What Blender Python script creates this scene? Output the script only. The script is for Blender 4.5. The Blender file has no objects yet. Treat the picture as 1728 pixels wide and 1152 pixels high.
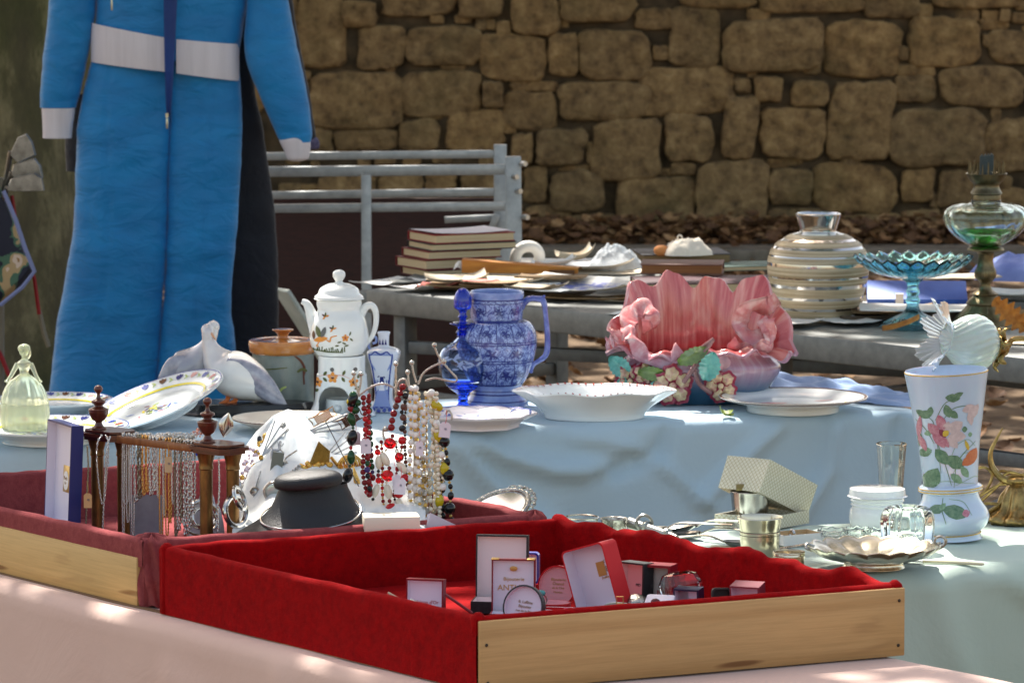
import bpy, bmesh, math, random
from mathutils import Vector, Matrix, Euler, noise
PI = math.pi; sin = math.sin; cos = math.cos; R = math.radians
FP = 8000.0; TH = math.atan(856 / 8000.0); CAMZ = 1.95; CT, ST = math.cos(TH), math.sin(TH)
CAMP = Vector((0, 0, CAMZ)); TZ = 0.75
scene = bpy.context.scene
COL = scene.collection

def ray(px, py):
    u = (px - 864) / FP; v = (576 - py) / FP
    return Vector((u, CT + v * ST, -ST + v * CT))
def at(px, py, Y):
    d = ray(px, py); return CAMP + d * (Y / d.y)
def onz(px, py, z=TZ):
    d = ray(px, py); return CAMP + d * ((z - CAMZ) / d.z)
def mpp(p):
    return (Vector((0, CT, -ST)).dot(p - CAMP)) / FP

# ---------- materials ----------
def lin(c):
    out = []
    for x in c[:3]:
        x = x / 255.0
        out.append(x / 12.92 if x <= 0.04045 else ((x + 0.055) / 1.055) ** 2.4)
    return (out[0], out[1], out[2], 1)
def newmat(name):
    m = bpy.data.materials.new(name); m.use_nodes = True
    nt = m.node_tree; b = nt.nodes['Principled BSDF']
    return m, nt, b
def nd(nt, t, **kw):
    n = nt.nodes.new(t)
    for k, v in kw.items():
        if k in n.inputs: n.inputs[k].default_value = v
        else: setattr(n, k, v)
    return n
def ramp(nt, fac, stops, interp='LINEAR'):
    r = nt.nodes.new('ShaderNodeValToRGB'); r.color_ramp.interpolation = interp
    e = r.color_ramp.elements
    while len(e) < len(stops): e.new(0.5)
    for i, (p, c) in enumerate(stops):
        e[i].position = p; e[i].color = c if len(c) == 4 else (*c, 1)
    nt.links.new(fac, r.inputs[0]); return r
def texco(nt, scale=(1, 1, 1), kind='Object'):
    t = nt.nodes.new('ShaderNodeTexCoord'); m = nt.nodes.new('ShaderNodeMapping')
    m.inputs['Scale'].default_value = scale
    nt.links.new(t.outputs[kind], m.inputs[0]); return m.outputs[0]
def pm(name, c, rough=0.5, metal=0.0, c2=None, vs=20, bump=0, bs=200, spec=0.5, sheen=0, coat=0, trans=0, ior=1.45, sss=0, stretch=(1, 1, 1), kind='Object', detail=4):
    m, nt, b = newmat(name)
    c = lin(c)
    b.inputs['Base Color'].default_value = c
    b.inputs['Roughness'].default_value = rough; b.inputs['Metallic'].default_value = metal
    b.inputs['Specular IOR Level'].default_value = spec; b.inputs['IOR'].default_value = ior
    if sheen: b.inputs['Sheen Weight'].default_value = sheen; b.inputs['Sheen Roughness'].default_value = 0.4
    if coat: b.inputs['Coat Weight'].default_value = coat; b.inputs['Coat Roughness'].default_value = 0.08
    if trans: b.inputs['Transmission Weight'].default_value = trans
    if sss:
        b.inputs['Subsurface Weight'].default_value = sss; b.inputs['Subsurface Scale'].default_value = 0.01
    co = texco(nt, stretch, kind)
    if c2 is not None:
        n = nd(nt, 'ShaderNodeTexNoise', Scale=vs, Detail=detail, Roughness=0.6)
        nt.links.new(co, n.inputs['Vector'])
        r = ramp(nt, n.outputs[0], [(0.3, c), (0.7, lin(c2))])
        nt.links.new(r.outputs[0], b.inputs['Base Color'])
    if bump:
        n = nd(nt, 'ShaderNodeTexNoise', Scale=bs, Detail=3)
        nt.links.new(co, n.inputs['Vector'])
        bp = nd(nt, 'ShaderNodeBump', Strength=bump, Distance=0.002)
        nt.links.new(n.outputs[0], bp.inputs['Height']); nt.links.new(bp.outputs[0], b.inputs['Normal'])
    return m
def glass(name, c, rough=0.0, ior=1.45, tint=None):
    return pm(name, c, rough=rough, trans=1.0, ior=ior)

# ---------- mesh builder ----------
class M:
    def __init__(s): s.v = []; s.f = []; s.m = []; s.uv = []
    def add(s, vs, fs, mi=0, uvs=None):
        o = len(s.v); s.v.extend([Vector(x) for x in vs])
        for k, f in enumerate(fs):
            s.f.append([i + o for i in f]); s.m.append(mi)
            s.uv.append([uvs[i] for i in f] if uvs else None)
        return s
    def xf(s, mat, start=0):
        for i in range(start, len(s.v)): s.v[i] = mat @ s.v[i]
        return s
    def box(s, c, d, rz=0, mi=0, rot=None, bev=0):
        bm = bmesh.new(); bmesh.ops.create_cube(bm, size=1)
        for v in bm.verts: v.co = Vector((v.co.x * d[0], v.co.y * d[1], v.co.z * d[2]))
        if bev: bmesh.ops.bevel(bm, geom=bm.edges[:], offset=bev, segments=2, affect='EDGES', profile=0.5)
        Mx = Matrix.Translation(Vector(c)) @ (rot.to_matrix().to_4x4() if rot else Matrix.Rotation(rz, 4, 'Z'))
        bm.verts.index_update()
        s.add([Mx @ v.co for v in bm.verts], [[v.index for v in f.verts] for f in bm.faces], mi); bm.free(); return s
    def grid(s, fn, nu, nv, mi=0, cu=False, cv=False, skip=None, flip=False, mif=None):
        vs = []; uv = []
        for j in range(nv + 1):
            for i in range(nu + 1):
                u = i / nu; v = j / nv
                vs.append(fn(u, v)); uv.append((u, v))
        o = len(s.v); s.v.extend([Vector(x) for x in vs])
        W = nu + 1
        def ix(i, j):
            ii = i % nu if cu else i; jj = j % nv if cv else j
            return o + jj * W + ii
        for j in range(nv):
            for i in range(nu):
                if skip and skip((i + .5) / nu, (j + .5) / nv): continue
                f = [ix(i, j), ix(i + 1, j), ix(i + 1, j + 1), ix(i, j + 1)]
                u4 = [(i / nu, j / nv), ((i + 1) / nu, j / nv), ((i + 1) / nu, (j + 1) / nv), (i / nu, (j + 1) / nv)]
                g = []; gu = []
                for a, b in zip(f, u4):
                    if a not in g: g.append(a); gu.append(b)
                if len(g) < 3: continue
                if flip: g.reverse(); gu.reverse()
                s.f.append(g); s.uv.append(gu); s.m.append(mif((i + .5) / nu, (j + .5) / nv) if mif else mi)
        return s
    def lathe(s, prof, n=48, mi=0, sy=1.0, mod=None, cap0=True, cap1=False, c=(0, 0, 0), sub=3, skip=None, mif=None, sharp=False):
        pr = prof if sharp else smooth_prof(prof, sub)
        L = len(pr) - 1; c = Vector(c)
        def fn(u, v):
            k = min(int(round(v * L)), L); r, z = pr[k]; a = u * 2 * PI - PI / 2
            if mod: r, z = mod(a, r, z, k / L)
            return c + Vector((r * cos(a), r * sin(a) * sy, z))
        s.grid(fn, n, L, mi, cu=True, skip=skip, mif=mif)
        for flag, k in ((cap0, 0), (cap1, L)):
            if flag and pr[k][0] > 1e-6:
                vs = [fn(i / n, k / L) for i in range(n)]
                s.add(vs, [list(range(n))[::-1] if k == 0 else list(range(n))], mi if not mif else mif(0.5, k / L))
        return s
    def tube(s, path, r, n=8, mi=0, closed=False, caps=True, sc=None, up=None):
        P = [Vector(p) for p in path]; N = len(P)
        rr = r if isinstance(r, (list, tuple)) else [r] * N
        ref = Vector(up) if up else Vector((0.13, 0.2, 0.97)); rings = []
        T = []
        for i in range(N):
            a = P[(i - 1) % N] if (closed or i > 0) else P[i]; b = P[(i + 1) % N] if (closed or i < N - 1) else P[i]
            t = (b - a); t = t.normalized() if t.length > 1e-9 else Vector((0, 0, 1)); T.append(t)
        nrm = ref - T[0] * ref.dot(T[0])
        if nrm.length < 1e-3: nrm = Vector((1, 0, 0)) - T[0] * T[0].x
        nrm.normalize(); vs = []
        for i in range(N):
            nrm = nrm - T[i] * nrm.dot(T[i])
            if nrm.length < 1e-6: nrm = T[i].orthogonal()
            nrm.normalize(); bn = T[i].cross(nrm)
            e = sc[i] if sc else (1, 1)
            for k in range(n):
                a = 2 * PI * k / n
                vs.append(P[i] + nrm * cos(a) * rr[i] * e[0] + bn * sin(a) * rr[i] * e[1])
        fs = []
        for i in range(N if closed else N - 1):
            for k in range(n):
                a = i * n + k; b = i * n + (k + 1) % n; j = (i + 1) % N
                fs.append([a, b, j * n + (k + 1) % n, j * n + k])
        if caps and not closed: fs.append(list(range(n))[::-1]); fs.append([(N - 1) * n + k for k in range(n)])
        return s.add(vs, fs, mi)
    def ball(s, c, r, n=10, mi=0, rot=None):
        if not isinstance(r, (tuple, list)): r = (r, r, r)
        m = max(4, n // 2 + 1); vs = [Vector((0, 0, -1))]
        for j in range(1, m):
            t = -PI / 2 + PI * j / m
            for k in range(n): vs.append(Vector((cos(t) * cos(2 * PI * k / n), cos(t) * sin(2 * PI * k / n), sin(t))))
        vs.append(Vector((0, 0, 1))); fs = []
        for k in range(n): fs.append([0, 1 + (k + 1) % n, 1 + k])
        for j in range(m - 2):
            for k in range(n):
                a = 1 + j * n; fs.append([a + k, a + (k + 1) % n, a + n + (k + 1) % n, a + n + k])
        a = 1 + (m - 2) * n
        for k in range(n): fs.append([a + k, a + (k + 1) % n, len(vs) - 1])
        c = Vector(c); out = []
        for v in vs:
            q = Vector((v.x * r[0], v.y * r[1], v.z * r[2]))
            if rot: q = rot @ q
            out.append(q + c)
        return s.add(out, fs, mi)
    def torus(s, c, R1, r, axis='Z', n=16, k=6, mi=0, rot=None, e=(1, 1)):
        path = []
        for i in range(n):
            a = 2 * PI * i / n; q = Vector((cos(a) * R1 * e[0], sin(a) * R1 * e[1], 0))
            if axis == 'Y': q = Vector((q.x, 0, q.y))
            if axis == 'X': q = Vector((0, q.x, q.y))
            if rot: q = rot @ q
            path.append(q + Vector(c))
        return s.tube(path, r, k, mi, closed=True)
    def prism(s, poly, a, b, mi=0, plane='XZ'):
        n = len(poly)
        def P(p, d):
            return Vector((p[0], d, p[1])) if plane == 'XZ' else (Vector((p[0], p[1], d)) if plane == 'XY' else Vector((d, p[0], p[1])))
        vs = [P(p, a) for p in poly] + [P(p, b) for p in poly]
        fs = [list(range(n)), list(range(n, 2 * n))[::-1]]
        for i in range(n): j = (i + 1) % n; fs.append([i, i + n, j + n, j])
        return s.add(vs, fs, mi)
    def decal(s, mp, poly, mi=0, rings=3):
        n = len(poly); cx = sum(p[0] for p in poly) / n; cy = sum(p[1] for p in poly) / n
        vs = [mp(cx, cy)]; fs = []
        for k in range(1, rings + 1):
            t = k / rings
            for p in poly: vs.append(mp(cx + (p[0] - cx) * t, cy + (p[1] - cy) * t))
        for i in range(n): fs.append([0, 1 + i, 1 + (i + 1) % n])
        for k in range(rings - 1):
            for i in range(n):
                a = 1 + k * n; b = a + n; j = (i + 1) % n
                fs.append([a + i, b + i, b + j, a + j])
        return s.add(vs, fs, mi)
    def stroke(s, mp, pts, w, mi=0, seg=6):
        P = [Vector((p[0], p[1])) for p in catmull(pts, seg)] if len(pts) > 2 else [Vector(p) for p in pts]
        vs = []; N = len(P)
        for i in range(N):
            t = (P[min(i + 1, N - 1)] - P[max(i - 1, 0)]); t = t.normalized() if t.length else Vector((1, 0))
            nn = Vector((-t.y, t.x)); ww = w * (0.35 + 0.65 * sin(PI * (i + .5) / N) ** .5)
            a = P[i] + nn * ww / 2; b = P[i] - nn * ww / 2
            vs += [mp(a.x, a.y), mp(b.x, b.y)]
        return s.add(vs, [[2 * i, 2 * i + 1, 2 * i + 3, 2 * i + 2] for i in range(N - 1)], mi)
    def build(s, name, mats, parent=None, smooth=True, ang=40, loc=None, rz=None, rot=None, fixn=True):
        me = bpy.data.meshes.new(name)
        me.from_pydata([tuple(v) for v in s.v], [], s.f)
        if not isinstance(mats, (list, tuple)): mats = [mats]
        for m in mats: me.materials.append(m)
        me.polygons.foreach_set('material_index', s.m)
        if any(u is not None for u in s.uv):
            ul = me.uv_layers.new(name='UVMap'); flat = []
            for f, u in zip(s.f, s.uv):
                for k in range(len(f)): flat.extend(u[k] if u else (0, 0))
            ul.data.foreach_set('uv', flat)
        me.validate(clean_customdata=False)
        if fixn:
            bm = bmesh.new(); bm.from_mesh(me); bmesh.ops.recalc_face_normals(bm, faces=bm.faces[:]); bm.to_mesh(me); bm.free()
        if smooth:
            me.shade_smooth()
            if ang: me.set_sharp_from_angle(angle=R(ang))
        me.update()
        o = bpy.data.objects.new(name, me); COL.objects.link(o)
        if parent: o.parent = parent
        if loc is not None: o.location = loc
        if rz is not None: o.rotation_euler = (0, 0, rz)
        if rot is not None: o.rotation_euler = rot
        return o
def catmull(P, seg=6, closed=False):
    P = [Vector(p) for p in P]; N = len(P); out = []
    for i in range(N if closed else N - 1):
        a = P[(i - 1) % N] if (closed or i) else P[0] * 2 - P[1]
        b = P[i]; c = P[(i + 1) % N]; d = P[(i + 2) % N] if (closed or i + 2 < N) else P[-1] * 2 - P[-2]
        for k in range(seg):
            t = k / seg
            out.append(0.5 * ((2 * b) + (c - a) * t + (2 * a - 5 * b + 4 * c - d) * t * t + (3 * b - a - 3 * c + d) * t ** 3))
    if not closed: out.append(P[-1])
    return out
def smooth_prof(pr, sub=3):
    # a point given twice is a hard corner
    segs = [[pr[0]]]
    for p in pr[1:]:
        if p == segs[-1][-1]: segs.append([p])
        else: segs[-1].append(p)
    out = []
    for g in segs:
        if len(g) < 2: continue
        q = catmull([(a, b, 0) for a, b in g], sub) if len(g) > 2 else [Vector((g[0][0], g[0][1], 0)), Vector((g[1][0], g[1][1], 0))]
        q = [(max(p.x, 0), p.y) for p in q]
        out += q if not out else q[1:] if (abs(out[-1][0] - q[0][0]) + abs(out[-1][1] - q[0][1])) < 1e-9 else q
    return out
def thing(name, label, cat, loc=(0, 0, 0), rz=0, group=None, rot=None):
    o = bpy.data.objects.new(name, None); COL.objects.link(o); o.empty_display_size = 0.05
    o.location = loc; o.rotation_euler = rot if rot else (0, 0, rz)
    o['label'] = label; o['category'] = cat
    if group: o['group'] = group
    return o
def tag(o, label=None, cat=None, group=None, kind=None):
    if label: o['label'] = label
    if cat: o['category'] = cat
    if group: o['group'] = group
    if kind: o['kind'] = kind
    return o
def ctr(px, py, z=TZ):
    p = onz(px, py, z); return p, mpp(p)
def P2(pts, s): return [(a * s, b * s) for a, b in pts]
def fz(x, y, z, sc=1.0, sd=0): return noise.noise(Vector((x * sc + sd * 7.3, y * sc - sd * 3.1, z * sc + sd)))
def rfun(prof):
    pr = smooth_prof(prof, 4)
    def f(z):
        for (r0, z0), (r1, z1) in zip(pr, pr[1:]):
            if (z0 - z) * (z1 - z) <= 0 and z0 != z1:
                return r0 + (r1 - r0) * (z - z0) / (z1 - z0)
        return pr[0][0] if abs(z - pr[0][1]) < abs(z - pr[-1][1]) else pr[-1][0]
    return f
def onlathe(prof, off=0.0006, sy=1.0):
    f = rfun(prof)
    def mp(x, z):
        r = f(z) + off; x = max(-r * .985, min(r * .985, x)); a = math.asin(x / r)
        return Vector((r * sin(a), -r * cos(a) * sy, z))
    return mp
def leafpoly(c, L, w, ang, n=9, notch=0.0):
    out = []; c = Vector(c); d = Vector((cos(ang), sin(ang))); e = Vector((-d.y, d.x))
    for i in range(n): t = i / n; out.append(c + d * (t - .5) * L + e * w / 2 * sin(PI * t) ** .8 * (1 + notch * (i % 2)))
    for i in range(n): t = 1 - i / n; out.append(c + d * (t - .5) * L - e * w / 2 * sin(PI * t) ** .8 * (1 + notch * (i % 2)))
    return [(p.x, p.y) for p in out]
def blob(c, r, n=12, jit=0.15, sq=1.0, ang=0, seed=0):
    rnd = random.Random(seed * 31 + int(c[0] * 1e5) % 977)
    out = []
    for i in range(n):
        a = 2 * PI * i / n; q = r * (1 + rnd.uniform(-jit, jit)); x = q * cos(a); y = q * sin(a) * sq
        out.append((c[0] + x * cos(ang) - y * sin(ang), c[1] + x * sin(ang) + y * cos(ang)))
    return out
def text(body, size, mat, parent, loc, rot, name='lettering', ext=0.0002, align='CENTER'):
    cu = bpy.data.curves.new('lettering', 'FONT'); cu.body = body; cu.size = size; cu.extrude = ext
    cu.align_x = align; cu.align_y = 'CENTER'; cu.resolution_u = 3
    tmp = bpy.data.objects.new('tmp', cu); COL.objects.link(tmp)
    dg = bpy.context.evaluated_depsgraph_get()
    me = bpy.data.meshes.new_from_object(tmp.evaluated_get(dg)); me.name = name
    bpy.data.objects.remove(tmp); bpy.data.curves.remove(cu)
    me.materials.clear(); me.materials.append(mat)
    o = bpy.data.objects.new(name, me); COL.objects.link(o); o.parent = parent
    o.location = loc; o.rotation_euler = rot; return o
# ---------- camera, light ----------
cam = bpy.data.cameras.new('Camera'); camo = bpy.data.objects.new('Camera', cam); COL.objects.link(camo); scene.camera = camo
camo.location = CAMP; camo.rotation_euler = (PI / 2 - TH, 0, 0)
cam.sensor_width = 36; cam.lens = FP / 1728 * 36; cam.clip_start = 0.1; cam.clip_end = 500
cam.dof.use_dof = True; cam.dof.focus_distance = 7.9; cam.dof.aperture_fstop = 20
SUN_EL, SUN_AZ = 57, -22   # degrees; azimuth measured from +Y (away from the camera), negative = to the left
sd = Vector((sin(R(SUN_AZ)) * cos(R(SUN_EL)), cos(R(SUN_AZ)) * cos(R(SUN_EL)), sin(R(SUN_EL))))  # towards the sun
sun = bpy.data.lights.new('Sun', 'SUN'); sun.energy = 4.2; sun.angle = R(0.6); sun.color = (1, 0.95, 0.87)
suno = bpy.data.objects.new('Sun', sun); COL.objects.link(suno); suno.rotation_euler = (sd).to_track_quat('Z', 'Y').to_euler()
suno.location = (-4, 20, 12)
w = bpy.data.worlds.new('World'); scene.world = w; w.use_nodes = True
wn = w.node_tree; sky = wn.nodes.new('ShaderNodeTexSky'); sky.sky_type = 'NISHITA'; sky.sun_disc = False
sky.sun_elevation = R(SUN_EL); sky.sun_rotation = R(SUN_AZ); sky.air_density = 1.0; sky.dust_density = 2.5; sky.ozone_density = 1.0
wmx = nd(wn, 'ShaderNodeMix', data_type='RGBA', blend_type='MULTIPLY'); wmx.inputs[0].default_value = 1; wmx.inputs[7].default_value = (1.2, 1.0, .78, 1)
wn.links.new(sky.outputs[0], wmx.inputs[6]); wn.links.new(wmx.outputs[2], wn.nodes['Background'].inputs[0]); wn.nodes['Background'].inputs[1].default_value = 0.13
scene.view_settings.view_transform = 'Standard'; scene.view_settings.look = 'None'; scene.view_settings.gamma = 1
scene.view_settings.exposure = 1.45
scene.render.engine = 'CYCLES'
scene.cycles.use_denoising = True
scene.cycles.max_bounces = 14; scene.cycles.transmission_bounces = 12; scene.cycles.transparent_max_bounces = 12
scene.cycles.sample_clamp_indirect = 6; scene.cycles.caustics_refractive = True; scene.cycles.caustics_reflective = False
scene.render.film_transparent = False

# ---------- ground ----------
def ground_mat():
    m, nt, b = newmat('ground_earth')
    co = texco(nt)
    n1 = nd(nt, 'ShaderNodeTexNoise', Scale=1.3, Detail=8, Roughness=.7); n2 = nd(nt, 'ShaderNodeTexNoise', Scale=14, Detail=8, Roughness=.7)
    nt.links.new(co, n1.inputs['Vector']); nt.links.new(co, n2.inputs['Vector'])
    r = ramp(nt, n2.outputs[0], [(.3, lin((78, 60, 42))), (.5, lin((108, 86, 62))), (.72, lin((140, 118, 90)))])
    r1 = ramp(nt, n1.outputs[0], [(.35, (0.75, .75, .75, 1)), (.65, (1, 1, 1, 1))])
    mx = nd(nt, 'ShaderNodeMix', data_type='RGBA', blend_type='MULTIPLY'); mx.inputs[0].default_value = 1
    nt.links.new(r.outputs[0], mx.inputs[6]); nt.links.new(r1.outputs[0], mx.inputs[7])
    nt.links.new(mx.outputs[2], b.inputs['Base Color']); b.inputs['Roughness'].default_value = .95
    bp = nd(nt, 'ShaderNodeBump', Strength=.6, Distance=.02); nt.links.new(n2.outputs[0], bp.inputs['Height']); nt.links.new(bp.outputs[0], b.inputs['Normal'])
    return m
g = M(); g.grid(lambda u, v: Vector((-150 + 300 * u, -60 + 260 * v, 0)), 30, 30)
tag(g.build('ground', ground_mat(), smooth=False), kind='structure')

# ---------- stone wall ----------
WY = 22.95
stones = []
def st(ox, oy, k, *bb):
    for (x0, y0, x1, y1) in bb: stones.append((ox + x0 / k, oy + y0 / k, ox + x1 / k, oy + y1 / k))
k = 1728 / 624.0
st(480, 0, k, (60, 0, 285, 310), (275, 5, 425, 125), (465, -90, 800, 70), (820, -60, 1020, 80), (1065, -40, 1280, 160), (1295, -40, 1630, 100), (1645, 40, 1810, 135),
   (350, 125, 565, 320), (580, 125, 905, 300), (915, 165, 1215, 370), (1235, 160, 1370, 350), (1385, 145, 1700, 370), (130, 350, 540, 590), (540, 335, 910, 540),
   (930, 380, 1020, 500), (1060, 380, 1270, 425), (1030, 430, 1265, 600), (1285, 385, 1695, 555), (40, 600, 220, 720), (240, 605, 520, 700), (540, 560, 720, 700), (765, 520, 1025, 700),
   (1060, 625, 1160, 770), (1180, 600, 1400, 765), (1445, 565, 1750, 830), (1120, 780, 1225, 940), (1245, 800, 1490, 985), (1560, 830, 1800, 1035), (170, 820, 420, 960), (440, 820, 640, 900), (660, 810, 800, 890), (830, 810, 1000, 920), (1130, 960, 1330, 1080), (1340, 1000, 1550, 1090),
   (1410, 660, 1440, 760), (925, 435, 1000, 480), (140, 965, 420, 1060), (440, 920, 800, 1060), (820, 935, 1100, 1060))
st(1104, 0, k, (130, -80, 470, 35), (500, -60, 970, 55), (985, -40, 1230, 80), (1300, -60, 1700, 35), (75, 40, 305, 305), (330, 100, 780, 325), (805, 100, 1145, 350), (1190, 85, 1515, 305), (1565, 145, 1800, 295),
   (-70, 315, 360, 530), (375, 365, 450, 430), (470, 360, 595, 470), (700, 285, 775, 345), (645, 375, 810, 495), (815, 390, 1110, 735), (1125, 350, 1310, 475), (1340, 310, 1720, 495), (50, 540, 270, 745),
   (320, 455, 480, 735), (500, 505, 795, 735), (1110, 510, 1530, 765), (1545, 560, 1800, 790), (200, 755, 520, 1090), (535, 790, 735, 950), (745, 770, 1120, 990), (1155, 790, 1300, 940), (1325, 800, 1520, 960),
   (530, 975, 800, 1090), (830, 1000, 1150, 1090), (1160, 980, 1330, 1090), (1500, 880, 1728, 1000), (1350, 975, 1500, 1090), (-30, 830, 185, 1040), (1520, 90, 1650, 140), (80, 760, 190, 815))
rs = random.Random(5)
def free(x0, y0, x1, y1):
    for a in stones:
        if min(a[2], x1) - max(a[0], x0) > 6 and min(a[3], y1) - max(a[1], y0) > 6: return False
    return True
y = -700.0
while y < 400:
    h = rs.uniform(55, 95); x = -900.0
    while x < 2650:
        ww = rs.uniform(60, 150)
        if free(x + 3, y + 3, x + ww - 3, y + h - 3): stones.append((x + 4, y + 4, x + ww - 4, y + h - 4 + rs.uniform(-10, 3)))
        x += ww
    y += h
for _ in range(700):   # small filling stones in the joints
    x = rs.uniform(470, 1740); y = rs.uniform(0, 390); ww = rs.uniform(14, 42); h = rs.uniform(12, 26)
    if free(x, y, x + ww, y + h): stones.append((x, y, x + ww, y + h))
def wallmat():
    m, nt, b = newmat('wall_stone')
    co = texco(nt)
    n1 = nd(nt, 'ShaderNodeTexNoise', Scale=2.2, Detail=6, Roughness=.65); n2 = nd(nt, 'ShaderNodeTexNoise', Scale=15, Detail=9, Roughness=.66); n3 = nd(nt, 'ShaderNodeTexNoise', Scale=.8, Detail=4)
    for n in (n1, n2, n3): nt.links.new(co, n.inputs['Vector'])
    at_ = nd(nt, 'ShaderNodeAttribute'); at_.attribute_name = 'tone'
    r = ramp(nt, n2.outputs[0], [(.30, lin((84, 66, 46))), (.44, lin((136, 110, 76))), (.57, lin((162, 134, 94))), (.74, lin((194, 166, 122)))])
    r1 = ramp(nt, at_.outputs['Fac'], [(0, (.72, .70, .68, 1)), (.5, (.98, .94, .88, 1)), (1, (1.12, 1.02, .86, 1))])
    mx = nd(nt, 'ShaderNodeMix', data_type='RGBA', blend_type='MULTIPLY'); mx.inputs[0].default_value = 1
    nt.links.new(r.outputs[0], mx.inputs[6]); nt.links.new(r1.outputs[0], mx.inputs[7])
    mo = nd(nt, 'ShaderNodeMix', data_type='RGBA'); rr = ramp(nt, n1.outputs[0], [(.5, (0, 0, 0, 1)), (.72, (1, 1, 1, 1))])
    ms = nd(nt, 'ShaderNodeMath', operation='MULTIPLY'); ms.inputs[1].default_value = .55; nt.links.new(rr.outputs[0], ms.inputs[0])
    nt.links.new(ms.outputs[0], mo.inputs[0]); nt.links.new(mx.outputs[2], mo.inputs[6]); mo.inputs[7].default_value = lin((88, 80, 46))
    nt.links.new(mo.outputs[2], b.inputs['Base Color']); b.inputs['Roughness'].default_value = .9
    bp = nd(nt, 'ShaderNodeBump', Strength=1.0, Distance=.03); nt.links.new(n2.outputs[0], bp.inputs['Height']); nt.links.new(bp.outputs[0], b.inputs['Normal'])
    return m
wt = thing('stone_wall', 'rough brown rubble stone wall behind the market stalls', 'wall', (0, WY, 0))
g = M(); tones = []
for (x0, y0, x1, y1) in stones:
    a = at(x0, y1, WY); c = at(x1, y0, WY)
    if c.z < 0.02: continue
    cx, cz = (a.x + c.x) / 2, (a.z + c.z) / 2; hw, hh = (c.x - a.x) / 2 * 1.02, (c.z - a.z) / 2 * 1.02
    if cz - hh < 0: hh = cz
    sdv = rs.random() * 99; nA = 28; rings = [(1.0, .0), (.99, .045), (.965, .064), (.88, .074), (.45, .078)]
    dep = rs.uniform(.5, .95) * min(1, hh / .1 + .3); pw = rs.uniform(4.0, 9.0); sk = rs.uniform(-.12, .12)
    vs = []; 
    for (t, d) in rings:
        for i in range(nA):
            an = 2 * PI * i / nA; ca, sa = cos(an), sin(an)
            q = (abs(ca) ** pw + abs(sa) ** pw) ** (-1 / pw)
            q *= 1.05 + .12 * fz(ca * 1.3, sa * 1.3, 0, 1.6, sdv) + .08 * fz(ca * 3, sa * 3, 1, 2, sdv)
            X = ca * q * hw * t; Z = sa * q * hh * t
            X += sk * Z * .6; Z += sk * X * .35
            dd = d * dep + .02 * fz(cx + X, cz + Z, 0, 9, 1) + .016 * fz(cx + X, cz + Z, 0, 3.5, 8) * (1 if d > 0 else 0)
            vs.append(Vector((cx + X, -dd, cz + Z)))
    o = len(vs); vs.append(Vector((cx, -.078 * dep - .016 * fz(cx, cz, 0, 3.5, 8), cz)))
    fs = []
    for j in range(len(rings) - 1):
        for i in range(nA): i2 = (i + 1) % nA; fs.append([j * nA + i, j * nA + i2, (j + 1) * nA + i2, (j + 1) * nA + i])
    for i in range(nA): fs.append([(len(rings) - 1) * nA + i, (len(rings) - 1) * nA + (i + 1) % nA, o])
    g.add(vs, fs); tones += [max(0, min(1, rs.gauss(.55, .2)))] * len(vs)
wm = wallmat()
o = g.build('stonework', wm, wt, ang=55)
at_ = o.data.attributes.new('tone', 'FLOAT', 'POINT')
if len(o.data.vertices) == len(tones): at_.data.foreach_set('value', tones)
g = M(); zt = at(0, -700, WY).z
g.grid(lambda u, v: Vector((-6.5 + 13 * u, -.008 - .03 * fz(u * 90, v * 30, 0), zt * v)), 200, 60)
g.box((0, .3, zt / 2 - .01), (13, .5, zt))
g.build('mortar', pm('wall_mortar', (98, 80, 58), .95, c2=(50, 42, 30), vs=9, bump=.8, bs=60), wt)
# kerb at the foot of the wall
kb = M(); kb.box((0, 0, .045), (14, .3, .09), bev=.012)
tag(kb.build('kerb', pm('kerb_concrete', (136, 128, 116), .9, c2=(96, 88, 76), vs=14, bump=.5, bs=80), loc=(0, 21.4, 0)), kind='structure')

# ---------- fallen leaves ----------
leafm = [pm('dead_leaf_' + n, c, .75, c2=c2, vs=30) for n, c, c2 in (('a', (150, 108, 68), (104, 72, 44)), ('b', (182, 146, 104), (140, 100, 62)), ('c', (120, 84, 54), (78, 52, 34)), ('d', (120, 132, 76), (90, 96, 50)))]
def leafcard(g, p, L, rnd, mi, curl=.3):
    Rm = Euler((rnd.uniform(-.5, .5), rnd.uniform(-.5, .5), rnd.uniform(0, 6.28))).to_matrix()
    pts = []; n = 6
    for i in range(n + 1):
        t = i / n; wv = .38 * L * sin(PI * min(1, t * .9 + .06)) ** .8 * (1 + .25 * (i % 2)); z = curl * L * (t - .5) ** 2 * 2
        pts.append((Rm @ Vector((-wv, (t - .5) * L, z + .1 * L)), Rm @ Vector((0, (t - .5) * L, z)), Rm @ Vector((wv, (t - .5) * L, z + .1 * L))))
    vs = [p + q for r3 in pts for q in r3]; fs = []
    for i in range(n):
        fs += [[3 * i, 3 * i + 1, 3 * i + 4, 3 * i + 3], [3 * i + 1, 3 * i + 2, 3 * i + 5, 3 * i + 4]]
    g.add(vs, fs, mi)
rl = random.Random(11); g = M()
for _ in range(5600):
    q = rl.random()
    if q < .55: x, y = rl.uniform(-3, 3.4), 22.75 - abs(rl.gauss(0, .35))
    else: x, y = rl.uniform(-3, 3.5), 13 + 9.5 * rl.random() ** .6
    z = .015 + (.09 if abs(y - 21.4) < .16 else 0) + (rl.uniform(0, .09) if y > 21.9 else 0)
    leafcard(g, Vector((x, y, z + rl.uniform(0, .03))), rl.uniform(.04, .085), rl, rl.choice([0, 0, 1, 2, 2, 1, 2] if y > 20 else [0, 2, 2, 1]))
tag(g.build('fallen_leaves', leafm, smooth=False, fixn=False), 'dry brown fallen leaves lying along the foot of the stone wall', 'leaves', kind='stuff')
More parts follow.
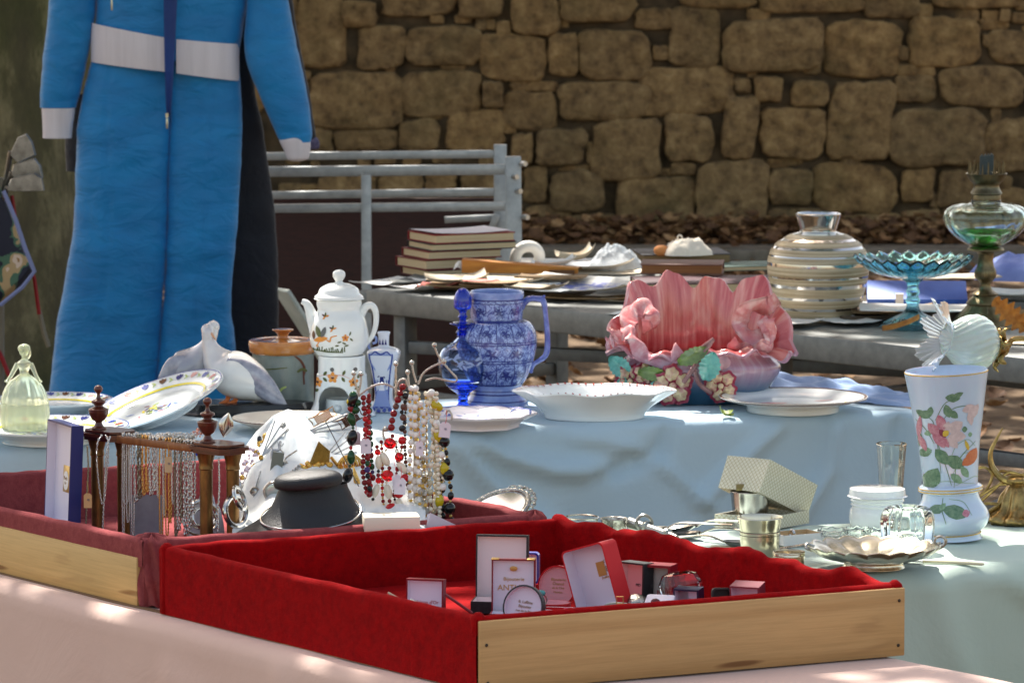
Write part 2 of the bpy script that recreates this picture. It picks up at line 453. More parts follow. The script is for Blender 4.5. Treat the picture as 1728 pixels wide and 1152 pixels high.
# ---------- tree at the left, its crown above the stalls ----------
rt = random.Random(3)
def barkmat():
    m, nt, b = newmat('tree_bark')
    co = texco(nt, (1, 1, .35)); n1 = nd(nt, 'ShaderNodeTexNoise', Scale=9, Detail=7, Roughness=.7); n2 = nd(nt, 'ShaderNodeTexNoise', Scale=3, Detail=3)
    nt.links.new(co, n1.inputs['Vector']); nt.links.new(co, n2.inputs['Vector'])
    r = ramp(nt, n1.outputs[0], [(.36, lin((26, 24, 16))), (.5, lin((70, 66, 42))), (.66, lin((150, 140, 104)))])
    r2 = ramp(nt, n2.outputs[0], [(.4, lin((90, 98, 50))), (.6, lin((120, 110, 84)))])
    mx = nd(nt, 'ShaderNodeMix', data_type='RGBA'); mx.inputs[0].default_value = .4
    nt.links.new(r.outputs[0], mx.inputs[6]); nt.links.new(r2.outputs[0], mx.inputs[7]); nt.links.new(mx.outputs[2], b.inputs['Base Color'])
    b.inputs['Roughness'].default_value = .9
    bp = nd(nt, 'ShaderNodeBump', Strength=.8, Distance=.02); nt.links.new(n1.outputs[0], bp.inputs['Height']); nt.links.new(bp.outputs[0], b.inputs['Normal'])
    return m
bark = barkmat(); TY = 15.2
tr = thing('tree', 'broad mossy tree trunk behind the blue ski suit', 'tree', (at(-20, 600, TY).x, TY, 0))
g = M(); rT = .36
g.grid(lambda u, v: Vector(((rT + .3 * math.exp(-v * 6 / .5)) * (1 + .07 * sin(5 * 2 * PI * u) + .05 * fz(cos(6.28 * u), sin(6.28 * u), v * 3)) * cos(2 * PI * u) * (1 - .25 * v),
        (rT + .3 * math.exp(-v * 6 / .5)) * (1 + .07 * sin(5 * 2 * PI * u)) * sin(2 * PI * u) * (1 - .25 * v), 5.0 * v)), 48, 30, cu=True)
for i in range(9):
    a = i * .7; rr = [.16, .11, .07, .035]
    p = [Vector((0, 0, 3.6 + .15 * i)), Vector((cos(a) * 1.2, sin(a) * 1.3 - .5, 4.6 + .1 * i)), Vector((cos(a) * 2.6, sin(a) * 2.4 - 1.2, 5.3)), Vector((cos(a) * 3.9, sin(a) * 3.4 - 1.6, 5.9))]
    g.tube(catmull(p, 4), [.2 - .18 * k / 12 for k in range(13)], 8)
g.build('trunk', bark, tr)
# unseen crown: leaf clusters shaped for shade, gaps cut where sun should dapple tables
lights = [(onz(px, py, z), r) for px, py, z, r in (
    (1170, 702, .75, .15), (1290, 706, .75, .07), (1060, 712, .75, .06), (755, 688, .75, .10), (905, 690, .75, .05), (1445, 692, .76, .06), (640, 718, .75, .08), (20, 750, .75, .15), (230, 690, .8, .1),
    (690, 482, .75, .12), (760, 400, .9, .12), (960, 432, .8, .26), (1030, 470, .76, .17), (880, 470, .78, .12), (1150, 405, .86, .12), (1110, 545, .75, .12), (1240, 462, .82, .13), (1325, 430, .9, .07), (1440, 520, .76, .12), (1560, 495, .76, .17), (1690, 545, .76, .13), (1440, 470, .9, .06), (1200, 480, 0.9, .1),
    (640, 285, 1.33, .55), (840, 262, 1.33, .35), (480, 285, 1.33, .35), (640, 350, 1.2, .3), (930, 420, .78, .1), (1010, 445, .78, .15), (1540, 440, .88, .1),
    (1480, 935, .78, .12), (1690, 905, .76, .11), (1330, 948, .78, .05), (1110, 912, .78, .09), (1245, 860, .84, .04), (650, 800, .86, .09), (700, 870, .86, .06), (500, 705, .95, .03), (420, 900, .86, .03), (600, 888, .86, .06), (850, 875, .86, .06),
    (1500, 1140, .76, .05), (1000, 893, .86, .05), (1150, 915, .86, .05), (1330, 950, .86, .05), (975, 935, .86, .05), (850, 950, .86, .03), (1500, 985, .86, .03))]
g = M(); cw = tr.location
def leaf(p, L, mi, rnd, tilt=1.0):
    Rm = Euler((rnd.gauss(0, .5) * tilt, rnd.gauss(0, .5) * tilt, rnd.uniform(0, 6.28))).to_matrix()
    vs = [p + Rm @ Vector(q) * L for q in ((0, -.5, 0), (.34, -.1, .05), (.25, .3, .02), (0, .6, -.05), (-.25, .3, .02), (-.34, -.1, .05))]
    g.add(vs, [[0, 1, 2, 3], [0, 3, 4, 5]], mi)
nleaf = 0; tt = 0
while nleaf < 30000 and tt < 200000:
    tt += 1
    X = rt.uniform(-3.6, 4.2); Y = rt.uniform(5.6, 23); Zt = .75   # where its shadow falls on table height
    h = rt.uniform(4.3, 6.2); t = (h - Zt) / sd.z; p = Vector((X, Y, Zt)) + sd * t
    dens = .9 if Y < 9.2 else .7 if Y < 11 else .97
    dens *= 1 if Y < 9 else .55 + .9 * max(0, .5 + fz(X, Y, 0, .9, 4))
    if rt.random() > dens: continue
    if any((X - q.x - (Zt - q.z) * sd.x / sd.z) ** 2 + ((Y - q.y - (Zt - q.z) * sd.y / sd.z)) ** 2 < r * r * 1.4 for q, r in lights): continue
    for _ in range(2):
        leaf(p + Vector((rt.gauss(0, .03), rt.gauss(0, .03), rt.gauss(0, .05))) - tr.location, rt.uniform(.10, .17), rt.choice([0, 0, 1]), rt, .7)
        nleaf += 1
g.build('crown', [pm('tree_leaf_a', (74, 106, 40), .6), pm('tree_leaf_b', (104, 130, 52), .6)], tr, smooth=False, fixn=False)

# ---------- blue ski suit ----------
SY = 13.4; sS = SY / FP
def clothmat(name, c, c2, rough=.85, bs=900, bump=.25, vs=6, sheen=.3):
    return pm(name, c, rough, c2=c2, vs=vs, bump=bump, bs=bs, sheen=sheen, spec=.3)
def wrinkmat(name, c, c2, rough=.6, sc=(1, 1, 1), ws=14, wstr=.6):
    m, nt, b = newmat(name); co = texco(nt, sc)
    n1 = nd(nt, 'ShaderNodeTexNoise', Scale=ws, Detail=5, Roughness=.55, Distortion=.8); n2 = nd(nt, 'ShaderNodeTexNoise', Scale=700, Detail=2); n3 = nd(nt, 'ShaderNodeTexNoise', Scale=4, Detail=4)
    for n in (n1, n2, n3): nt.links.new(co, n.inputs['Vector'])
    r = ramp(nt, n3.outputs[0], [(.3, lin(c)), (.7, lin(c2))]); nt.links.new(r.outputs[0], b.inputs['Base Color'])
    b.inputs['Roughness'].default_value = rough; b.inputs['Specular IOR Level'].default_value = .35; b.inputs['Sheen Weight'].default_value = .25
    b1 = nd(nt, 'ShaderNodeBump', Strength=wstr, Distance=.012); b2 = nd(nt, 'ShaderNodeBump', Strength=.25, Distance=.001)
    nt.links.new(n1.outputs[0], b1.inputs['Height']); nt.links.new(n2.outputs[0], b2.inputs['Height']); nt.links.new(b1.outputs[0], b2.inputs['Normal']); nt.links.new(b2.outputs[0], b.inputs['Normal'])
    return m
suitblue = wrinkmat('suit_blue_nylon', (6, 132, 198), (4, 114, 178), .5, (1.6, 1, 3.2), 7, .8)
knit = pm('suit_white_knit', (226, 220, 226), .9, c2=(208, 202, 208), vs=10, bump=.6, bs=260, stretch=(4, 1, .2), sheen=.3)
navy = wrinkmat('dark_navy_cloth', (18, 22, 36), (12, 14, 24), .7)
def garment(g, edges, Y, ratio=.45, amp=.006, seed=0, mi=0, nv=None, seam=None, nu=40, mx=.12):
    e = catmull([(a, b, c) for a, b, c in edges], 6); N = len(e) - 1
    def fn(u, v):
        k = v * N; i = min(int(k), N - 1); t = k - i; q = e[i] * (1 - t) + e[i + 1] * t
        y, xl, xr = q; a = at(xl, y, Y); b = at(xr, y, Y); c = (a + b) / 2; hw = (b.x - a.x) / 2; an = 2 * PI * u
        dp = min(hw * ratio, mx)
        p = c + Vector((-hw * cos(an), -dp * sin(an), 0))
        n = amp * (fz(p.x * 1.1, p.y, p.z * 2.6, 5, seed) + .6 * fz(p.x * 2, p.y, p.z * 4.5, 7, seed + 3) + .5 * abs(fz(p.x + p.z, p.y, p.z, 9, seed + 5)))
        if seam:
            for (sx0, sx1) in seam:
                f = (u - .0) * 2
                if 0 < f < 1: n -= .005 * math.exp(-((f - (sx0 + (sx1 - sx0) * v)) / .012) ** 2)
        return p + Vector((-cos(an) * n * .5, -sin(an) * n, n * .2))
    g.grid(fn, nu, max(N * 2, 20), mi, cu=True)
t = thing('ski_suit', 'sky blue one piece ski suit with white knitted waistband and cuffs', 'ski suit', at(280, 300, SY))
def gb(name, mats, edges, **kw):
    g = M(); garment(g, edges, kw.pop('Y', SY), **kw); g.xf(Matrix.Translation(-kw_loc)); return g.build(name, mats, cur, ang=80)
cur = t; kw_loc = t.location.copy()
gb('torso', suitblue, [(-175, 170, 395), (-150, 140, 425), (-60, 160, 424), (0, 163, 419), (50, 160, 410), (84, 158, 404), (100, 156, 403)], amp=.005, seed=1, seam=[(.5, .5)])
gb('leg', suitblue, [(100, 155, 294), (150, 142, 291), (200, 133, 288), (260, 129, 286), (330, 127, 284), (430, 118, 280.5), (560, 94, 272), (700, 78, 261.5), (716, 76, 261.5)], amp=.007, seed=2, nu=80, ratio=.5, seam=[(.34, .5)])
gb('leg', suitblue, [(100, 286, 403), (128, 286, 404), (170, 287, 407), (230, 286, 408), (330, 283, 404), (440, 280, 395), (520, 275, 390), (600, 268, 399), (700, 262, 406), (716, 261, 407)], amp=.007, seed=3, nu=80, ratio=.5, seam=[(.6, .45)])
gb('sleeve', suitblue, [(-150, 100, 180), (-60, 88, 166), (0, 84, 163), (60, 77, 155), (100, 73, 148), (150, 69, 137), (182, 68, 128)], amp=.005, seed=4, ratio=.7)
gb('sleeve', suitblue, [(-150, 385, 455), (-60, 408, 475), (0, 417, 486), (60, 412, 497), (110, 418, 509), (160, 438, 519), (200, 455, 525), (226, 466, 527), (240, 473, 524)], amp=.005, seed=5, ratio=.7, Y=SY - .03)
gb('cuff', knit, [(179, 70, 127), (190, 71, 126), (215, 72, 123), (233, 72, 121)], amp=.002, seed=6, ratio=.7)
gb('cuff', knit, [(226, 471, 523), (238, 472, 524), (255, 480, 523), (268, 485, 520), (272, 492, 510)], amp=.002, seed=7, ratio=.7, Y=SY - .03)
# waistband follows the torso, slightly sloping
g = M()
def wb(x0, x1, yl0, yl1, yr0, yr1, dz=0):
    def fn(u, v):
        x = x0 + (x1 - x0) * u; y = (yl0 + (yr0 - yl0) * u) * (1 - v) + (yl1 + (yr1 - yl1) * u) * v
        f = (x - 156) / (404 - 156); p = at(x, y, SY); an = math.acos(max(-1, min(1, 1 - 2 * f)))
        hw = 124 * sS; dp = .12
        return Vector((p.x, SY - min(hw * .45, dp) * sin(an) - .009 - .003 * sin(PI * v), p.z)) - kw_loc
    g.grid(fn, 30, 8)
wb(154, 287, 38, 104, 62, 119); wb(302, 404, 64, 121, 74, 136)
g.build('waistband', knit, t, ang=80)
g = M()
def zfn(u, v):
    y = -150 + 342 * v; xc = 296 - 6 * max(0, v); hwp = 13 * (1 - v) ** .6 + 2.2; x = xc + (u - .5) * 2 * hwp
    p = at(x, y, SY); return Vector((p.x, SY - .125 - .012 + .01 * sin(PI * u), p.z)) - kw_loc
g.grid(zfn, 8, 30); g.build('zip_opening', wrinkmat('zip_lining_blue', (30, 66, 136), (22, 46, 100), .6), t, ang=80)
g = M(); p = at(288, 190, SY) - kw_loc; p.y = -.13
g.box(p + Vector((0, -.012, 0)), (.008, .006, .012)); g.box(p + Vector((0, -.014, -.022)), (.006, .003, .03), bev=.001)
g.build('zip_puller', pm('zip_metal', (190, 185, 160), .3, .9), t); g = M()
p = at(195, 5, SY) - kw_loc; p.y = -.115
g.box(p + Vector((0, -.012, 0)), (.005, .003, .035), bev=.001); g.build('pocket_zip', bpy.data.materials['zip_metal'], t)
g = M(); a = at(283, -180, SY) - kw_loc; g.tube(catmull([a + Vector((-.2, 0, -.03)), a + Vector((0, 0, .05)), a + Vector((.2, 0, -.03))], 8), .012, 8)
g.tube(catmull([a + Vector((0, 0, .05)), a + Vector((0, 0, .12)), a + Vector((.03, 0, .16)), a + Vector((.05, 0, .12))], 6), .003, 6); g.build('hanger', pm('hanger_wood', (170, 130, 80), .5), t)
# dark suit behind
t = thing('dark_suit', 'black and navy overalls hanging behind the blue ski suit', 'overalls', at(400, 300, SY + .22)); cur = t; kw_loc = t.location.copy()
gb('body', navy, [(-140, 380, 470), (-60, 350, 470), (0, 330, 440), (90, 330, 424), (160, 320, 431), (250, 310, 449), (400, 300, 467), (560, 300, 470), (690, 300, 478)], Y=SY + .22, seed=9, ratio=.3)
gb('leg', navy, [(160, 112, 300), (230, 110, 300), (289, 112, 300)], Y=SY + .22, seed=10, ratio=.3)
gb('sleeve', navy, [(-140, 400, 480), (-60, 410, 488), (0, 420, 494), (60, 430, 503), (120, 440, 514), (170, 450, 524), (215, 470, 530), (238, 505, 534)], Y=SY + .16, seed=11, ratio=.5)
g = M(); garment(g, [(232, 514, 534), (240, 515, 538), (250, 518, 538), (253, 524, 534)], SY + .16, seed=12, ratio=.6); g.xf(Matrix.Translation(-kw_loc))
g.build('cuff', pm('cuff_pattern', (34, 38, 70), .8, c2=(120, 110, 140), vs=60), t)

# ---------- golf bag and irons ----------
def flower_mat(name, base, cols, sc):
    m, nt, b = newmat(name); co = texco(nt)
    n0 = nd(nt, 'ShaderNodeTexNoise', Scale=sc * .6, Detail=3, Distortion=1.5); nt.links.new(co, n0.inputs['Vector'])
    r = ramp(nt, n0.outputs[0], [(0, lin(base)), (.50, lin(cols[0])), (.54, lin(cols[1])), (.60, lin(cols[2])), (.66, lin(cols[3]))], 'CONSTANT')
    nt.links.new(r.outputs[0], b.inputs['Base Color']); b.inputs['Roughness'].default_value = .7; return m
t = thing('golf_bag', 'dark floral cloth golf bag leaning by the tree trunk', 'bag', at(0, 420, 12.6))
g = M(); L0 = t.location
out = [(-70, 290), (-10, 300), (8, 330), (26, 372), (40, 418), (57, 458), (40, 480), (0, 513), (-70, 530)]
def bagside(dy, k):
    r_ = [(p[0], p[1]) for p in out]; return [at(a, b, 12.6 + dy) - L0 for a, b in r_]
A = bagside(-.09, 0); B = bagside(-.05, 0); C = bagside(.12, 0); n = len(A)
cA = sum(A, Vector()) / n
A = [cA + (p - cA) * .86 for p in A]
vs = A + B + C; fs = [list(range(n)), [2 * n + i for i in range(n)][::-1]]
for s0 in (0, n):
    for i in range(n): j = (i + 1) % n; fs.append([s0 + i, s0 + j, s0 + n + j, s0 + n + i])
g.add(vs, fs); g.build('bag_body', flower_mat('bag_floral', (24, 28, 48), [(70, 104, 84), (176, 150, 110), (208, 186, 168), (150, 110, 60)], 9), t, ang=60)
g = M(); g.tube([at(a, b, 12.49) - L0 for a, b in ((6, 322), (26, 370), (42, 418), (58, 458), (38, 484), (0, 515))], .006, 6); g.build('piping', pm('bag_piping', (120, 128, 170), .6), t)
g = M(); g.tube([at(a, b, 12.7) - L0 for a, b in ((20, 330), (30, 400), (58, 470), (66, 530))], .006, 6); g.tube([at(a, b, 12.7) - L0 for a, b in ((-10, 580), (2, 600), (20, 645))], .006, 6); g.build('strap', pm('bag_strap_red', (140, 16, 24), .6), t)
g = M(); g.tube([at(a, b, 12.72) - L0 for a, b in ((66, 524), (74, 560), (82, 585))], .007, 6); g.tube([at(a, b, 12.72) - L0 for a, b in ((-5, 300), (-5, 1160))], .02, 8); g.build('stand_leg', pm('bag_leg', (120, 112, 96), .5), t)
steel = pm('club_steel', (150, 146, 140), .38, .85, c2=(110, 106, 100), vs=40)
for i, (lab, pts, dY) in enumerate((('uppermost iron golf club head showing its dark face', [(16, 262), (30, 232), (44, 226), (54, 240), (60, 262), (30, 276)], .10), ('middle iron golf club head between the other two irons', [(18, 296), (22, 278), (58, 267), (68, 280), (72, 300), (30, 306)], .05), ('lowest iron golf club head with pale polished edge', [(10, 322), (18, 302), (58, 292), (70, 300), (74, 322), (40, 323)], 0))):
    lo = at(pts[0][0], pts[0][1], 12.5 + dY); c = thing('golf_club', lab, 'golf club', lo, group='irons in the golf bag')
    g = M(); Q = [at(a, b, 12.5 + dY) - lo for a, b in pts]; n = len(Q)
    q0 = sum(Q, Vector()) / n; Q0 = [q0 + (q - q0) * .93 + Vector((0, -.008, 0)) for q in Q]; Q1 = [q + Vector((0, .022, 0)) for q in Q]
    g.add(Q0 + Q + Q1, [list(range(n)), [2 * n + k for k in range(n)][::-1]] + [[k, (k + 1) % n, n + (k + 1) % n, n + k] for k in range(n)] + [[n + k, n + (k + 1) % n, 2 * n + (k + 1) % n, 2 * n + k] for k in range(n)])
    g.build('club_head', steel, c, ang=30)
    g = M(); g.tube([at(pts[0][0] + 2, pts[0][1] - 6, 12.5 + dY) - lo, at(2 - i * 4, 350 + i * 10, 12.55 + dY) - lo, at(-12, 480, 12.6) - lo], .007, 8); g.build('shaft', steel, c)

# ---------- folded metal trestle frames and board ----------
galv = pm('galvanised_steel', (182, 184, 184), .42, .45, c2=(152, 155, 157), vs=26, bump=.15, bs=120)
def bar(g, x0, y0, x1, y1, Y, th, dep=.03, Y1=None):
    a = at(x0, y0, Y); b = at(x1, y1, Y1 or Y); d = b - a; L = d.length
    rot = d.to_track_quat('X', 'Z').to_euler()
    g.box((a + b) / 2, (L, dep, th), rot=rot, bev=.0025)
def mkframe(lab, Y, bars, parts):
    t = thing('folded_trestle', lab, 'metal frame', (at(650, 300, Y).x, Y, 0), group='folded metal table frames behind the stall')
    for nm, *b in bars:
        g = M(); bar(g, *b); g.xf(Matrix.Translation(-t.location)); g.build(nm, galv, t)
_='';mkframe('front folded galvanised table frame with a middle upright', 14.4, [('rail', 430, 290, 852, 286, 14.4, .031), ('rail', 430, 352, 852, 348, 14.4, .026), ('post', 618, 294, 620, 900, 14.365, .030, .035), ('post', 866, 264, 872, 900, 14.4, .048, .04)], 0)
mkframe('rear folded galvanised table frame against the brown board', 14.75, [('rail', 430, 264, 834, 260, 14.75, .024), ('rail', 430, 330, 834, 324, 14.75, .024), ('post', 844, 244, 846, 900, 14.75, .04, .04), ('bracket', 750, 371, 838, 367, 14.68, .02), ('bracket', 828, 390, 838, 362, 14.66, .02)], 0)
fr0 = bpy.data.objects['folded_trestle']; bz = pm('bolt_zinc', (200, 200, 196), .3, .8)
for x, y in ((866, 298), (880, 276), (872, 322), (884, 366)):
    p = at(x, y, 14.37) - fr0.location; g = M(); g.tube([p, p + Vector((.012, -.02, 0))], .008, 8); g.build('bolt', bz, fr0)
Pb = at(640, 334, 14.85); g = M(); g.box((0, 0, Pb.z / 2), (.86, .022, Pb.z), bev=.003)
o = g.build('wooden_board', pm('board_maroon', (66, 34, 28), .6, c2=(50, 26, 22), vs=30, stretch=(1, 1, 6)), loc=(at(620, 400, 14.85).x, 14.85, 0)); tag(o, 'dark maroon board standing upright behind the metal frames', 'board')

# ---------- grey metal table ----------
G0 = onz(617, 488); G1 = onz(1900, 621); gx = (G1 - G0).normalized(); gy = Vector((-gx.y, gx.x, 0)); gl = (G1 - G0).length
gt = thing('metal_table', 'grey galvanised market table with books papers and glassware', 'table', (G0.x, G0.y, 0), math.atan2(gx.y, gx.x))
tmat = pm('table_zinc', (132, 134, 131), .5, .3, c2=(108, 110, 109), vs=30, bump=.12, bs=160)
g = M(); g.box((gl / 2, .36, TZ - .031), (gl, .72, .062), bev=.006); g.build('table_top', tmat, gt)
g = M(); g.box((-.028, .36, TZ - .031), (.05, .70, .05), bev=.012); g.build('end_trim', tmat, gt)
dk = pm('table_leg_steel', (112, 116, 118), .5, .5, c2=(92, 95, 98), vs=30)
for x, yy in ((.09, .06), (.09, .62), (1.45, .06), (1.45, .62), (gl - .2, .06), (gl - .2, .62)):
    g = M(); g.box((x, yy, (TZ - .062) / 2), (.045, .045, TZ - .066), bev=.003); g.build('leg', dk, gt)
for (a, b) in (((.11, .06, .60), (1.43, .62, .60)), ((.11, .06, .47), (1.43, .06, .47)), ((.09, .08, .5), (.09, .6, .5)), ((1.45, .08, .56), (1.45, .6, .56)), ((1.47, .62, .60), (gl - .2, .62, .6)), ((1.47, .06, .5), (gl - .2, .06, .5)), ((1.5, .06, .1), (gl - .25, .06, .46))):
    a = Vector(a); b = Vector(b); d = b - a; g = M(); g.box((a + b) / 2, (d.length, .03, .032), rot=d.to_track_quat('X', 'Z').to_euler(), bev=.002); g.build('crossbar', dk, gt)
# box on the ground beyond
p = onz(765, 588, 0); g = M(); g.box((0, .14, .095), (.30, .28, .115), bev=.004); g.box((0, .14, .018), (.31, .29, .036), bev=.003, mi=1)
tag(g.build('crate', [pm('crate_white', (170, 170, 164), .6), pm('crate_card', (150, 110, 70), .8)], loc=p), 'pale grey crate on the ground seen under the metal table', 'crate')

# ---------- books ----------
pgm = pm('book_pages', (214, 196, 160), .85, c2=(184, 160, 120), vs=4, stretch=(1, 1, 220))
def cov(c, n): return pm('book_cover_' + n, c, .5, c2=tuple(int(x * .8) for x in c), vs=12)
def book(lab, px, py, z, w, d, h, rz, cm, grp=None, name='book', pages=None, tilt=0, anchor=(-1, -1)):
    """near-left corner of the bottom at pixel (px,py) at height z"""
    p = onz(px, py, z); t = thing(name, lab, 'book', p, rz, grp, rot=(tilt, 0, rz))
    ct = min(.003, h * .14)
    g = M(); g.box((w / 2, d / 2, ct / 2), (w, d, ct), bev=ct * .3); g.box((w / 2, d / 2, h - ct / 2), (w, d, ct), bev=ct * .3); g.box((w / 2, d - ct / 2, h / 2), (w, ct, h - 2 * ct + .0002))
    g.build('cover', cm, t)
    g = M(); g.box((w / 2, d / 2 - .002, h / 2), (w - .008, d - .008, h - 2 * ct)); g.build('pages', pages or pgm, t); return t
redc = cov((150, 36, 40), 'red'); whc = pm('book_white_jacket', (226, 216, 222), .35)
mm = 12.6 / FP; z = TZ
B5 = [(694, 472, .195, .022, 27, 'lowest book of the tall stack with thin worn pages', cov((96, 34, 34), 'a')), (690, 455, .215, .027, 30, 'fourth book down in the tall stack of red edged books', cov((120, 30, 32), 'b')), (694, 440, .215, .023, 26, 'middle book of the tall stack of red edged books', cov((130, 40, 40), 'c')), (700, 426, .245, .019, 24, 'second book from the top of the tall stack', cov((50, 44, 46), 'd')), (706, 411, .235, .025, 27, 'white covered book lying on top of the tall stack', None)]
zz = TZ + .003
pb = onz(700, 472, TZ)
for i, (x, yv, w_, h_, rz, lab, cm) in enumerate(B5):
    px_ = x; t = book(lab, px_, 472, TZ, w_ * 1.04, .17, h_, R(rz), cm or redc, 'books in the tall stack at the table end')
    q = at(px_ + 28, 472, pb.y); t.location = (q.x, pb.y + .0, zz); zz += h_ + .0006
    if cm is None:
        g = M(); g.grid(lambda u, v: Vector((.002 + u * (w_ - .004), .002 + v * .166, h_ + .0012 + .004 * (2 * u - 1) ** 2)), 12, 4); g.build('jacket', whc, t, fixn=False)
def up(px, py, z, Y):  # world z such that it appears at pixel py at depth Y
    return at(px, py, Y)
book('thick maroon leather book lying behind the pink bowl', 1082, 520, TZ, .42, .22, .062, R(6), cov((78, 40, 52), 'maroon'))
t = book('brown book with tan pages on the thick maroon book', 1080, 498, TZ + .064, .215, .15, .026, R(-4), cov((120, 78, 66), 'brown'), pages=pm('pages_tan', (160, 110, 66), .85, c2=(130, 84, 48), vs=3, stretch=(1, 1, 200)))
t.location = at(1080, 463, 12.25); t.location.z = TZ + .0645
book('wide grey album with pale pages at the far table edge', 1083, 452, TZ + .03, .25, .2, .03, R(8), cov((84, 82, 86), 'grey'), pages=pm('pages_dim', (150, 128, 92), .85, c2=(120, 98, 66), vs=3, stretch=(1, 1, 200))).location = onz(1083, 448, TZ + .02)
book('thin green and white book sticking out past the album', 1150, 452, TZ + .018, .3, .16, .012, R(14), cov((92, 120, 108), 'green')).location = onz(1160, 459, TZ + .014)
# crumpled cloth on the album
p = onz(1158, 430, TZ + .052)
g = M()
def crump(g, hw, hd, hz, seed, mi=0, sc=26, amp=.35, n=40):
    g.grid(lambda u, v: (lambda a, t: Vector((cos(a) * hw * t * (1 + amp * fz(cos(a), sin(a), 0, 1.7, seed)), sin(a) * hd * t * (1 + amp * fz(cos(a), sin(a), 3, 1.7, seed)), max(.0005, hz * max(0, 1 - t ** 2.6) ** .7 * (1 + amp * .8 * fz(cos(a) * t, sin(a) * t, 1, 3, seed) * min(1, t * 3)) + hz * .22 * abs(fz(cos(a) * t, sin(a) * t, 2, 6, seed)) * (1 if t < 1 else 0)))))(2 * PI * u, v), n, n // 2, mi, cu=True)
crump(g, .062, .05, .042, 3); g.ball((-.068, 0, .012), (.022, .02, .016), 10, 1); g.torus((-.018, 0, .048), .006, .002, 'Y', mi=0)
tag(g.build('crumpled_cloth', [pm('cloth_cream', (240, 228, 210), .8), pm('cloth_orange', (214, 140, 80), .7)], loc=p, ang=70), 'crumpled white and orange cloth lying on the grey album', 'cloth')
# clear plastic bag, white ceramic ring
p = onz(1038, 458, TZ + .02); g = M(); crump(g, .068, .06, .062, 8, n=60, amp=.5)
tag(g.build('plastic_bag', pm('clear_plastic', (236, 240, 244), .25, trans=.55, ior=1.2, bump=.9, bs=60), loc=p, ang=70), 'crumpled clear plastic bag on the loose papers', 'plastic bag')
p = onz(890, 447, TZ + .015); g = M(); g.torus((0, 0, .02), .034, .016, 'Y', n=32, k=14, rot=Euler((.3, .25, .3)).to_matrix())
g.lathe([(.0, 0), (.02, 0), (.028, .004), (.03, .012)], 24, c=(.01, .03, -.01))
tag(g.build('ceramic_ring', pm('ceramic_white', (232, 226, 216), .25), loc=p), 'white ceramic ring shaped handle lying on the papers', 'ceramic piece')
# loose papers
pap = {}
def paper(c, c2=None):
    k_ = (c, c2)
    if k_ not in pap: pap[k_] = pm('paper_%d' % len(pap), c, .75, c2=c2, vs=25)
    return pap[k_]
def sheet(lab, px, py, z, w, d, rz, mat, curl=.01, th=.0015, seed=0, name='sheet_of_paper', cat='paper', grp='loose papers on the metal table', tilt=0, roll=0, uvm=False):
    p = onz(px, py, z); g = M()
    for k_, off in enumerate((0, th)):
        g.grid(lambda u, v: Vector(((u - .5) * w, (v - .5) * d, off + curl * (abs(2 * u - 1) ** 3 * (1 if u > .5 else .3) + .5 * abs(2 * v - 1) ** 3) + .003 * fz(u * 2, v * 2, seed, 1.5))), 14, 10, flip=(k_ == 0))
    n1 = 15 * 11
    for i in range(14):
        g.f.append([i, i + 1, n1 + i + 1, n1 + i]); g.m.append(0); g.uv.append([(0, 0)] * 4)
        g.f.append([150 + i + 1, 150 + i, n1 + 150 + i, n1 + 150 + i + 1]); g.m.append(0); g.uv.append([(0, 0)] * 4)
    for j in range(10):
        g.f.append([j * 15 + 15, j * 15, n1 + j * 15, n1 + j * 15 + 15]); g.m.append(0); g.uv.append([(0, 0)] * 4)
        g.f.append([j * 15 + 14, j * 15 + 29, n1 + j * 15 + 29, n1 + j * 15 + 14]); g.m.append(0); g.uv.append([(0, 0)] * 4)
    o = g.build(name, mat, loc=p, rot=(tilt, roll, rz), ang=50, fixn=True); tag(o, lab, cat, grp); return o
W1 = paper((236, 232, 226)); W2 = paper((222, 210, 190), (190, 170, 140)); W3 = paper((200, 206, 206)); TN = paper((160, 132, 96), (120, 94, 64)); DK = paper((96, 80, 62), (60, 50, 42)); PK = paper((222, 130, 120)); GY = paper((120, 122, 118), (90, 92, 90))
sheet('white sheet at the corner of the metal table', 668, 478, TZ + .002, .16, .2, R(-40), W1, seed=1)
sheet('grey folder partly under the white corner sheet', 712, 474, TZ + .004, .12, .2, R(-20), GY, seed=2)
sheet('long white sheet overhanging toward the table edge', 720, 487, TZ + .006, .13, .15, R(-48), W1, seed=3)
sheet('folded pink edged paper beside the stack of books', 742, 485, TZ + .012, .11, .08, R(-10), PK, .012, seed=4)
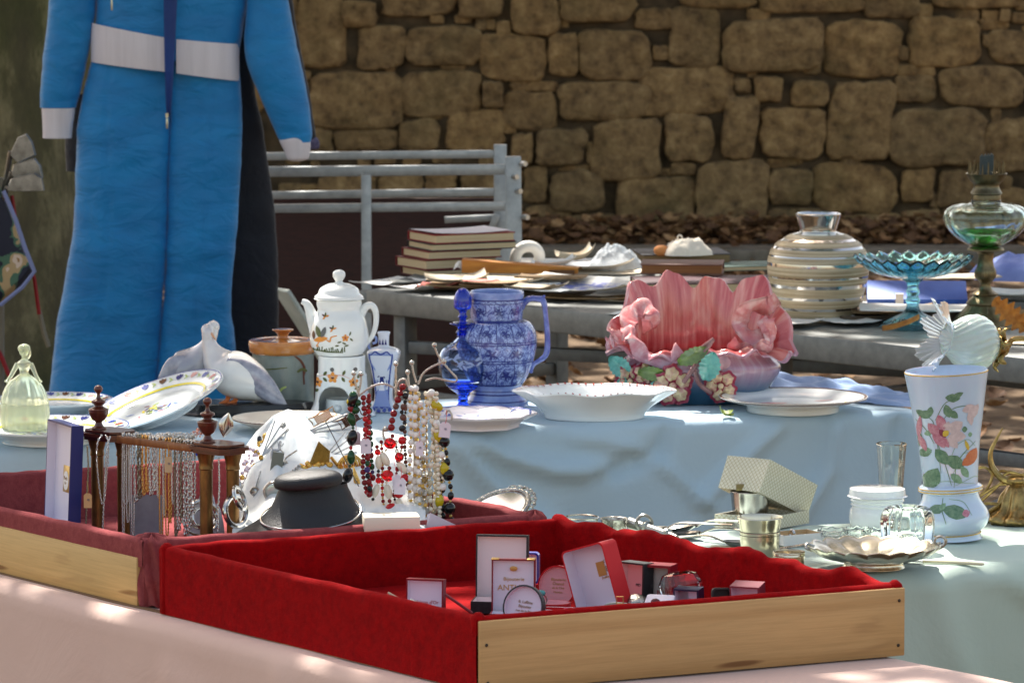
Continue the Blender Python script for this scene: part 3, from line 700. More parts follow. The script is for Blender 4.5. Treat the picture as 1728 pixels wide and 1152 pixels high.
for i, (lab, px, py, dz, w_, d_, rz, mt, cu, th) in enumerate((
    ('brown card lowest of the paper heap by the blue stopper', 790, 488, .004, .26, .12, -14, DK, .006, .006), ('tan wad of old paper in front of the book stack', 800, 484, .014, .24, .12, -8, TN, .008, .004), ('cream sheet with curled edge near the orange folder', 770, 474, .03, .16, .14, 5, W2, .018, .0015),
    ('dark brown folder under the decorated sheet', 905, 496, .004, .3, .14, -22, DK, .006, .007), ('tan paper above the jug rim', 860, 484, .018, .24, .13, -16, TN, .01, .003), ('beige newspaper behind the jug', 850, 476, .032, .22, .14, -4, W2, .012, .003),
    ('white sheet slanting down behind the jug handle', 905, 490, .026, .2, .05, -44, W3, .004, .0015), ('pale blue grey sheet sloping over the heap', 880, 478, .034, .22, .05, -38, W3, .004, .0015), ('white sheet on the far side of the orange folder', 960, 444, .02, .28, .14, 2, W1, .006, .004),
    ('bright white paper sheets under the plastic bag', 1020, 462, .022, .26, .13, -8, W2, .008, .003), ('cream envelope between plastic bag and maroon book', 1050, 478, .02, .14, .12, -24, W2, .01, .002), ('white paper scrap peeking beside the pink bowl', 1050, 508, .004, .09, .07, 20, W2, .008, .001),
    ('brown paper beneath the sheet with the blue drawing', 1000, 506, .004, .24, .08, -10, TN, .01, .003), ('large pale sheet at the table edge left of the pink bowl', 1130, 531, .002, .3, .12, -30, W3, .001, .001), ('rolled cream paper behind the plastic bag', 970, 438, .04, .1, .06, 14, W2, .03, .002))):
    sheet(lab, px, py, TZ + dz, w_, d_, R(rz), mt, cu, th, seed=i + 10)
# sheet with blue drawing
def bluedraw():
    m, nt, b = newmat('paper_blue_drawing'); tc = nt.nodes.new('ShaderNodeTexCoord'); mp = nt.nodes.new('ShaderNodeMapping'); nt.links.new(tc.outputs['UV'], mp.inputs[0])
    n = nd(nt, 'ShaderNodeTexNoise', Scale=9, Detail=6, Roughness=.7); nt.links.new(mp.outputs[0], n.inputs['Vector'])
    gr = nd(nt, 'ShaderNodeTexGradient', gradient_type='SPHERICAL'); m2 = nt.nodes.new('ShaderNodeMapping'); m2.inputs['Location'].default_value = (-1.15, -1.6, 0); m2.inputs['Scale'].default_value = (2.3, 3.0, 1)
    nt.links.new(tc.outputs['UV'], m2.inputs[0]); nt.links.new(m2.outputs[0], gr.inputs[0])
    mu = nd(nt, 'ShaderNodeMath', operation='MULTIPLY'); rr = ramp(nt, n.outputs[0], [(.45, (0, 0, 0, 1)), (.52, (1, 1, 1, 1))]); r2 = ramp(nt, gr.outputs['Fac'], [(.15, (0, 0, 0, 1)), (.35, (1, 1, 1, 1))])
    nt.links.new(rr.outputs[0], mu.inputs[0]); nt.links.new(r2.outputs[0], mu.inputs[1])
    mx = nd(nt, 'ShaderNodeMix', data_type='RGBA'); nt.links.new(mu.outputs[0], mx.inputs[0]); mx.inputs[6].default_value = lin((232, 230, 222)); mx.inputs[7].default_value = lin((120, 130, 200))
    nt.links.new(mx.outputs[2], b.inputs['Base Color']); b.inputs['Roughness'].default_value = .6; return m
for i, (lab, px, py, dz, w_, d_, rz, mt, cu, th) in enumerate((
    ('cream sheet with a lifted edge right of the orange folder', 1000, 452, .034, .2, .12, 16, W1, .02, .001), ('stiff grey card under the plastic bag', 1060, 468, .012, .16, .1, -30, GY, .003, .003), ('thin tan booklet just above the blue drawing', 930, 470, .045, .18, .08, -14, TN, .004, .005),
    ('white bent strip of paper by the ceramic ring', 935, 448, .05, .12, .03, 22, W1, .02, .001), ('old brown envelope in front of the book stack', 835, 478, .04, .16, .08, -20, TN, .006, .002), ('small pinkish card on top of the tan papers', 812, 474, .052, .09, .05, 10, PK, .003, .001), ('pale newspaper page left of the blue drawing', 905, 488, .044, .15, .08, -30, W2, .014, .001))):
    sheet(lab, px, py, TZ + dz, w_, d_, R(rz), mt, cu, th, seed=i + 90)
sheet('large white sheet with a blue floral drawing', 985, 484, TZ + .03, .31, .2, R(-24), bluedraw(), .02, .001, seed=40, tilt=R(5), name='print')
# orange folder
t = thing('paper_folder', 'orange brown paper folder lying over the papers', 'folder', onz(880, 462, TZ + .035), R(-8))
g = M()
g.grid(lambda u, v: Vector(((u - .5) * .31, -.02 - .02 * (1 - u), (v * (.036 - .022 * u)) + .004)), 20, 4); g.grid(lambda u, v: Vector(((u - .5) * .31, -.02 - .02 * (1 - u) + v * .1, .04 - .022 * u + .006 * sin(v * 3) - .012 * v)), 20, 8)
g.build('cover', pm('folder_orange', (206, 140, 54), .6, c2=(176, 104, 40), vs=10, stretch=(1, 1, 8)), t, ang=60)
g = M(); g.box((0, .01, .008), (.29, .07, .012)); g.box((.0, -.012, .0), (.28, .06, .006), mi=1); g.build('contents', [pm('folder_inner', (110, 76, 50), .8), W2], t)
g = M(); g.grid(lambda u, v: Vector((-.155 - .025 * u, -.03 + .04 * v, .008 + .024 * u * 0 + .01 * sin(3 * u) + .014 * v)), 6, 6); g.build('loose_corner', W1, t)
# papers and blue box right of the striped vase
for i, (lab, px, py, dz, w_, d_, rz, mt, cu, th) in enumerate((
    ('white paper triangle right of the striped vase', 1432, 542, .01, .11, .13, 30, W1, .004, .001), ('brown folded card under the white triangle', 1470, 540, .002, .18, .14, 12, DK, .012, .012), ('tan magazine beside the foot of the blue stand', 1500, 528, .016, .2, .16, -12, TN, .01, .006),
    ('pale pink paper behind the blue glass stand', 1495, 510, .02, .18, .1, -20, W2, .012, .002), ('cream paper behind the pink bowl curl', 1330, 545, .008, .14, .14, -24, W1, .006, .001), ('wide white sheet behind the blue glass stand', 1560, 522, .034, .32, .16, -2, W1, .006, .003),
    ('dark stack of cards left of the oil lamp', 1590, 540, .004, .18, .12, -8, DK, .004, .026), ('white card under the oil lamp', 1600, 548, .002, .3, .16, -14, W1, .002, .002), ('large cream sheet under the brass lamp arm', 1715, 575, .002, .3, .18, -14, W2, .004, .001), ('cream papers behind the blue glass plate', 1600, 470, .05, .26, .12, 6, W2, .006, .003),
    ('white magazine leaning right of the oil lamp stem', 1712, 500, .05, .16, .14, -8, W3, .02, .003), ('striped grey brochure at the right table end', 1725, 520, .02, .2, .16, 4, GY, .004, .02), ('tan pile of pages at the right table end', 1730, 535, .004, .16, .14, 2, TN, .004, .022))):
    sheet(lab, px, py, TZ + dz, w_, d_, R(rz), mt, cu, th, seed=i + 60)
t = thing('flat_box', 'flat blue cardboard box with white edges behind the blue glass stand', 'box', onz(1548, 512, TZ + .03), R(-3))
g = M(); g.box((0, .05, .014), (.25, .12, .034), bev=.002, rot=Euler((R(18), 0, 0))); g.build('box_body', pm('box_blue', (62, 104, 190), .5, c2=(48, 86, 170), vs=14), t)
g = M(); g.box((-.045, -.013, .012), (.02, .003, .03), rot=Euler((R(18), 0, 0))); g.box((0, .03, -.008), (.27, .14, .008)); g.build('label', W1, t)
g = M(); crump(g, .16, .1, .06, 15, n=40)
tag(g.build('folded_cloth', pm('cloth_lilac_blue', (140, 156, 214), .8, c2=(110, 124, 190), vs=12), loc=onz(1735, 470, TZ + .02), ang=80), 'lilac blue cloth piled at the right end of the metal table', 'cloth')
# narrow white board leaning behind the crock
A = at(474, 488, 14.05); B = at(676, 812, 14.25); B.z = .02; c = (A + B) / 2; d = B - A; g = M(); g.box((0, 0, 0), (d.length, .014, .095), rot=d.to_track_quat('X', 'Y').to_euler(), bev=.004)
v_ = g.v; tag(g.build('leaning_board', pm('board_white', (222, 226, 216), .4, c2=(196, 204, 194), vs=14), loc=c), 'narrow white board leaning aslant behind the stoneware crock', 'board')
# ---------- tablecloths ----------
def cloth_cloth(name, c, c2, ws=5, wstr=.35, fine=900):
    m, nt, b = newmat(name); co = texco(nt)
    n1 = nd(nt, 'ShaderNodeTexNoise', Scale=ws, Detail=6, Roughness=.6, Distortion=1.2); n2 = nd(nt, 'ShaderNodeTexNoise', Scale=fine, Detail=2); n3 = nd(nt, 'ShaderNodeTexNoise', Scale=2.5, Detail=3)
    for n in (n1, n2, n3): nt.links.new(co, n.inputs['Vector'])
    r = ramp(nt, n3.outputs[0], [(.3, lin(c)), (.7, lin(c2))]); nt.links.new(r.outputs[0], b.inputs['Base Color'])
    b.inputs['Roughness'].default_value = .9; b.inputs['Specular IOR Level'].default_value = .15; b.inputs['Sheen Weight'].default_value = .15
    b1 = nd(nt, 'ShaderNodeBump', Strength=wstr, Distance=.01); b2 = nd(nt, 'ShaderNodeBump', Strength=.2, Distance=.0006)
    nt.links.new(n1.outputs[0], b1.inputs['Height']); nt.links.new(n2.outputs[0], b2.inputs['Height']); nt.links.new(b1.outputs[0], b2.inputs['Normal']); nt.links.new(b2.outputs[0], b.inputs['Normal'])
    return m
def drape(P0, ux, uy, L, W, drop, mat, name, label, z=TZ, res=.014, fold=.02, seed=0, over=(1, 1, 1, 1), creases=(), rr=.016, nfold=9, top=.0015):
    """cloth over a rectangle: P0 front-left corner, ux along the front, uy to the back; over = drop factor left,right,front,back"""
    lft, rgt, frt, bck = [drop * k for k in over]
    nu = int((L + lft + rgt) / res); nv = int((W + frt + bck) / res)
    def fn(u, v):
        x = -lft + u * (L + lft + rgt); y = -frt + v * (W + frt + bck)
        cx = min(max(x, 0), L); cy = min(max(y, 0), W); dx, dy = x - cx, y - cy; d = math.hypot(dx, dy)
        n = Vector((dx, dy)) / d if d > 1e-9 else Vector((0, 0))
        s = cx + cy * 1.7 + math.atan2(dy, dx) * .12
        if d < rr * PI / 2:
            a = d / rr; h = rr * sin(a); zz = -rr * (1 - cos(a))
        else: h = rr; zz = -rr - (d - rr * PI / 2)
        f = 0
        if d > 0:
            g_ = min(1, d / .45)
            f = fold * g_ ** 1.2 * (fz(s * nfold / 3, d * .7, 0, 1, seed) * 1.5 + .6 * fz(s * nfold, d * 1.5, 0, 1, seed + 2)) + fold * .12 * (fz(s * 6, d * 8, 0, 1, seed + 4))
            for (pts, wdt, amp) in creases:
                best = 9
                for (a0, b0), (a1, b1) in zip(pts, pts[1:]):
                    ex, ey = a1 - a0, b1 - b0; tt = max(0, min(1, ((x - a0) * ex + (d - b0) * ey) / (ex * ex + ey * ey))); best = min(best, math.hypot(x - a0 - ex * tt, d - b0 - ey * tt))
                f += amp * math.exp(-(best / wdt) ** 2) * min(1, d / .04)
            f = max(f, -h * .9 - .002)
        zt = top + .0012 * fz(x * 3, y * 3, 0, 1.6, seed + 6) * 2 if d < rr * 2 else 0
        q = P0 + ux * (cx + n.x * (h + f)) + uy * (cy + n.y * (h + f)); return Vector((q.x, q.y, z + zz + zt))
    g = M(); g.grid(fn, nu, nv); loc = Vector((P0.x, P0.y, z)); g.xf(Matrix.Translation(-loc))
    o = g.build(name, mat, loc=loc, ang=0); tag(o, label, 'tablecloth'); return o
def trestle(label, P0, ux, uy, L, W, z=TZ):
    t = thing('trestle_table', label, 'table', (P0.x, P0.y, 0), math.atan2(ux.y, ux.x))
    wd = pm('table_wood', (150, 120, 84), .7, c2=(120, 92, 60), vs=10, stretch=(1, 8, 1))
    g = M(); g.box((L / 2, W / 2, z - .014), (L - .004, W - .004, .022), bev=.003); g.build('table_top', wd, t)
    for x in (.08, L - .08):
        for y in (.05, W - .05): g = M(); g.box((x, y, (z - .026) / 2), (.035, .035, z - .03)); g.build('leg', wd, t)
bFR = onz(1540, 693); bux = (onz(1540, 693) - onz(0, 757)).normalized(); buy = Vector((-bux.y, bux.x, 0)); bL = 2.3; bW = .50
bP0 = bFR - bux * bL
blue = cloth_cloth('cloth_pale_blue', (180, 201, 214), (168, 191, 206), 4.5, .5)
def bs(px, py):   # (s, d) on the blue drop for a pixel
    # intersect with vertical front plane
    d = ray(px, py); n = Vector((-buy.x, -buy.y, 0)); t_ = (bP0 - CAMP).dot(n) / d.dot(n); p = CAMP + d * t_
    return ((p - bP0).dot(bux), TZ - p.z)
cre = [([bs(775, 735), bs(840, 775), bs(930, 800), bs(1010, 800)], .022, .018), ([bs(745, 745), bs(800, 800), bs(850, 850), bs(930, 900)], .02, .014), ([bs(1120, 725), bs(1110, 770), bs(1040, 800), bs(1000, 805)], .02, -.012), ([bs(960, 745), bs(1060, 760), bs(1120, 800), bs(1200, 870)], .012, .008), ([bs(1320, 710), bs(1250, 780), bs(1180, 850)], .018, .012), ([bs(1400, 720), bs(1390, 800), bs(1340, 880)], .02, .013), ([bs(1510, 720), bs(1500, 800), bs(1500, 900)], .02, -.012)]
trestle('trestle table under the pale blue cloth', bP0, bux, buy, bL, bW)
drape(bP0, bux, buy, bL, bW, .66, blue, 'tablecloth', 'pale blue cloth hanging in soft folds over the middle table', fold=.03, seed=2, creases=[(a, b * .85, c * 2.1) for a, b, c in cre], over=(1, .9, 1, .9), rr=.02)
# bunched cloth at the back right corner
ctop = TZ + .003
g = M(); c0 = onz(1400, 672)
def bun(u, v):
    a = onz(1270 + 290 * u, 664 + 26 * u, ctop); n = buy * (v * .30) ; h = .0 + .045 * sin(PI * min(1, v * 1.02)) * (.4 + .6 * (1 - u)) * (1 + .35 * sin(9 * v + 3 * u)) + .014 * fz(u * 4, v * 5, 0, 2)
    return a + n * (.6 + .4 * (1 - u)) + Vector((0, 0, max(.0012, h))) - c0
g.grid(bun, 50, 30)
tag(g.build('folded_cloth', cloth_cloth('cloth_greyblue', (150, 172, 206), (132, 154, 192), 7, .4), loc=c0, ang=0), 'bunched grey blue cloth at the back corner behind the rimmed plate', 'cloth')

# ---------- ceramics helpers ----------
porc = pm('porcelain_white', (236, 238, 236), .12, coat=.3, c2=(228, 231, 230), vs=6)
def inkset(**k): return {a: pm('glaze_' + a, c, .2) for a, c in k.items()}
K = inkset(blue=(60, 78, 158), dblue=(34, 44, 120), lblue=(140, 160, 214), red=(170, 60, 50), orange=(226, 148, 66), green=(92, 116, 60), lgreen=(170, 190, 110), yellow=(232, 214, 60), brown=(92, 52, 36), olive=(84, 92, 48), pink=(222, 170, 166), grey=(96, 96, 96), gold=(196, 158, 80), teal=(96, 170, 160), crimson=(140, 44, 66), mauve=(176, 132, 140))
KN = list(K); KM = [K[n] for n in KN]
def ki(n): return KN.index(n) + 1
# plates
def plate(name, label, cat, px, py, prof, px_w=None, mats=None, deco=None, sy=1.0, mod=None, rot=None, z=TZ + .003, n=96, group=None, cap0=True, rim=None):
    p, s = ctr(px, py, z); t = thing(name, label, cat, p, rot=rot, group=group)
    g = M(); pr = P2(prof, s)
    mdf = (lambda a, r, z_, k: mod(a, r, z_, k, s)) if mod else None
    g.lathe(pr, n, sy=sy, mod=mdf)
    if deco: deco(g, s, rfun(pr))
    g.build('plate_body', [mats or porc] + KM, t, ang=50, fixn=False)
    return t, s
def flatmap(zf, off=.0007):
    return lambda x, y: Vector((x, y, zf(math.hypot(x, y)) + off))
def zfun(prof, s):  # height of the upper surface at radius r (profile listed inner centre last)
    pr = P2(prof, s); pr = smooth_prof(pr, 4); k = max(range(len(pr)), key=lambda i: pr[i][0]); up_ = pr[k:]
    def f(r):
        for (r0, z0), (r1, z1) in zip(up_, up_[1:]):
            if (r0 - r) * (r1 - r) <= 0 and r0 != r1: return z0 + (z1 - z0) * (r - r0) / (r1 - r0)
        return up_[-1][1] if r < up_[-1][0] else up_[0][1]
    return f
# plate with brown rim on the right
PR = [(0, 3), (70, 1), (76, 0), (78, 0), (80, 10), (100, 15), (122, 21), (125, 23), (124, 24.5), (100, 19), (84, 13), (50, 11), (0, 11)]
def d1(g, s, rf):
    zf = zfun(PR, s); mp = flatmap(zf); mp2 = lambda x, y: mp(x * s, y * s)
    for i in range(96):
        a = i * 2 * PI / 96; b = (i + 1) * 2 * PI / 96
        vs = [Vector((q * s * cos(c), q * s * sin(c), zq * s)) for q, zq, c in ((125.6, 22, a), (125.6, 22, b), (124.4, 25.2, b), (124.4, 25.2, a), (120.5, 24.2, b), (120.5, 24.2, a))]
        g.add(vs, [[0, 1, 2, 3], [3, 2, 4, 5]], ki('brown'))
    g.stroke(mp2, [(-100, -40), (-60, -52), (0, -50), (50, -30)], 5, ki('gold')); g.stroke(mp2, [(-20, -70), (40, -50), (90, 0)], 6, ki('yellow')); g.stroke(mp2, [(-10, -60), (60, -36), (80, -6)], 2.5, ki('grey'))
    g.decal(mp2, blob((-30, 10), 22, sq=.5, seed=3), ki('pink')); g.decal(mp2, blob((55, 40), 16, sq=.5, seed=4), ki('pink'))
plate('plate', 'white footed plate with dark brown rim beside the pink bowl', 'plate', 1338, 692, PR, deco=d1)
# blue sprigged octagonal plate under the jug
PR2 = [(0, 3), (66, 0), (70, 0), (74, 8), (98, 19), (101, 22), (99, 24), (80, 17), (66, 11), (0, 11)]
def oct_(a, r, z, k, s):
    m = a % (PI / 4) - PI / 8; return (r * (1 - .0) * (cos(PI / 8) / cos(m) if r > 60 * s else 1), z)
def d2(g, s, rf):
    zf = zfun(PR2, s); mp = lambda x, y: Vector((x * s, y * s, zf(math.hypot(x, y) * s) + .0016)); rnd = random.Random(4)
    for i in range(70):
        a = rnd.uniform(0, 6.28); q = rnd.uniform(5, 88); c = (q * cos(a), q * sin(a)); g.decal(mp, leafpoly(c, rnd.uniform(8, 18), rnd.uniform(4, 8), rnd.uniform(0, 3.1), 5), ki(rnd.choice(['blue', 'lblue', 'lblue'])), 1)
    for i in range(8):
        a = i * PI / 4 + PI / 8; b = a + PI / 4
        g.stroke(mp, [(96 * cos(a), 96 * sin(a)), (96 * cos(b), 96 * sin(b))], 3.4, ki('blue'))
plate('plate', 'eight sided plate with small blue sprigs in front of the jug', 'plate', 806, 719, PR2, deco=d2, mod=oct_, mats=pm('plate_ivory', (226, 218, 222), .2))
# lobed white dish
PR3 = [(0, 4), (72, 1), (80, 0), (84, 0), (86, 8), (96, 20), (118, 37), (128, 44), (131, 46), (128, 48), (112, 40), (92, 24), (70, 12), (0, 10)]
def lob(a, r, z, k, s):
    f = max(0, min(1, (r / s - 86) / 40)); e = 1 + .035 * cos(8 * a) * f; z2 = z + .0018 * cos(8 * a + PI) * f; q = abs(cos(a)) ** 6 * .03 * f
    return (r * (e + q), z2)
def d3(g, s, rf):
    n_ = 120
    for i in range(n_):
        a = 2 * PI * i / n_
        if i % 2: continue
        r0, z0 = lob(a, 121 * s, 45.8 * s, 1, s); r1, z1 = lob(a, 127 * s, 48.6 * s, 1, s)
        c = Vector((r0 * cos(a), r0 * sin(a) * .68, z0 + .0012)); d_ = Vector((r1 * cos(a), r1 * sin(a) * .68, z1 + .0012)); e = (d_ - c).cross(Vector((0, 0, 1))).normalized() * .0019
        g.add([c - e, c + e, d_ + e, d_ - e], [[0, 1, 2, 3]], ki('red'))
plate('serving_dish', 'deep white lobed dish with thin red dashed rim', 'dish', 1003, 704, PR3, deco=d3, mod=lob, sy=.68)
PR4 = [(0, 2), (30, 0), (34, 0), (44, 8), (50, 13), (50, 15), (42, 13), (34, 7), (0, 6)]
t, s = plate('small_dish', 'small white dish with yellow edge behind the lobed dish', 'dish', 926, 672, PR4, sy=.8)
g = M(); g.tube([Vector((-48 * s + x * s, -8 * s + y * s, 15.6 * s)) for x, y in ((0, 8), (3, 0), (9, -8), (18, -16))], .0016, 6); g.build('yellow_edge', K['yellow'], t)
# cloth-like napkin plate under blue decanter left (round ivory plate by the crock)
PR5 = [(0, 3), (48, 0), (52, 0), (56, 6), (80, 15), (92, 20), (94, 22.5), (91, 24), (70, 19), (50, 13), (0, 12)]
def d5(g, s, rf):
    zf = zfun(PR5, s); mp = lambda x, y: Vector((x * s, y * s, zf(math.hypot(x, y) * s) + .0012))
    for k_ in range(4): g.decal(mp, leafpoly((10 + 14 * k_, -20 + 9 * k_), 40, 12, .5 + .3 * k_), ki('mauve'))
    for i in range(64):
        a = i * 2 * PI / 64; b = (i + 1) * 2 * PI / 64
        g.add([Vector((q * s * cos(c), q * s * sin(c), zq * s)) for q, zq, c in ((94.6, 21.5, a), (94.6, 21.5, b), (93.6, 24, b), (93.6, 24, a))], [[0, 1, 2, 3]], ki('brown'))
plate('plate', 'cream plate with thin brown rim in front of the crock', 'plate', 486, 727, PR5, deco=d5, mats=pm('plate_cream', (228, 220, 204), .25))
# left faience plates
fai = pm('faience', (226, 232, 234), .15, coat=.3)
def faience(R1, dec=True, dz=0):
    PRF = [(0, 4), (R1 * .52, 0), (R1 * .56, 0), (R1 * .6, 6), (R1 * .8, 16), (R1 * .98, 24), (R1, 26.5), (R1 * .985, 28), (R1 * .8, 22), (R1 * .66, 14), (R1 * .55, 12), (0, 12)]
    def dd(g, s, rf):
        zf = zfun(PRF, s); mp = lambda x, y: Vector((x * s, y * s, zf(math.hypot(x, y) * s) + .0013)); rnd = random.Random(int(R1)); n_ = 22
        for i in range(n_):
            a = i * 2 * PI / n_; q = R1 * .86; c = (q * cos(a), q * sin(a)); col = ['blue', 'red', 'blue', 'pink', 'dblue', 'brown'][i % 6]
            for k_ in (-.5, 0, .5): g.decal(mp, leafpoly((c[0] + 3 * cos(a + k_ * 2), c[1] + 3 * sin(a + k_ * 2)), R1 * .13, R1 * .055, a + k_ * .9, 6), ki(col), 2)
            a2 = a + PI / n_; c = (q * cos(a2), q * sin(a2))
            for k_ in (-1, 1): g.decal(mp, leafpoly((c[0], c[1] + k_ * 3), R1 * .09, R1 * .025, a2 + k_ * .8, 5), ki('lgreen'), 1)
        for R_, w_, col in ((.70, R1 * .035, 'yellow'), (.972, R1 * .012, 'blue')):
            for i in range(72):
                a = i * 2 * PI / 72; b = (i + 1) * 2 * PI / 72
                g.add([mp(R1 * R_ * cos(a), R1 * R_ * sin(a)), mp(R1 * R_ * cos(b), R1 * R_ * sin(b)), mp((R1 * R_ + w_) * cos(b), (R1 * R_ + w_) * sin(b)), mp((R1 * R_ + w_) * cos(a), (R1 * R_ + w_) * sin(a))], [[0, 1, 2, 3]], ki(col))
        for i in range(40):
            a = rnd.uniform(0, 6.28); q = rnd.uniform(0, R1 * .42); g.decal(mp, leafpoly((q * cos(a), q * .6 * sin(a)), R1 * rnd.uniform(.06, .16), R1 * .04, rnd.uniform(0, 3.1), 5), ki(rnd.choice(['lblue', 'yellow', 'lgreen', 'blue', 'mauve', 'olive'])), 1)
    return PRF, dd
PRF, dd = faience(138); plate('plate', 'painted faience plate lying flat under the glass lady box', 'plate', 82, 744, PRF, deco=dd, mats=fai, group=None)
PRF, dd = faience(100); plate('plate', 'painted faience plate behind the blue jewellery case', 'plate', 90, 700, PRF, deco=dd, mats=fai)
PRF, dd = faience(128); p = at(263, 690, 9.62)
t, s = plate('plate', 'large painted faience platter tilted up against the pigeon figurine', 'plate', 262, 730, PRF, deco=dd, mats=fai, rot=(R(9), R(-19), 0))
t.location = at(266, 700, 9.60)
# small green leaf and two orange petals on the cloth
gl_ = pm('fresh_leaf', (110, 134, 50), .5, c2=(150, 160, 80), vs=30)
g = M(); leafcard(g, Vector((0, 0, .008)), .030, random.Random(1), 0, .9); leafcard(g, Vector((.008, 0, .004)), .026, random.Random(7), 0, .6)
tag(g.build('green_leaf', gl_, loc=onz(1221, 705), smooth=False, fixn=False), 'small curled green leaf lying on the blue cloth before the plate', 'leaf')

# ---------- blue and white jug ----------
def jugmat(name, base, ink, sc=55):
    m, nt, b = newmat(name); co = texco(nt)
    w1 = nd(nt, 'ShaderNodeTexNoise', Scale=sc, Detail=2, Distortion=3.2, Roughness=.5); w2 = nd(nt, 'ShaderNodeTexNoise', Scale=sc * .55, Detail=3, Distortion=1.8); n3 = nd(nt, 'ShaderNodeTexNoise', Scale=12, Detail=3)
    for n in (w1, w2, n3): nt.links.new(co, n.inputs['Vector'])
    r1 = ramp(nt, w1.outputs[0], [(.41, (0, 0, 0, 1)), (.465, (1, 1, 1, 1)), (.52, (1, 1, 1, 1)), (.57, (0, 0, 0, 1))])
    r2 = ramp(nt, w2.outputs[0], [(.56, (0, 0, 0, 1)), (.62, (1, 1, 1, 1))])
    mx = nd(nt, 'ShaderNodeMath', operation='MAXIMUM'); nt.links.new(r1.outputs[0], mx.inputs[0]); nt.links.new(r2.outputs[0], mx.inputs[1])
    m2 = nd(nt, 'ShaderNodeMath', operation='MULTIPLY'); m2.inputs[1].default_value = .85; nt.links.new(mx.outputs[0], m2.inputs[0])
    c = nd(nt, 'ShaderNodeMix', data_type='RGBA'); nt.links.new(m2.outputs[0], c.inputs[0]); c.inputs[6].default_value = lin(base); c.inputs[7].default_value = lin(ink)
    nt.links.new(c.outputs[2], b.inputs['Base Color']); b.inputs['Roughness'].default_value = .14; b.inputs['Coat Weight'].default_value = .4; b.inputs['Coat Roughness'].default_value = .05
    return m
jp = [(0, 0), (50, 0), (53, 3), (53, 3), (52, 10), (46, 18), (45, 22), (45, 22), (43, 27), (43, 36), (43, 36), (50, 46), (60, 70), (66, 96), (67, 112), (64, 130), (56, 142), (47, 146), (44, 147), (44, 147), (45, 162), (46, 172), (45, 182), (45, 182), (46, 186), (46, 193), (44, 194), (42, 192), (42, 182), (42, 150), (54, 120), (40, 40), (0, 30)]
p, s = ctr(838, 684, TZ + .003); t = thing('jug', 'tall white pottery jug painted with dark blue scrollwork', 'jug', p)
jm = jugmat('jug_scrollwork', (150, 168, 218), (46, 56, 140), 52); jb = pm('jug_pale_band', (150, 168, 216), .14, coat=.4, c2=(112, 130, 190), vs=30); jd = pm('jug_ink_band', (44, 50, 122), .15, coat=.4)
def jz(u, v):
    L_ = len(smooth_prof(P2(jp, s), 3)) - 1; r, z = smooth_prof(P2(jp, s), 3)[min(int(v * L_), L_)]; z /= s
    if z < 4: return 1
    if z < 38: return 1 if int(z / 5.5) % 2 else 2 if (8 < z < 10 or 20 < z < 23) else 1
    if 182 < z: return 1
    return 0
jpp = smooth_prof(P2(jp, s), 3)
def jmi(u, v):
    z = jpp[min(int(v * (len(jpp) - 1)), len(jpp) - 1)][1] / s; i = int(v * (len(jpp) - 1)) 
    if i > len(jpp) * .72: return 1
    return 1 if (z < 38 or z > 180) else 0
g = M(); g.lathe(P2(jp, s), 72, mif=jmi, mod=lambda a, r, z, k: (r * (1 + (.0 if (z / s > 142 or z / s < 40) else .012 * cos(8 * a))), z))
mp = onlathe(P2(jp, s), .0011)
def ring(g, z, w_, mi, mp_, hw):
    N_ = 40
    for i in range(N_):
        a = -1.5 + 3 * i / N_; b = -1.5 + 3 * (i + 1) / N_; r0 = hw(z)
        g.add([mp_(r0 * sin(a), z), mp_(r0 * sin(b), z), mp_(r0 * sin(b), z + w_), mp_(r0 * sin(a), z + w_)], [[0, 1, 2, 3]], mi)
rf = rfun(P2(jp, s))
for z_, w_, mi in ((180, 2.2, 2), (144, 3.4, 2), (107, 1.6, 2), (111, 1.2, 2), (76, 1.6, 2), (80, 1.2, 2), (37, 2, 2), (21, 2.4, 2), (27, 1.2, 2), (10, 1.4, 2), (175, 1, 2)): ring(g, z_ * s, w_ * s, mi, mp, rf)
for x_ in (-48, -30, 0, 30, 48):
    g.stroke(mp, [(x_ * .8 * s, 39 * s), (x_ * s, 58 * s), (x_ * s, 74 * s)], 1.6 * s, 2, 3)
    g.stroke(mp, [(x_ * s, 114 * s), (x_ * .9 * s, 130 * s), (x_ * .75 * s, 142 * s)], 1.6 * s, 2, 3)
for cx_, cz_, sc_ in ((-8, 92, 1), (34, 92, .9), (-42, 92, .9), (4, 162, .8), (-26, 162, .7), (30, 162, .7), (-16, 56, .9), (16, 56, .9), (-38, 57, .7), (38, 57, .7), (-15, 127, .7), (15, 127, .7), (40, 126, .6)):
    for k_ in range(5):
        a = k_ * 1.25 + cx_; g.decal(mp, leafpoly(((cx_ + 5 * sc_ * cos(a)) * s, (cz_ + 4 * sc_ * sin(a)) * s), 12 * sc_ * s, 4 * sc_ * s, a, 5), 2, 2)
    g.stroke(mp, [((cx_ - 13 * sc_) * s, (cz_ - 4) * s), ((cx_ - 5 * sc_) * s, (cz_ + 8 * sc_) * s), ((cx_ + 6 * sc_) * s, (cz_ - 7 * sc_) * s), ((cx_ + 13 * sc_) * s, (cz_ + 3) * s)], 1.4 * s, 2)
g.build('jug_body', [jm, jb, jd], t, ang=60, fixn=False)
g = M(); hp = [(42, 164), (46, 174), (56, 181), (68, 181), (78, 178), (82, 160), (86, 110), (82, 84), (62, 70), (56, 56)]
g.tube(catmull([Vector((x * s, 0, z * s)) for x, z in hp], 4), [.0055 + .0012 * abs(sin(i * .3)) for i in range(4 * 9 + 1)], 10, sc=[(1.25, .8)] * 37); g.tube([Vector((76 * s, 0, 178 * s)), Vector((81 * s, 0, 187 * s))], [.006, .0025], 8)
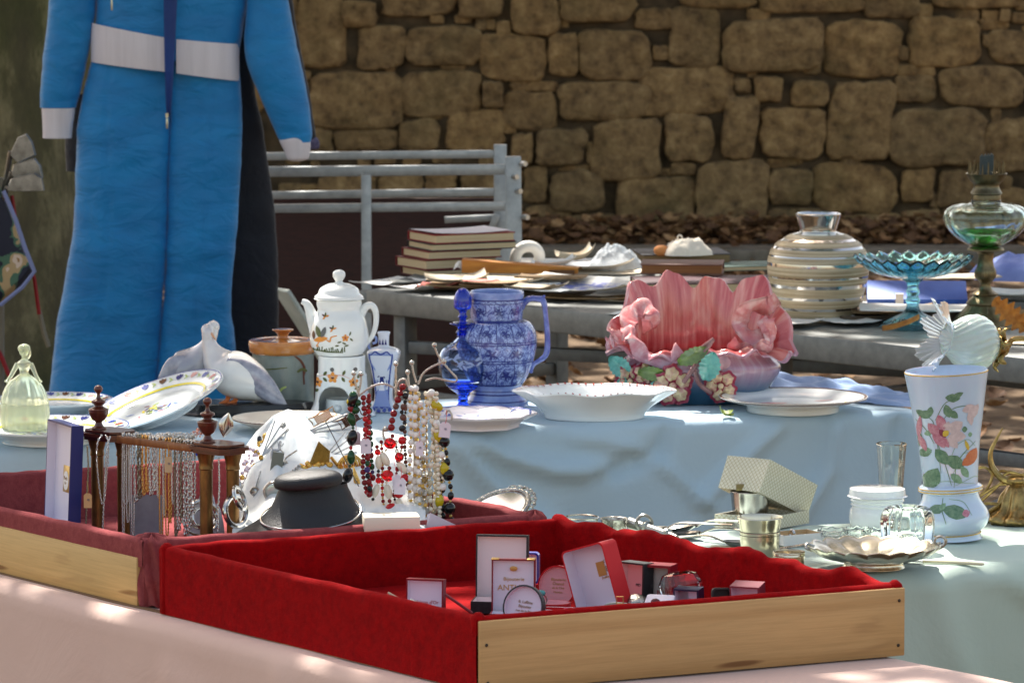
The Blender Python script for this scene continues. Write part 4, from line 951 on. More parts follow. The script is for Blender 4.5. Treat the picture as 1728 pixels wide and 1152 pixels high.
g.build('handle', pm('jug_handle_blue', (120, 134, 200), .14, coat=.4, c2=(60, 72, 150), vs=40), t)

# ---------- glass decanter ----------
bgl = glass('glass_blue_deep', (40, 84, 236)); cgl = glass('glass_clear_blue', (184, 208, 250)); 
p, s = ctr(781, 688, TZ + .003); t = thing('decanter', 'clear blue glass decanter on a short foot before the jug', 'decanter', p)
g = M(); g.lathe(P2([(0, 0), (15, 0), (16, 1.5), (12, 4), (8, 9), (9, 14), (8, 19), (11, 25), (18, 30), (24, 35), (0, 35)], s), 48); g.build('foot', bgl, t)
body = [(6, 34.5), (24, 35.3), (33, 46), (40, 62), (42, 78), (40, 92), (33, 102), (20, 110), (11, 118), (9, 120), (7, 119.8), (7, 118), (16, 108.5), (30, 101), (37, 91), (39, 78), (37, 63), (30, 48), (20, 42), (0, 40)]
g = M(); g.lathe(P2(body, s), 64, cap0=True); g.build('bowl', cgl, t, ang=60); g = M(); g.lathe(P2([(7, 120.3), (9.4, 120.3), (9, 124), (12, 128), (9, 133), (11, 138), (21, 142), (22.5, 143.5), (20, 144.5), (9, 142), (7, 134), (7, 120.4)], s), 48, cap0=False); g.build('neck', bpy.data.materials['glass_blue_stopper'] if 'glass_blue_stopper' in bpy.data.materials else bgl, t)
g = M(); g.lathe(P2([(0, 0), (5.5, 0), (6, 16), (9, 18), (7, 20), (6, 26), (9, 30), (14, 33), (15.5, 42), (14, 54), (9, 63), (3, 67), (0, 67.5)], s), 40, c=(0, 0, 136 * s)); g.build('stopper', pm('glass_blue_stopper', (34, 66, 214), .05, trans=.6, coat=.5), t)
g = M(); mp = onlathe(P2(body[:9], s), .0006); rnd = random.Random(2)
for k_ in range(22): a = rnd.uniform(-34, 34); g.decal(mp, leafpoly((a * s, rnd.uniform(66, 92) * s), 13 * s, 4 * s, rnd.uniform(-.9, .9), 6), 0, 2)
g.build('engraving', pm('engraved_frost', (170, 186, 226), .6, trans=.4), t, fixn=False)

# ---------- coffee pot on a warmer ----------
wg = pm('stoneware_white', (234, 236, 234), .1, coat=.4)
p, s = ctr(577, 700, TZ + .003); t = thing('tea_warmer', 'white porcelain warmer with arched opening holding a candle cup', 'tea warmer', p)
wp = [(57, 0), (58, 2), (54, 8), (47, 22), (44, 45), (42, 70), (42, 70), (40, 72), (39.5, 101), (39.5, 101), (38.5, 102), (38, 101), (38, 101), (37, 72), (38, 60), (42, 30), (50, 8), (53, 0)]
WPP = smooth_prof(P2(wp, s), 3); NL = len(WPP) - 1
def sk(u, v):
    r, z = WPP[min(int(v * NL), NL)]; a = u * 2 * PI - PI / 2 + PI / 2; x = (r / s) * math.sin(a) if math.cos(a) > 0 else 999
    z /= s; x += 11
    if abs(x) > 27 or z < 7 or z > 53: return False
    return (abs(x) / 27.5) ** 2.3 + (max(0, z - 16) / 37) ** 2.3 < 1
def wfn(n=144, L=60):
    P_ = []
    full = P2(wp, s); pr = smooth_prof(full, 16); return pr
WPP = wfn(); NL = len(WPP) - 1
g = M(); g.grid(lambda u, v: (lambda rz: Vector((rz[0] * cos(u * 2 * PI - PI / 2), rz[0] * sin(u * 2 * PI - PI / 2), rz[1])))(WPP[min(int(round(v * NL)), NL)]), 168, NL, cu=True, skip=sk)
mp = onlathe(P2(wp[:9], s), .0007)
def flower(g, mp, cx, cz, r, col, cen, s, n=5, mi2=None):
    for k_ in range(n): a = k_ * 2 * PI / n + .3; g.decal(mp, leafpoly(((cx + r * .62 * cos(a)) * s, (cz + r * .62 * sin(a)) * s), r * .95 * s, r * .75 * s, a, 5), ki(col), 2)
    m2 = lambda x, z: mp(x, z) + (Vector((0, -.0004, 0))); g.decal(m2, blob((cx * s, cz * s), r * .3 * s), ki(cen), 1)
flower(g, mp, -14, 68, 9, 'orange', 'brown', s); flower(g, mp, 21, 60, 8, 'orange', 'brown', s); flower(g, mp, -40, 58, 8, 'orange', 'brown', s)
g.stroke(mp, [(-38 * s, 68 * s), (-28 * s, 71 * s), (0, 72 * s), (16 * s, 66 * s)], 1.2 * s, ki('pink'))
for x, z, a in ((-27, 74, .9), (-27, 64, -.7), (5, 76, 1.1), (4, 65, -1), (27, 50, .4), (-42, 44, .6), (30, 70, 1)): g.decal(mp, leafpoly((x * s, z * s), 10 * s, 5 * s, a, 6), ki('olive'), 2)
for x in (-15, 24): g.decal(mp, blob((x * s, 81 * s), 3.6 * s, jit=.02), ki('grey'), 1)  # vent holes shown as dark spots, their shade put into the colour
g.build('warmer_body', [wg] + KM, t, ang=50, fixn=False)
g = M(); g.lathe(P2([(0, 2), (27, 2), (28, 8), (27, 26), (25, 26), (24, 12), (0, 10)], s), 40, c=(-.011 * 0, 0, 0)); g.ball((-6 * s, -27 * s, 14 * s), 7 * s, 12); g.build('candle_cup', wg, t)
tp, ts = p, s
t = thing('coffee_pot', 'white porcelain coffee pot with painted bird standing on the warmer', 'coffee pot', p + Vector((-4 * s, 0, 102.6 * s)))
cp = [(0, 0), (35, 0), (41, 4), (48, 16), (50, 28), (48, 46), (44, 62), (38, 72), (36, 77), (36, 77), (38, 84), (38, 92), (36, 94), (30, 94), (0, 90)]
g = M(); g.lathe(P2(cp, s), 72); mp = onlathe(P2(cp, s), .0007); b1, b2 = 'orange', 'olive'
g.decal(mp, leafpoly((-30 * s, 30 * s), 26 * s, 9 * s, .25, 8), ki('orange')); g.decal(mp, leafpoly((-34 * s, 42 * s), 22 * s, 9 * s, 1.9, 8), ki('olive')); g.decal(mp, leafpoly((-25 * s, 42 * s), 20 * s, 8 * s, 1.2, 8), ki('grey')); g.decal(mp, leafpoly((-42 * s, 36 * s), 15 * s, 6 * s, 1.6, 8), ki('brown'))
g.stroke(mp, [(-20 * s, 30 * s), (-14 * s, 27 * s), (-12 * s, 34 * s), (-2 * s, 37 * s)], 2.4 * s, ki('orange')); g.stroke(mp, [(-32 * s, 26 * s), (-37 * s, 18 * s), (-33 * s, 18 * s)], 2 * s, ki('orange'))
for i in range(18): x = -44 + i * 3.2; g.stroke(mp, [(x * s, 9 * s), ((x + random.Random(i).uniform(-3, 3)) * s, (13 + (i * 7) % 6) * s)], 2.2 * s, ki('olive'))
g.stroke(mp, [(-46 * s, 12 * s), (-20 * s, 9 * s), (8 * s, 8 * s)], 2.5 * s, ki('olive')); flower(g, mp, 12, 33, 6, 'orange', 'red', s)
for x, z, a in ((2, 26, .3), (10, 24, -.4), (-2, 20, .1), (20, 40, 1.2), (22, 30, -.8), (14, 20, .2)): g.decal(mp, leafpoly((x * s, z * s), 8 * s, 3 * s, a, 5), ki('olive'), 1)
for x, z in ((-22, 68), (-9, 48)):
    for a in (.3, 1.5, 2.7, 4): g.decal(mp, leafpoly(((x + 3 * cos(a)) * s, (z + 3 * sin(a)) * s), 8 * s, 3 * s, a, 5), ki(['orange', 'olive', 'brown', 'red'][int(a) % 4]), 1)
g.build('pot_body', [wg] + KM, t, ang=50, fixn=False)
g = M(); g.lathe(P2([(0, 94.3), (39, 94.3), (41, 96), (41, 99), (36, 103), (32, 112), (20, 119), (10, 121), (6, 123), (7, 126), (10.5, 132), (10, 139), (5, 143), (0, 144)], s), 56); g.build('lid', wg, t)
g = M(); g.tube(catmull([Vector((x * s, 0, z * s)) for x, z in ((-38, 40), (-44, 58), (-49, 74), (-55, 86), (-63, 90))], 5), [q * s for q in ([13 - .42 * i for i in range(21)])], 16, sc=[(1, .8)] * 21); g.build('spout', wg, t)
g = M(); g.tube(catmull([Vector((x * s, 0, z * s)) for x, z in ((36, 66), (44, 80), (54, 83), (61, 74), (62, 54), (56, 32), (44, 16))], 5), [q * s for q in ([7.5 - .14 * i for i in range(31)])], 12); g.build('handle', wg, t)

# ---------- delft vase ----------
p, s = ctr(648, 694, TZ + .003); t = thing('delft_vase', 'slender square white vase painted with a blue windmill', 'vase', p, R(-8))
dv = [(0, 0), (20, 0), (22, 4), (20, 10), (16, 20), (15, 34), (18, 56), (22, 78), (27, 94), (27, 102), (20, 108), (10, 111), (9, 116), (9.5, 128), (11, 134), (9, 134), (8, 120), (0, 116)]
def sq4(a, r, z, k):
    f = 1 if z / s < 108 else .3; q = (abs(cos(a)) ** 5 + abs(sin(a)) ** 5) ** (-.2); return (r * (1 + (q - 1) * f * .8), z)
g = M(); g.lathe(P2(dv, s), 64, mod=sq4)
fv = rfun(P2(dv, s))
def mpv(x, z): r = fv(z); return Vector((x, -r * 1.0 - .0032 - .0012 * (1 if z / s > 85 else 0), z))
def hwv(z): return fv(z * s) / s
edgeL = [(-hwv(z) * .8, z) for z in (8, 20, 34, 56, 78, 94, 101)]; edgeR = [(-q[0], q[1]) for q in edgeL]
bl = ki('blue')
g.decal(mpv, [(x * .96 * s, z * s) for x, z in edgeL + edgeR[::-1]], ki('lblue'), 1)
mpv2 = lambda x, z: mpv(x, z) + Vector((0, -.0006, 0)); mpv3 = lambda x, z: mpv(x, z) + Vector((0, -.0012, 0))
g.decal(mpv2, [(x * .80 * s, (z * .93 + 4) * s) for x, z in edgeL + edgeR[::-1]], 0, 1)
g.stroke(mpv3, [(x * .9 * s, z * s) for x, z in edgeL], 2.2 * s, bl); g.stroke(mpv3, [(x * .9 * s, z * s) for x, z in edgeR], 2.2 * s, bl)
g.stroke(mpv3, [(-18 * s, 98 * s), (-10 * s, 104 * s), (0, 100 * s), (10 * s, 104 * s), (18 * s, 98 * s)], 2.6 * s, bl)
g.decal(mpv3, [(-4 * s, 50 * s), (4 * s, 50 * s), (2.5 * s, 66 * s), (-2.5 * s, 66 * s)], ki('dblue'), 1)
for a in (.6, 2.2, 3.8, 5.4): g.stroke(mpv3, [(0, 66 * s), (9 * cos(a) * s, (66 + 9 * sin(a)) * s)], 2 * s, ki('dblue'), 3)
for i in range(12): z = 48 - i * 3.4; g.stroke(mpv3, [((-9 + (i * 5) % 7) * s, z * s), ((6 + (i * 3) % 5) * s, (z + .5) * s)], 1.8 * s, bl, 3)
for x in (-10, -7, 8, 11): g.stroke(mpv3, [(x * s, 46 * s), (x * s, (54 + x % 3) * s)], 1.5 * s, bl, 3)
for x, z in ((-14, 6), (-5, 4), (5, 5), (14, 6), (-9, 12), (10, 12), (0, 11)): g.decal(mpv3, blob((x * s, z * s), 3.4 * s, seed=x), bl, 1)
for x in (-5, 0, 5): g.decal(lambda a, b: Vector((a, -fv(b) - .0012, b)), [((x - 2) * s, 114 * s), ((x + 2) * s, 114 * s), (x * s, 124 * s)], ki('dblue'), 1)
g.build('vase_body', [pm('delft_white', (222, 228, 240), .12, coat=.4)] + KM, t, ang=60, fixn=False)
g = M()
g.tube(catmull([Vector((x * s, 0, z * s)) for x, z in ((-22, 100), (-26, 112), (-22, 124), (-14, 126), (-13, 118), (-19, 115))], 5), 2.2 * s, 8); g.build('handle', K['lblue'], t)

# ---------- crock, pigeons, glass lady box ----------
p, s = ctr(478, 688, TZ + .003); t = thing('stoneware_crock', 'grey green stoneware crock with brown glazed lid', 'crock', p)
crm = pm('crock_glaze', (128, 140, 138), .25, c2=(104, 116, 112), vs=14, bump=.2, bs=60); brm = pm('crock_brown_glaze', (196, 132, 56), .15, c2=(134, 66, 34), vs=12, coat=.5)
g = M(); g.lathe(P2([(0, 0), (50, 0), (52, 4), (52, 60), (52, 92), (53, 96), (0, 96)], s), 64); mp = onlathe(P2([(50, 0), (52, 4), (52, 60), (52, 96)], s), .001)
g.stroke(mp, [(20 * s, 95 * s), (32 * s, 84 * s), (38 * s, 70 * s), (36 * s, 56 * s)], 4 * s, ki('brown')); g.stroke(mp, [(26 * s, 66 * s), (34 * s, 70 * s), (42 * s, 66 * s)], 5 * s, ki('olive')); g.stroke(mp, [(36 * s, 70 * s), (37 * s, 44 * s)], 3 * s, ki('brown'))
g.stroke(mp, [(-8 * s, 26 * s), (0, 38 * s), (8 * s, 42 * s)], 4 * s, ki('lgreen')); g.stroke(mp, [(-30 * s, 70 * s), (-10 * s, 72 * s), (10 * s, 74 * s)], 2 * s, ki('olive'))
g.build('crock_body', [crm] + KM, t, ang=60, fixn=False)
g = M(); g.lathe(P2([(50, 93), (55, 95), (58, 104), (58, 112), (55, 116), (40, 115), (16, 117), (10, 119), (9, 124), (14, 130), (18, 132), (16, 134), (0, 134)], s), 56, cap0=True); g.build('lid', brm, t)

p, s = ctr(415, 697, TZ + .003); t = thing('pigeon_figurine', 'glazed figurine of two white pigeons touching necks on black base', 'figurine', p)
g = M(); g.lathe(P2([(0, 0), (108, 0), (112, 6), (108, 16), (96, 20), (0, 21)], s), 48, sy=.5, mod=lambda a, r, z, k: (r * (1 + .05 * sin(5 * a) + .03 * sin(11 * a)), z)); g.build('base', pm('figurine_base', (24, 24, 26), .25, c2=(44, 44, 46), vs=10), t)
def birdmat():
    m, nt, b = newmat('pigeon_glaze'); tc = nt.nodes.new('ShaderNodeTexCoord'); sx = nt.nodes.new('ShaderNodeSeparateXYZ'); nt.links.new(tc.outputs['Object'], sx.inputs[0])
    ab = nd(nt, 'ShaderNodeMath', operation='ABSOLUTE'); nt.links.new(sx.outputs[0], ab.inputs[0]); n = nd(nt, 'ShaderNodeTexNoise', Scale=16, Detail=3); nt.links.new(tc.outputs['Object'], n.inputs['Vector'])
    ad = nd(nt, 'ShaderNodeMath', operation='MULTIPLY_ADD'); nt.links.new(n.outputs[0], ad.inputs[0]); ad.inputs[1].default_value = .09; nt.links.new(ab.outputs[0], ad.inputs[2])
    r = ramp(nt, ad.outputs[0], [(.075, lin((236, 232, 226))), (.12, lin((196, 192, 196))), (.16, lin((150, 150, 162)))]); nt.links.new(r.outputs[0], b.inputs['Base Color'])
    b.inputs['Roughness'].default_value = .12; b.inputs['Coat Weight'].default_value = .5; return m
bmt = birdmat(); base_px = (415, 697)
def PB(x, y, dy=0): return Vector(((x - 415) * s, dy, (697 - y) * s))
for pts, rad, dys in ((((352, 553), (352, 560), (353, 572), (358, 590), (372, 612), (398, 630), (430, 646), (456, 664), (478, 681)), (9, 11, 12, 17, 32, 42, 34, 17, 5), (0, -.004, 0, 0, 0, -.01, -.015, -.02, -.02)), (((360, 550), (359, 558), (354, 574), (346, 592), (332, 612), (312, 628), (292, 636), (272, 644)), (8, 10, 12, 18, 30, 36, 26, 6), (.03, .03, .02, .03, .04, .05, .06, .07))):
    P_ = catmull([PB(x, y, d) for (x, y), d in zip(pts, dys)], 6); rr_ = catmull([(q, 0, 0) for q in rad], 6); g = M(); P_.insert(0, P_[0] + Vector((0, 0, .007))); P_.insert(0, P_[0] + Vector((0, 0, .0035))); 
    rq = [.001, rad[0] * s * .7] + [q.x * s for q in rr_]; g.tube(P_, rq, 28, sc=[(1, .95)] * len(rq), up=(0, -1, 0)); g.ball(P_[2] - Vector((.001, 0, .004)), (.0135, .0125, .0135), 20); g.build('pigeon', bmt, t, ang=0)
for sx_, pts in ((1, ((385, 604), (412, 618), (440, 640), (462, 662), (486, 684))), (-1, ((325, 604), (305, 616), (288, 628), (268, 642)))):
    g = M(); P_ = catmull([PB(x, y, -.045 if sx_ > 0 else .02) for x, y in pts], 6); n_ = len(P_); rq = [.001 + .024 * sin(PI * min(1, (i + .5) / n_ * .93 + .05)) for i in range(n_)]; g.tube(P_, rq, 16, sc=[(.42, 1)] * n_, up=(0, -1, 0)); g.build('wing', pm('wing_grey' + str(sx_), (176, 174, 184), .14, coat=.5, c2=(120, 120, 136), vs=40), t, ang=0)
g = M()
for x in (388,): g.tube([PB(x, 664, -.02), PB(x - 4, 674, -.03), PB(x - 16, 678, -.035)], [.006, .005, .003], 8)
g.build('foot', pm('foot_orange', (206, 110, 50), .3), t); g = M()
for x in (402,): g.tube([PB(x, 664, -.02), PB(x - 4, 674, -.03), PB(x - 16, 678, -.035)], [.006, .005, .003], 8)
g.build('foot', pm('feet_orange', (206, 110, 50), .3), t)
g = M(); g.tube([PB(357, 560, -.012), PB(366, 572, -.012)], [.004, .001], 8); g.build('beak', pm('beak_tan', (200, 150, 120), .3), t)

def milk():
    m, nt, b = newmat('glass_uranium'); b.inputs['Base Color'].default_value = lin((232, 236, 210)); b.inputs['Roughness'].default_value = .15; b.inputs['Transmission Weight'].default_value = .7; b.inputs['IOR'].default_value = 1.25
    return m
mg = milk(); p, s = ctr(42, 728, TZ + .012); t = thing('glass_box', 'pale yellow green glass powder box shaped as a lady in a wide skirt', 'glass box', p)
rib = lambda a, r, z, k: (r * (1 + .035 * cos(14 * a) * (1 if r > 20 * s else 0)), z)
g = M(); g.lathe(P2([(0, 0), (37, 0), (39, 3), (41, 30), (40, 46), (38, 47), (37, 44), (37, 6), (0, 5)], s), 84, mod=rib); g.build('bowl', mg, t)
g = M(); g.lathe(P2([(39, 48), (40, 50), (38, 58), (34, 70), (26, 84), (15, 93), (8, 98), (8, 104), (12, 112), (12, 117), (7, 121), (4, 124), (4, 127), (0, 127)], s), 84, mod=rib, cap0=True)
g.build('skirt_lid', mg, t)
g = M(); g.ball((0, -.0, 137 * s), (8.5 * s, 8 * s, 10.5 * s), 18); g.ball((0, -8.6 * s, 135.5 * s), (1.4 * s, 1.6 * s, 2 * s), 8); g.ball((0, 2 * s, 141 * s), (11 * s, 10 * s, 8 * s), 16); g.ball((4 * s, 5 * s, 133 * s), (8 * s, 6 * s, 12 * s), 14)
g.build('head', mg, t)
for sx_ in (-1, 1): g = M(); g.tube(catmull([Vector((x * sx_ * s, y * s, z * s)) for x, y, z in ((11, 0, 115), (16, -3, 106), (21, -10, 96), (27, -14, 88))], 5), [4.6 * s - .14 * s * i for i in range(16)], 10); g.ball((28 * sx_ * s, -15 * s, 87 * s), (4 * s, 3 * s, 2.4 * s), 8); g.build('arm', mg, t)

# ---------- pink jardiniere ----------
def jardmat(name, inside=False):
    m, nt, b = newmat(name); tc = nt.nodes.new('ShaderNodeTexCoord'); mpn = nt.nodes.new('ShaderNodeMapping'); mpn.inputs['Scale'].default_value = (60, 1.6, 1); nt.links.new(tc.outputs['UV'], mpn.inputs[0])
    n = nd(nt, 'ShaderNodeTexNoise', Scale=1.0, Detail=5, Roughness=.6); nt.links.new(mpn.outputs[0], n.inputs['Vector'])
    st_ = ramp(nt, n.outputs[0], [(.35, lin((196, 104, 108))), (.5, lin((208, 138, 138))), (.66, lin((226, 190, 186)))] if not inside else [(.34, lin((178, 66, 70))), (.5, lin((202, 108, 106))), (.66, lin((222, 164, 154)))])
    sx = nt.nodes.new('ShaderNodeSeparateXYZ'); nt.links.new(tc.outputs['Object'], sx.inputs[0])
    n2 = nd(nt, 'ShaderNodeTexNoise', Scale=14, Detail=4); nt.links.new(tc.outputs['Object'], n2.inputs['Vector'])
    ad = nd(nt, 'ShaderNodeMath', operation='MULTIPLY_ADD'); nt.links.new(n2.outputs[0], ad.inputs[0]); ad.inputs[1].default_value = .03; nt.links.new(sx.outputs[2], ad.inputs[2])
    if not inside:
        zr = ramp(nt, ad.outputs[0], [(.05, (0, 0, 0, 1)), (.10, (.35, .35, .35, 1)), (.16, (1, 1, 1, 1))])
        cz = ramp(nt, ad.outputs[0], [(.04, lin((44, 84, 112))), (.10, lin((120, 112, 140)))]); mx = nd(nt, 'ShaderNodeMix', data_type='RGBA'); nt.links.new(zr.outputs[0], mx.inputs[0]); nt.links.new(cz.outputs[0], mx.inputs[6]); nt.links.new(st_.outputs[0], mx.inputs[7]); nt.links.new(mx.outputs[2], b.inputs['Base Color'])
    else:
        zr = ramp(nt, sx.outputs[2], [(.06, lin((196, 40, 38))), (.14, (1, 1, 1, 1))]); mx = nd(nt, 'ShaderNodeMix', data_type='RGBA', blend_type='MULTIPLY'); mx.inputs[0].default_value = 1; nt.links.new(zr.outputs[0], mx.inputs[6]); nt.links.new(st_.outputs[0], mx.inputs[7]); nt.links.new(mx.outputs[2], b.inputs['Base Color'])
    b.inputs['Roughness'].default_value = .13; b.inputs['Coat Weight'].default_value = .5; b.inputs['Coat Roughness'].default_value = .06
    bp = nd(nt, 'ShaderNodeBump', Strength=.35, Distance=.003); nt.links.new(n.outputs[0], bp.inputs['Height']); nt.links.new(bp.outputs[0], b.inputs['Normal'])
    return m
jo, ji = jardmat('jardiniere_glaze'), jardmat('jardiniere_inside', True)
p, s = ctr(1180, 676, TZ + .003); t = thing('flower_bowl', 'large frilled pink and blue ceramic bowl with raised flowers', 'bowl', p)
def smst(x, a, b): x = max(0, min(1, (x - a) / (b - a))); return x * x * (3 - 2 * x)
def rimh(a):   # a: 0 = front, pi = back
    back = (1 - cos(a)) / 2
    base = 94 + 100 * smst(back, .42, .86)
    return base + (4 + 8 * back) * sin(11 * a + .6) + 4 * sin(23 * a) + 6 * sin(4 * a)
def jfn(u, v, ins=0):
    a = 2 * PI * u; ht = rimh(a); back = (1 - cos(a)) / 2
    th = 7 * ins
    if v < .45:
        q = v / .45; r = 98 + 40 * sin(min(1, q * 1.3) * PI / 2) - 20 * smst(q, .7, 1); z = 84 * q
    else:
        q = (v - .45) / .55; r = 118 - 6 * sin(PI * q * .8) * back + 36 * q ** 1.5 * (.2 + .8 * abs(sin(a))) + 7 * q * q * sin(11 * a + 2); z = 84 + (ht - 84) * q
        if back < .5: r += 12 * q * q; z -= 12 * q ** 4
    r -= th; z += ((8 * max(0, 1 - v * 4) + 4 * smst(v, .6, .9)) if ins else 0)
    x = r * sin(a); y = -r * cos(a) * .62; return Vector((x * s, y * s, z * s))
g = M(); g.grid(lambda u, v: jfn(u, v, 0), 180, 44, 0, cu=True); g.grid(lambda u, v: jfn(u, v, 1), 180, 44, 1, cu=True, flip=True)
g.grid(lambda u, v: jfn(u, 1, 0) * (1 - v) + jfn(u, 1, 1) * v + Vector((0, 0, .0022 * sin(PI * v))), 180, 3, 0, cu=True); g.grid(lambda u, v: Vector((jfn(u, 0, 0).x * v, jfn(u, 0, 0).y * v, .0)), 60, 2, 0, cu=True); g.grid(lambda u, v: Vector((jfn(u, 0, 1).x * v, jfn(u, 0, 1).y * v, 8 * s)), 60, 2, 1, cu=True)
g.build('bowl_body', [jo, ji], t, ang=0, fixn=False)
def PJ(x, y, dy): return Vector(((x - 1180) * s, dy, (676 - y) * s))
def ribbon(pts, w0, w1, th=.004, name='petal_curl', wave=.004, mats=None, up=(0, -1, 0), sgn=1):
    P_ = catmull(pts, 7); n_ = len(P_); g = M()
    def fn(u, v):
        i = min(int(u * (n_ - 1)), n_ - 2); f = u * (n_ - 1) - i; c = P_[i] * (1 - f) + P_[i + 1] * f; d = (P_[i + 1] - P_[i]).normalized()
        sd_ = d.cross(Vector(up)).normalized() if False else Vector(up); wv = w0 + (w1 - w0) * u
        nrm = d.cross(sd_).normalized(); return c + (sd_ * .80 + nrm * .55 * sgn) * (v - .5) * wv + nrm * (wave * sin(u * 22 + v * 4) + .012 * (2 * v - 1) ** 2)
    g.grid(fn, 60, 14); g.grid(lambda u, v: fn(u, v) + Vector((0, .0, th)), 60, 14, flip=True); g.uv = [[(a * .12, b) for a, b in q] for q in g.uv]; g.build(name, [jo], t, ang=0)
ribbon([PJ(1050, 560, -.02), PJ(1052, 536, -.01), PJ(1066, 516, 0), PJ(1092, 512, 0), (PJ(1108, 528, -.01)), PJ(1104, 552, -.02), PJ(1084, 556, -.03)], .058, .036)
ribbon([PJ(1316, 512, -.0), PJ(1296, 524, -.01), PJ(1268, 524, -.02), PJ(1256, 542, -.03), PJ(1268, 560, -.04), PJ(1288, 556, -.045), PJ(1284, 540, -.04)], .07, .045)
ribbon([PJ(1290, 532, -.03), PJ(1304, 556, -.045), PJ(1298, 582, -.055), PJ(1270, 594, -.06), PJ(1244, 590, -.062), PJ(1226, 578, -.065)], .05, .03, wave=.003)
ribbon([PJ(1052, 560, -.06), PJ(1040, 575, -.062), PJ(1024, 580, -.05)], .03, .02)
ribbon([PJ(1046, 552, -.05), PJ(1066, 552, -.075), PJ(1078, 574, -.085), PJ(1098, 592, -.09), PJ(1122, 590, -.09), PJ(1140, 576, -.088)], .045, .03, wave=.004)
# raised flowers and leaves on the front
rsurf = lambda x, y: -(max(0, 1 - ((x - 1180) / 138) ** 2) ** .5) * 132 * .62 * s - .004
def petals(g, c, r, mi_e, mi_c, n=5, seed=0):
    for k_ in range(n):
        a = 2 * PI * k_ / n + seed; cc = c + Vector((cos(a) * r * .55, -.004, sin(a) * r * .55))
        def fn(u, v, cc=cc, a=a):
            an = 2 * PI * u; q = v * r * .5 * (1 + .10 * sin(6 * an)); x = q * cos(an); z = q * sin(an); d_ = -.010 * (1 - v ** 2) - .004 * sin(3 * an + a) * v - (.004 if v > .9 else 0)
            return cc + Vector((x, d_ + .002 * v, z))
        g.grid(fn, 22, 6, mi_e, cu=True, mif=lambda u, v: (mi_c if v < .60 else mi_e))
    g.ball(c + Vector((0, -.016, 0)), (r * .18, .006, r * .18), 10, mi_c)
fl = [K['crimson'], pm('petal_yellowgreen', (214, 200, 150), .15, c2=(170, 110, 110), vs=70, coat=.4)]
for x, y, r_, sd_ in ((1132, 640, .044, .4), (1062, 636, .036, 1.1), (1212, 640, .036, 2.0), (1086, 622, .026, .2)):
    g = M(); petals(g, PJ(x, y, rsurf(x, y)), r_, 0, 1, seed=sd_); g.build('flower', fl, t, ang=50)
def leaf3(x, y, L, wd, a, mat, dy=-.012):
    g = M(); c = PJ(x, y, rsurf(min(max(x, 1055), 1300), y) + dy); d_ = Vector((cos(a), 0, sin(a))); e = Vector((-d_.z, 0, d_.x))
    def fn(u, v):
        wv = wd * sin(PI * min(1, u * .93 + .05)) ** .7 * (1 + .09 * sin(u * 40)); q = 2 * v - 1
        return c + d_ * (u - .5) * L + e * q * wv / 2 + Vector((0, -.006 * (1 - abs(q)) * 0 - .007 * abs(q) - .006 * sin(PI * u), 0))
    g.grid(fn, 22, 8); g.grid(lambda u, v: fn(u, v) + Vector((0, .003, 0)), 22, 8, flip=True); g.build('leaf', mat, t, ang=60)
tl = pm('leaf_teal_glaze', (110, 180, 168), .15, c2=(64, 130, 124), vs=50, coat=.4); gl2 = pm('leaf_green_glaze', (122, 142, 76), .15, c2=(76, 92, 56), vs=50, coat=.4)
leaf3(1044, 612, .058, .04, 2.4, tl); leaf3(1048, 650, .055, .032, 1.5, tl); leaf3(1193, 606, .062, .045, 1.3, tl, -.02); leaf3(1165, 588, .07, .034, .45, gl2, -.02); leaf3(1098, 620, .06, .03, -.1, gl2); leaf3(1100, 650, .05, .028, 1.3, tl); leaf3(1216, 600, .03, .03, 1.6, K['mauve'])
g = M(); g.tube(catmull([PJ(1150, 634, rsurf(1150, 634) - .01), PJ(1165, 612, rsurf(1165, 612) - .02), PJ(1182, 586, rsurf(1182, 586) - .02), PJ(1198, 562, rsurf(1198, 562) - .02)], 5), .005, 8); g.tube(catmull([PJ(1168, 614, rsurf(1168, 612) - .018), PJ(1176, 636, rsurf(1176, 634) - .015), PJ(1196, 652, rsurf(1196, 652) - .012)], 5), .005, 8); g.tube(catmull([PJ(1160, 600, rsurf(1160, 600) - .02), PJ(1166, 586, rsurf(1166, 580) - .02), PJ(1200, 560, rsurf(1200, 560) - .02)], 5), .004, 8)
g.build('branch', pm('branch_glaze', (110, 74, 78), .2, c2=(150, 110, 108), vs=40), t)

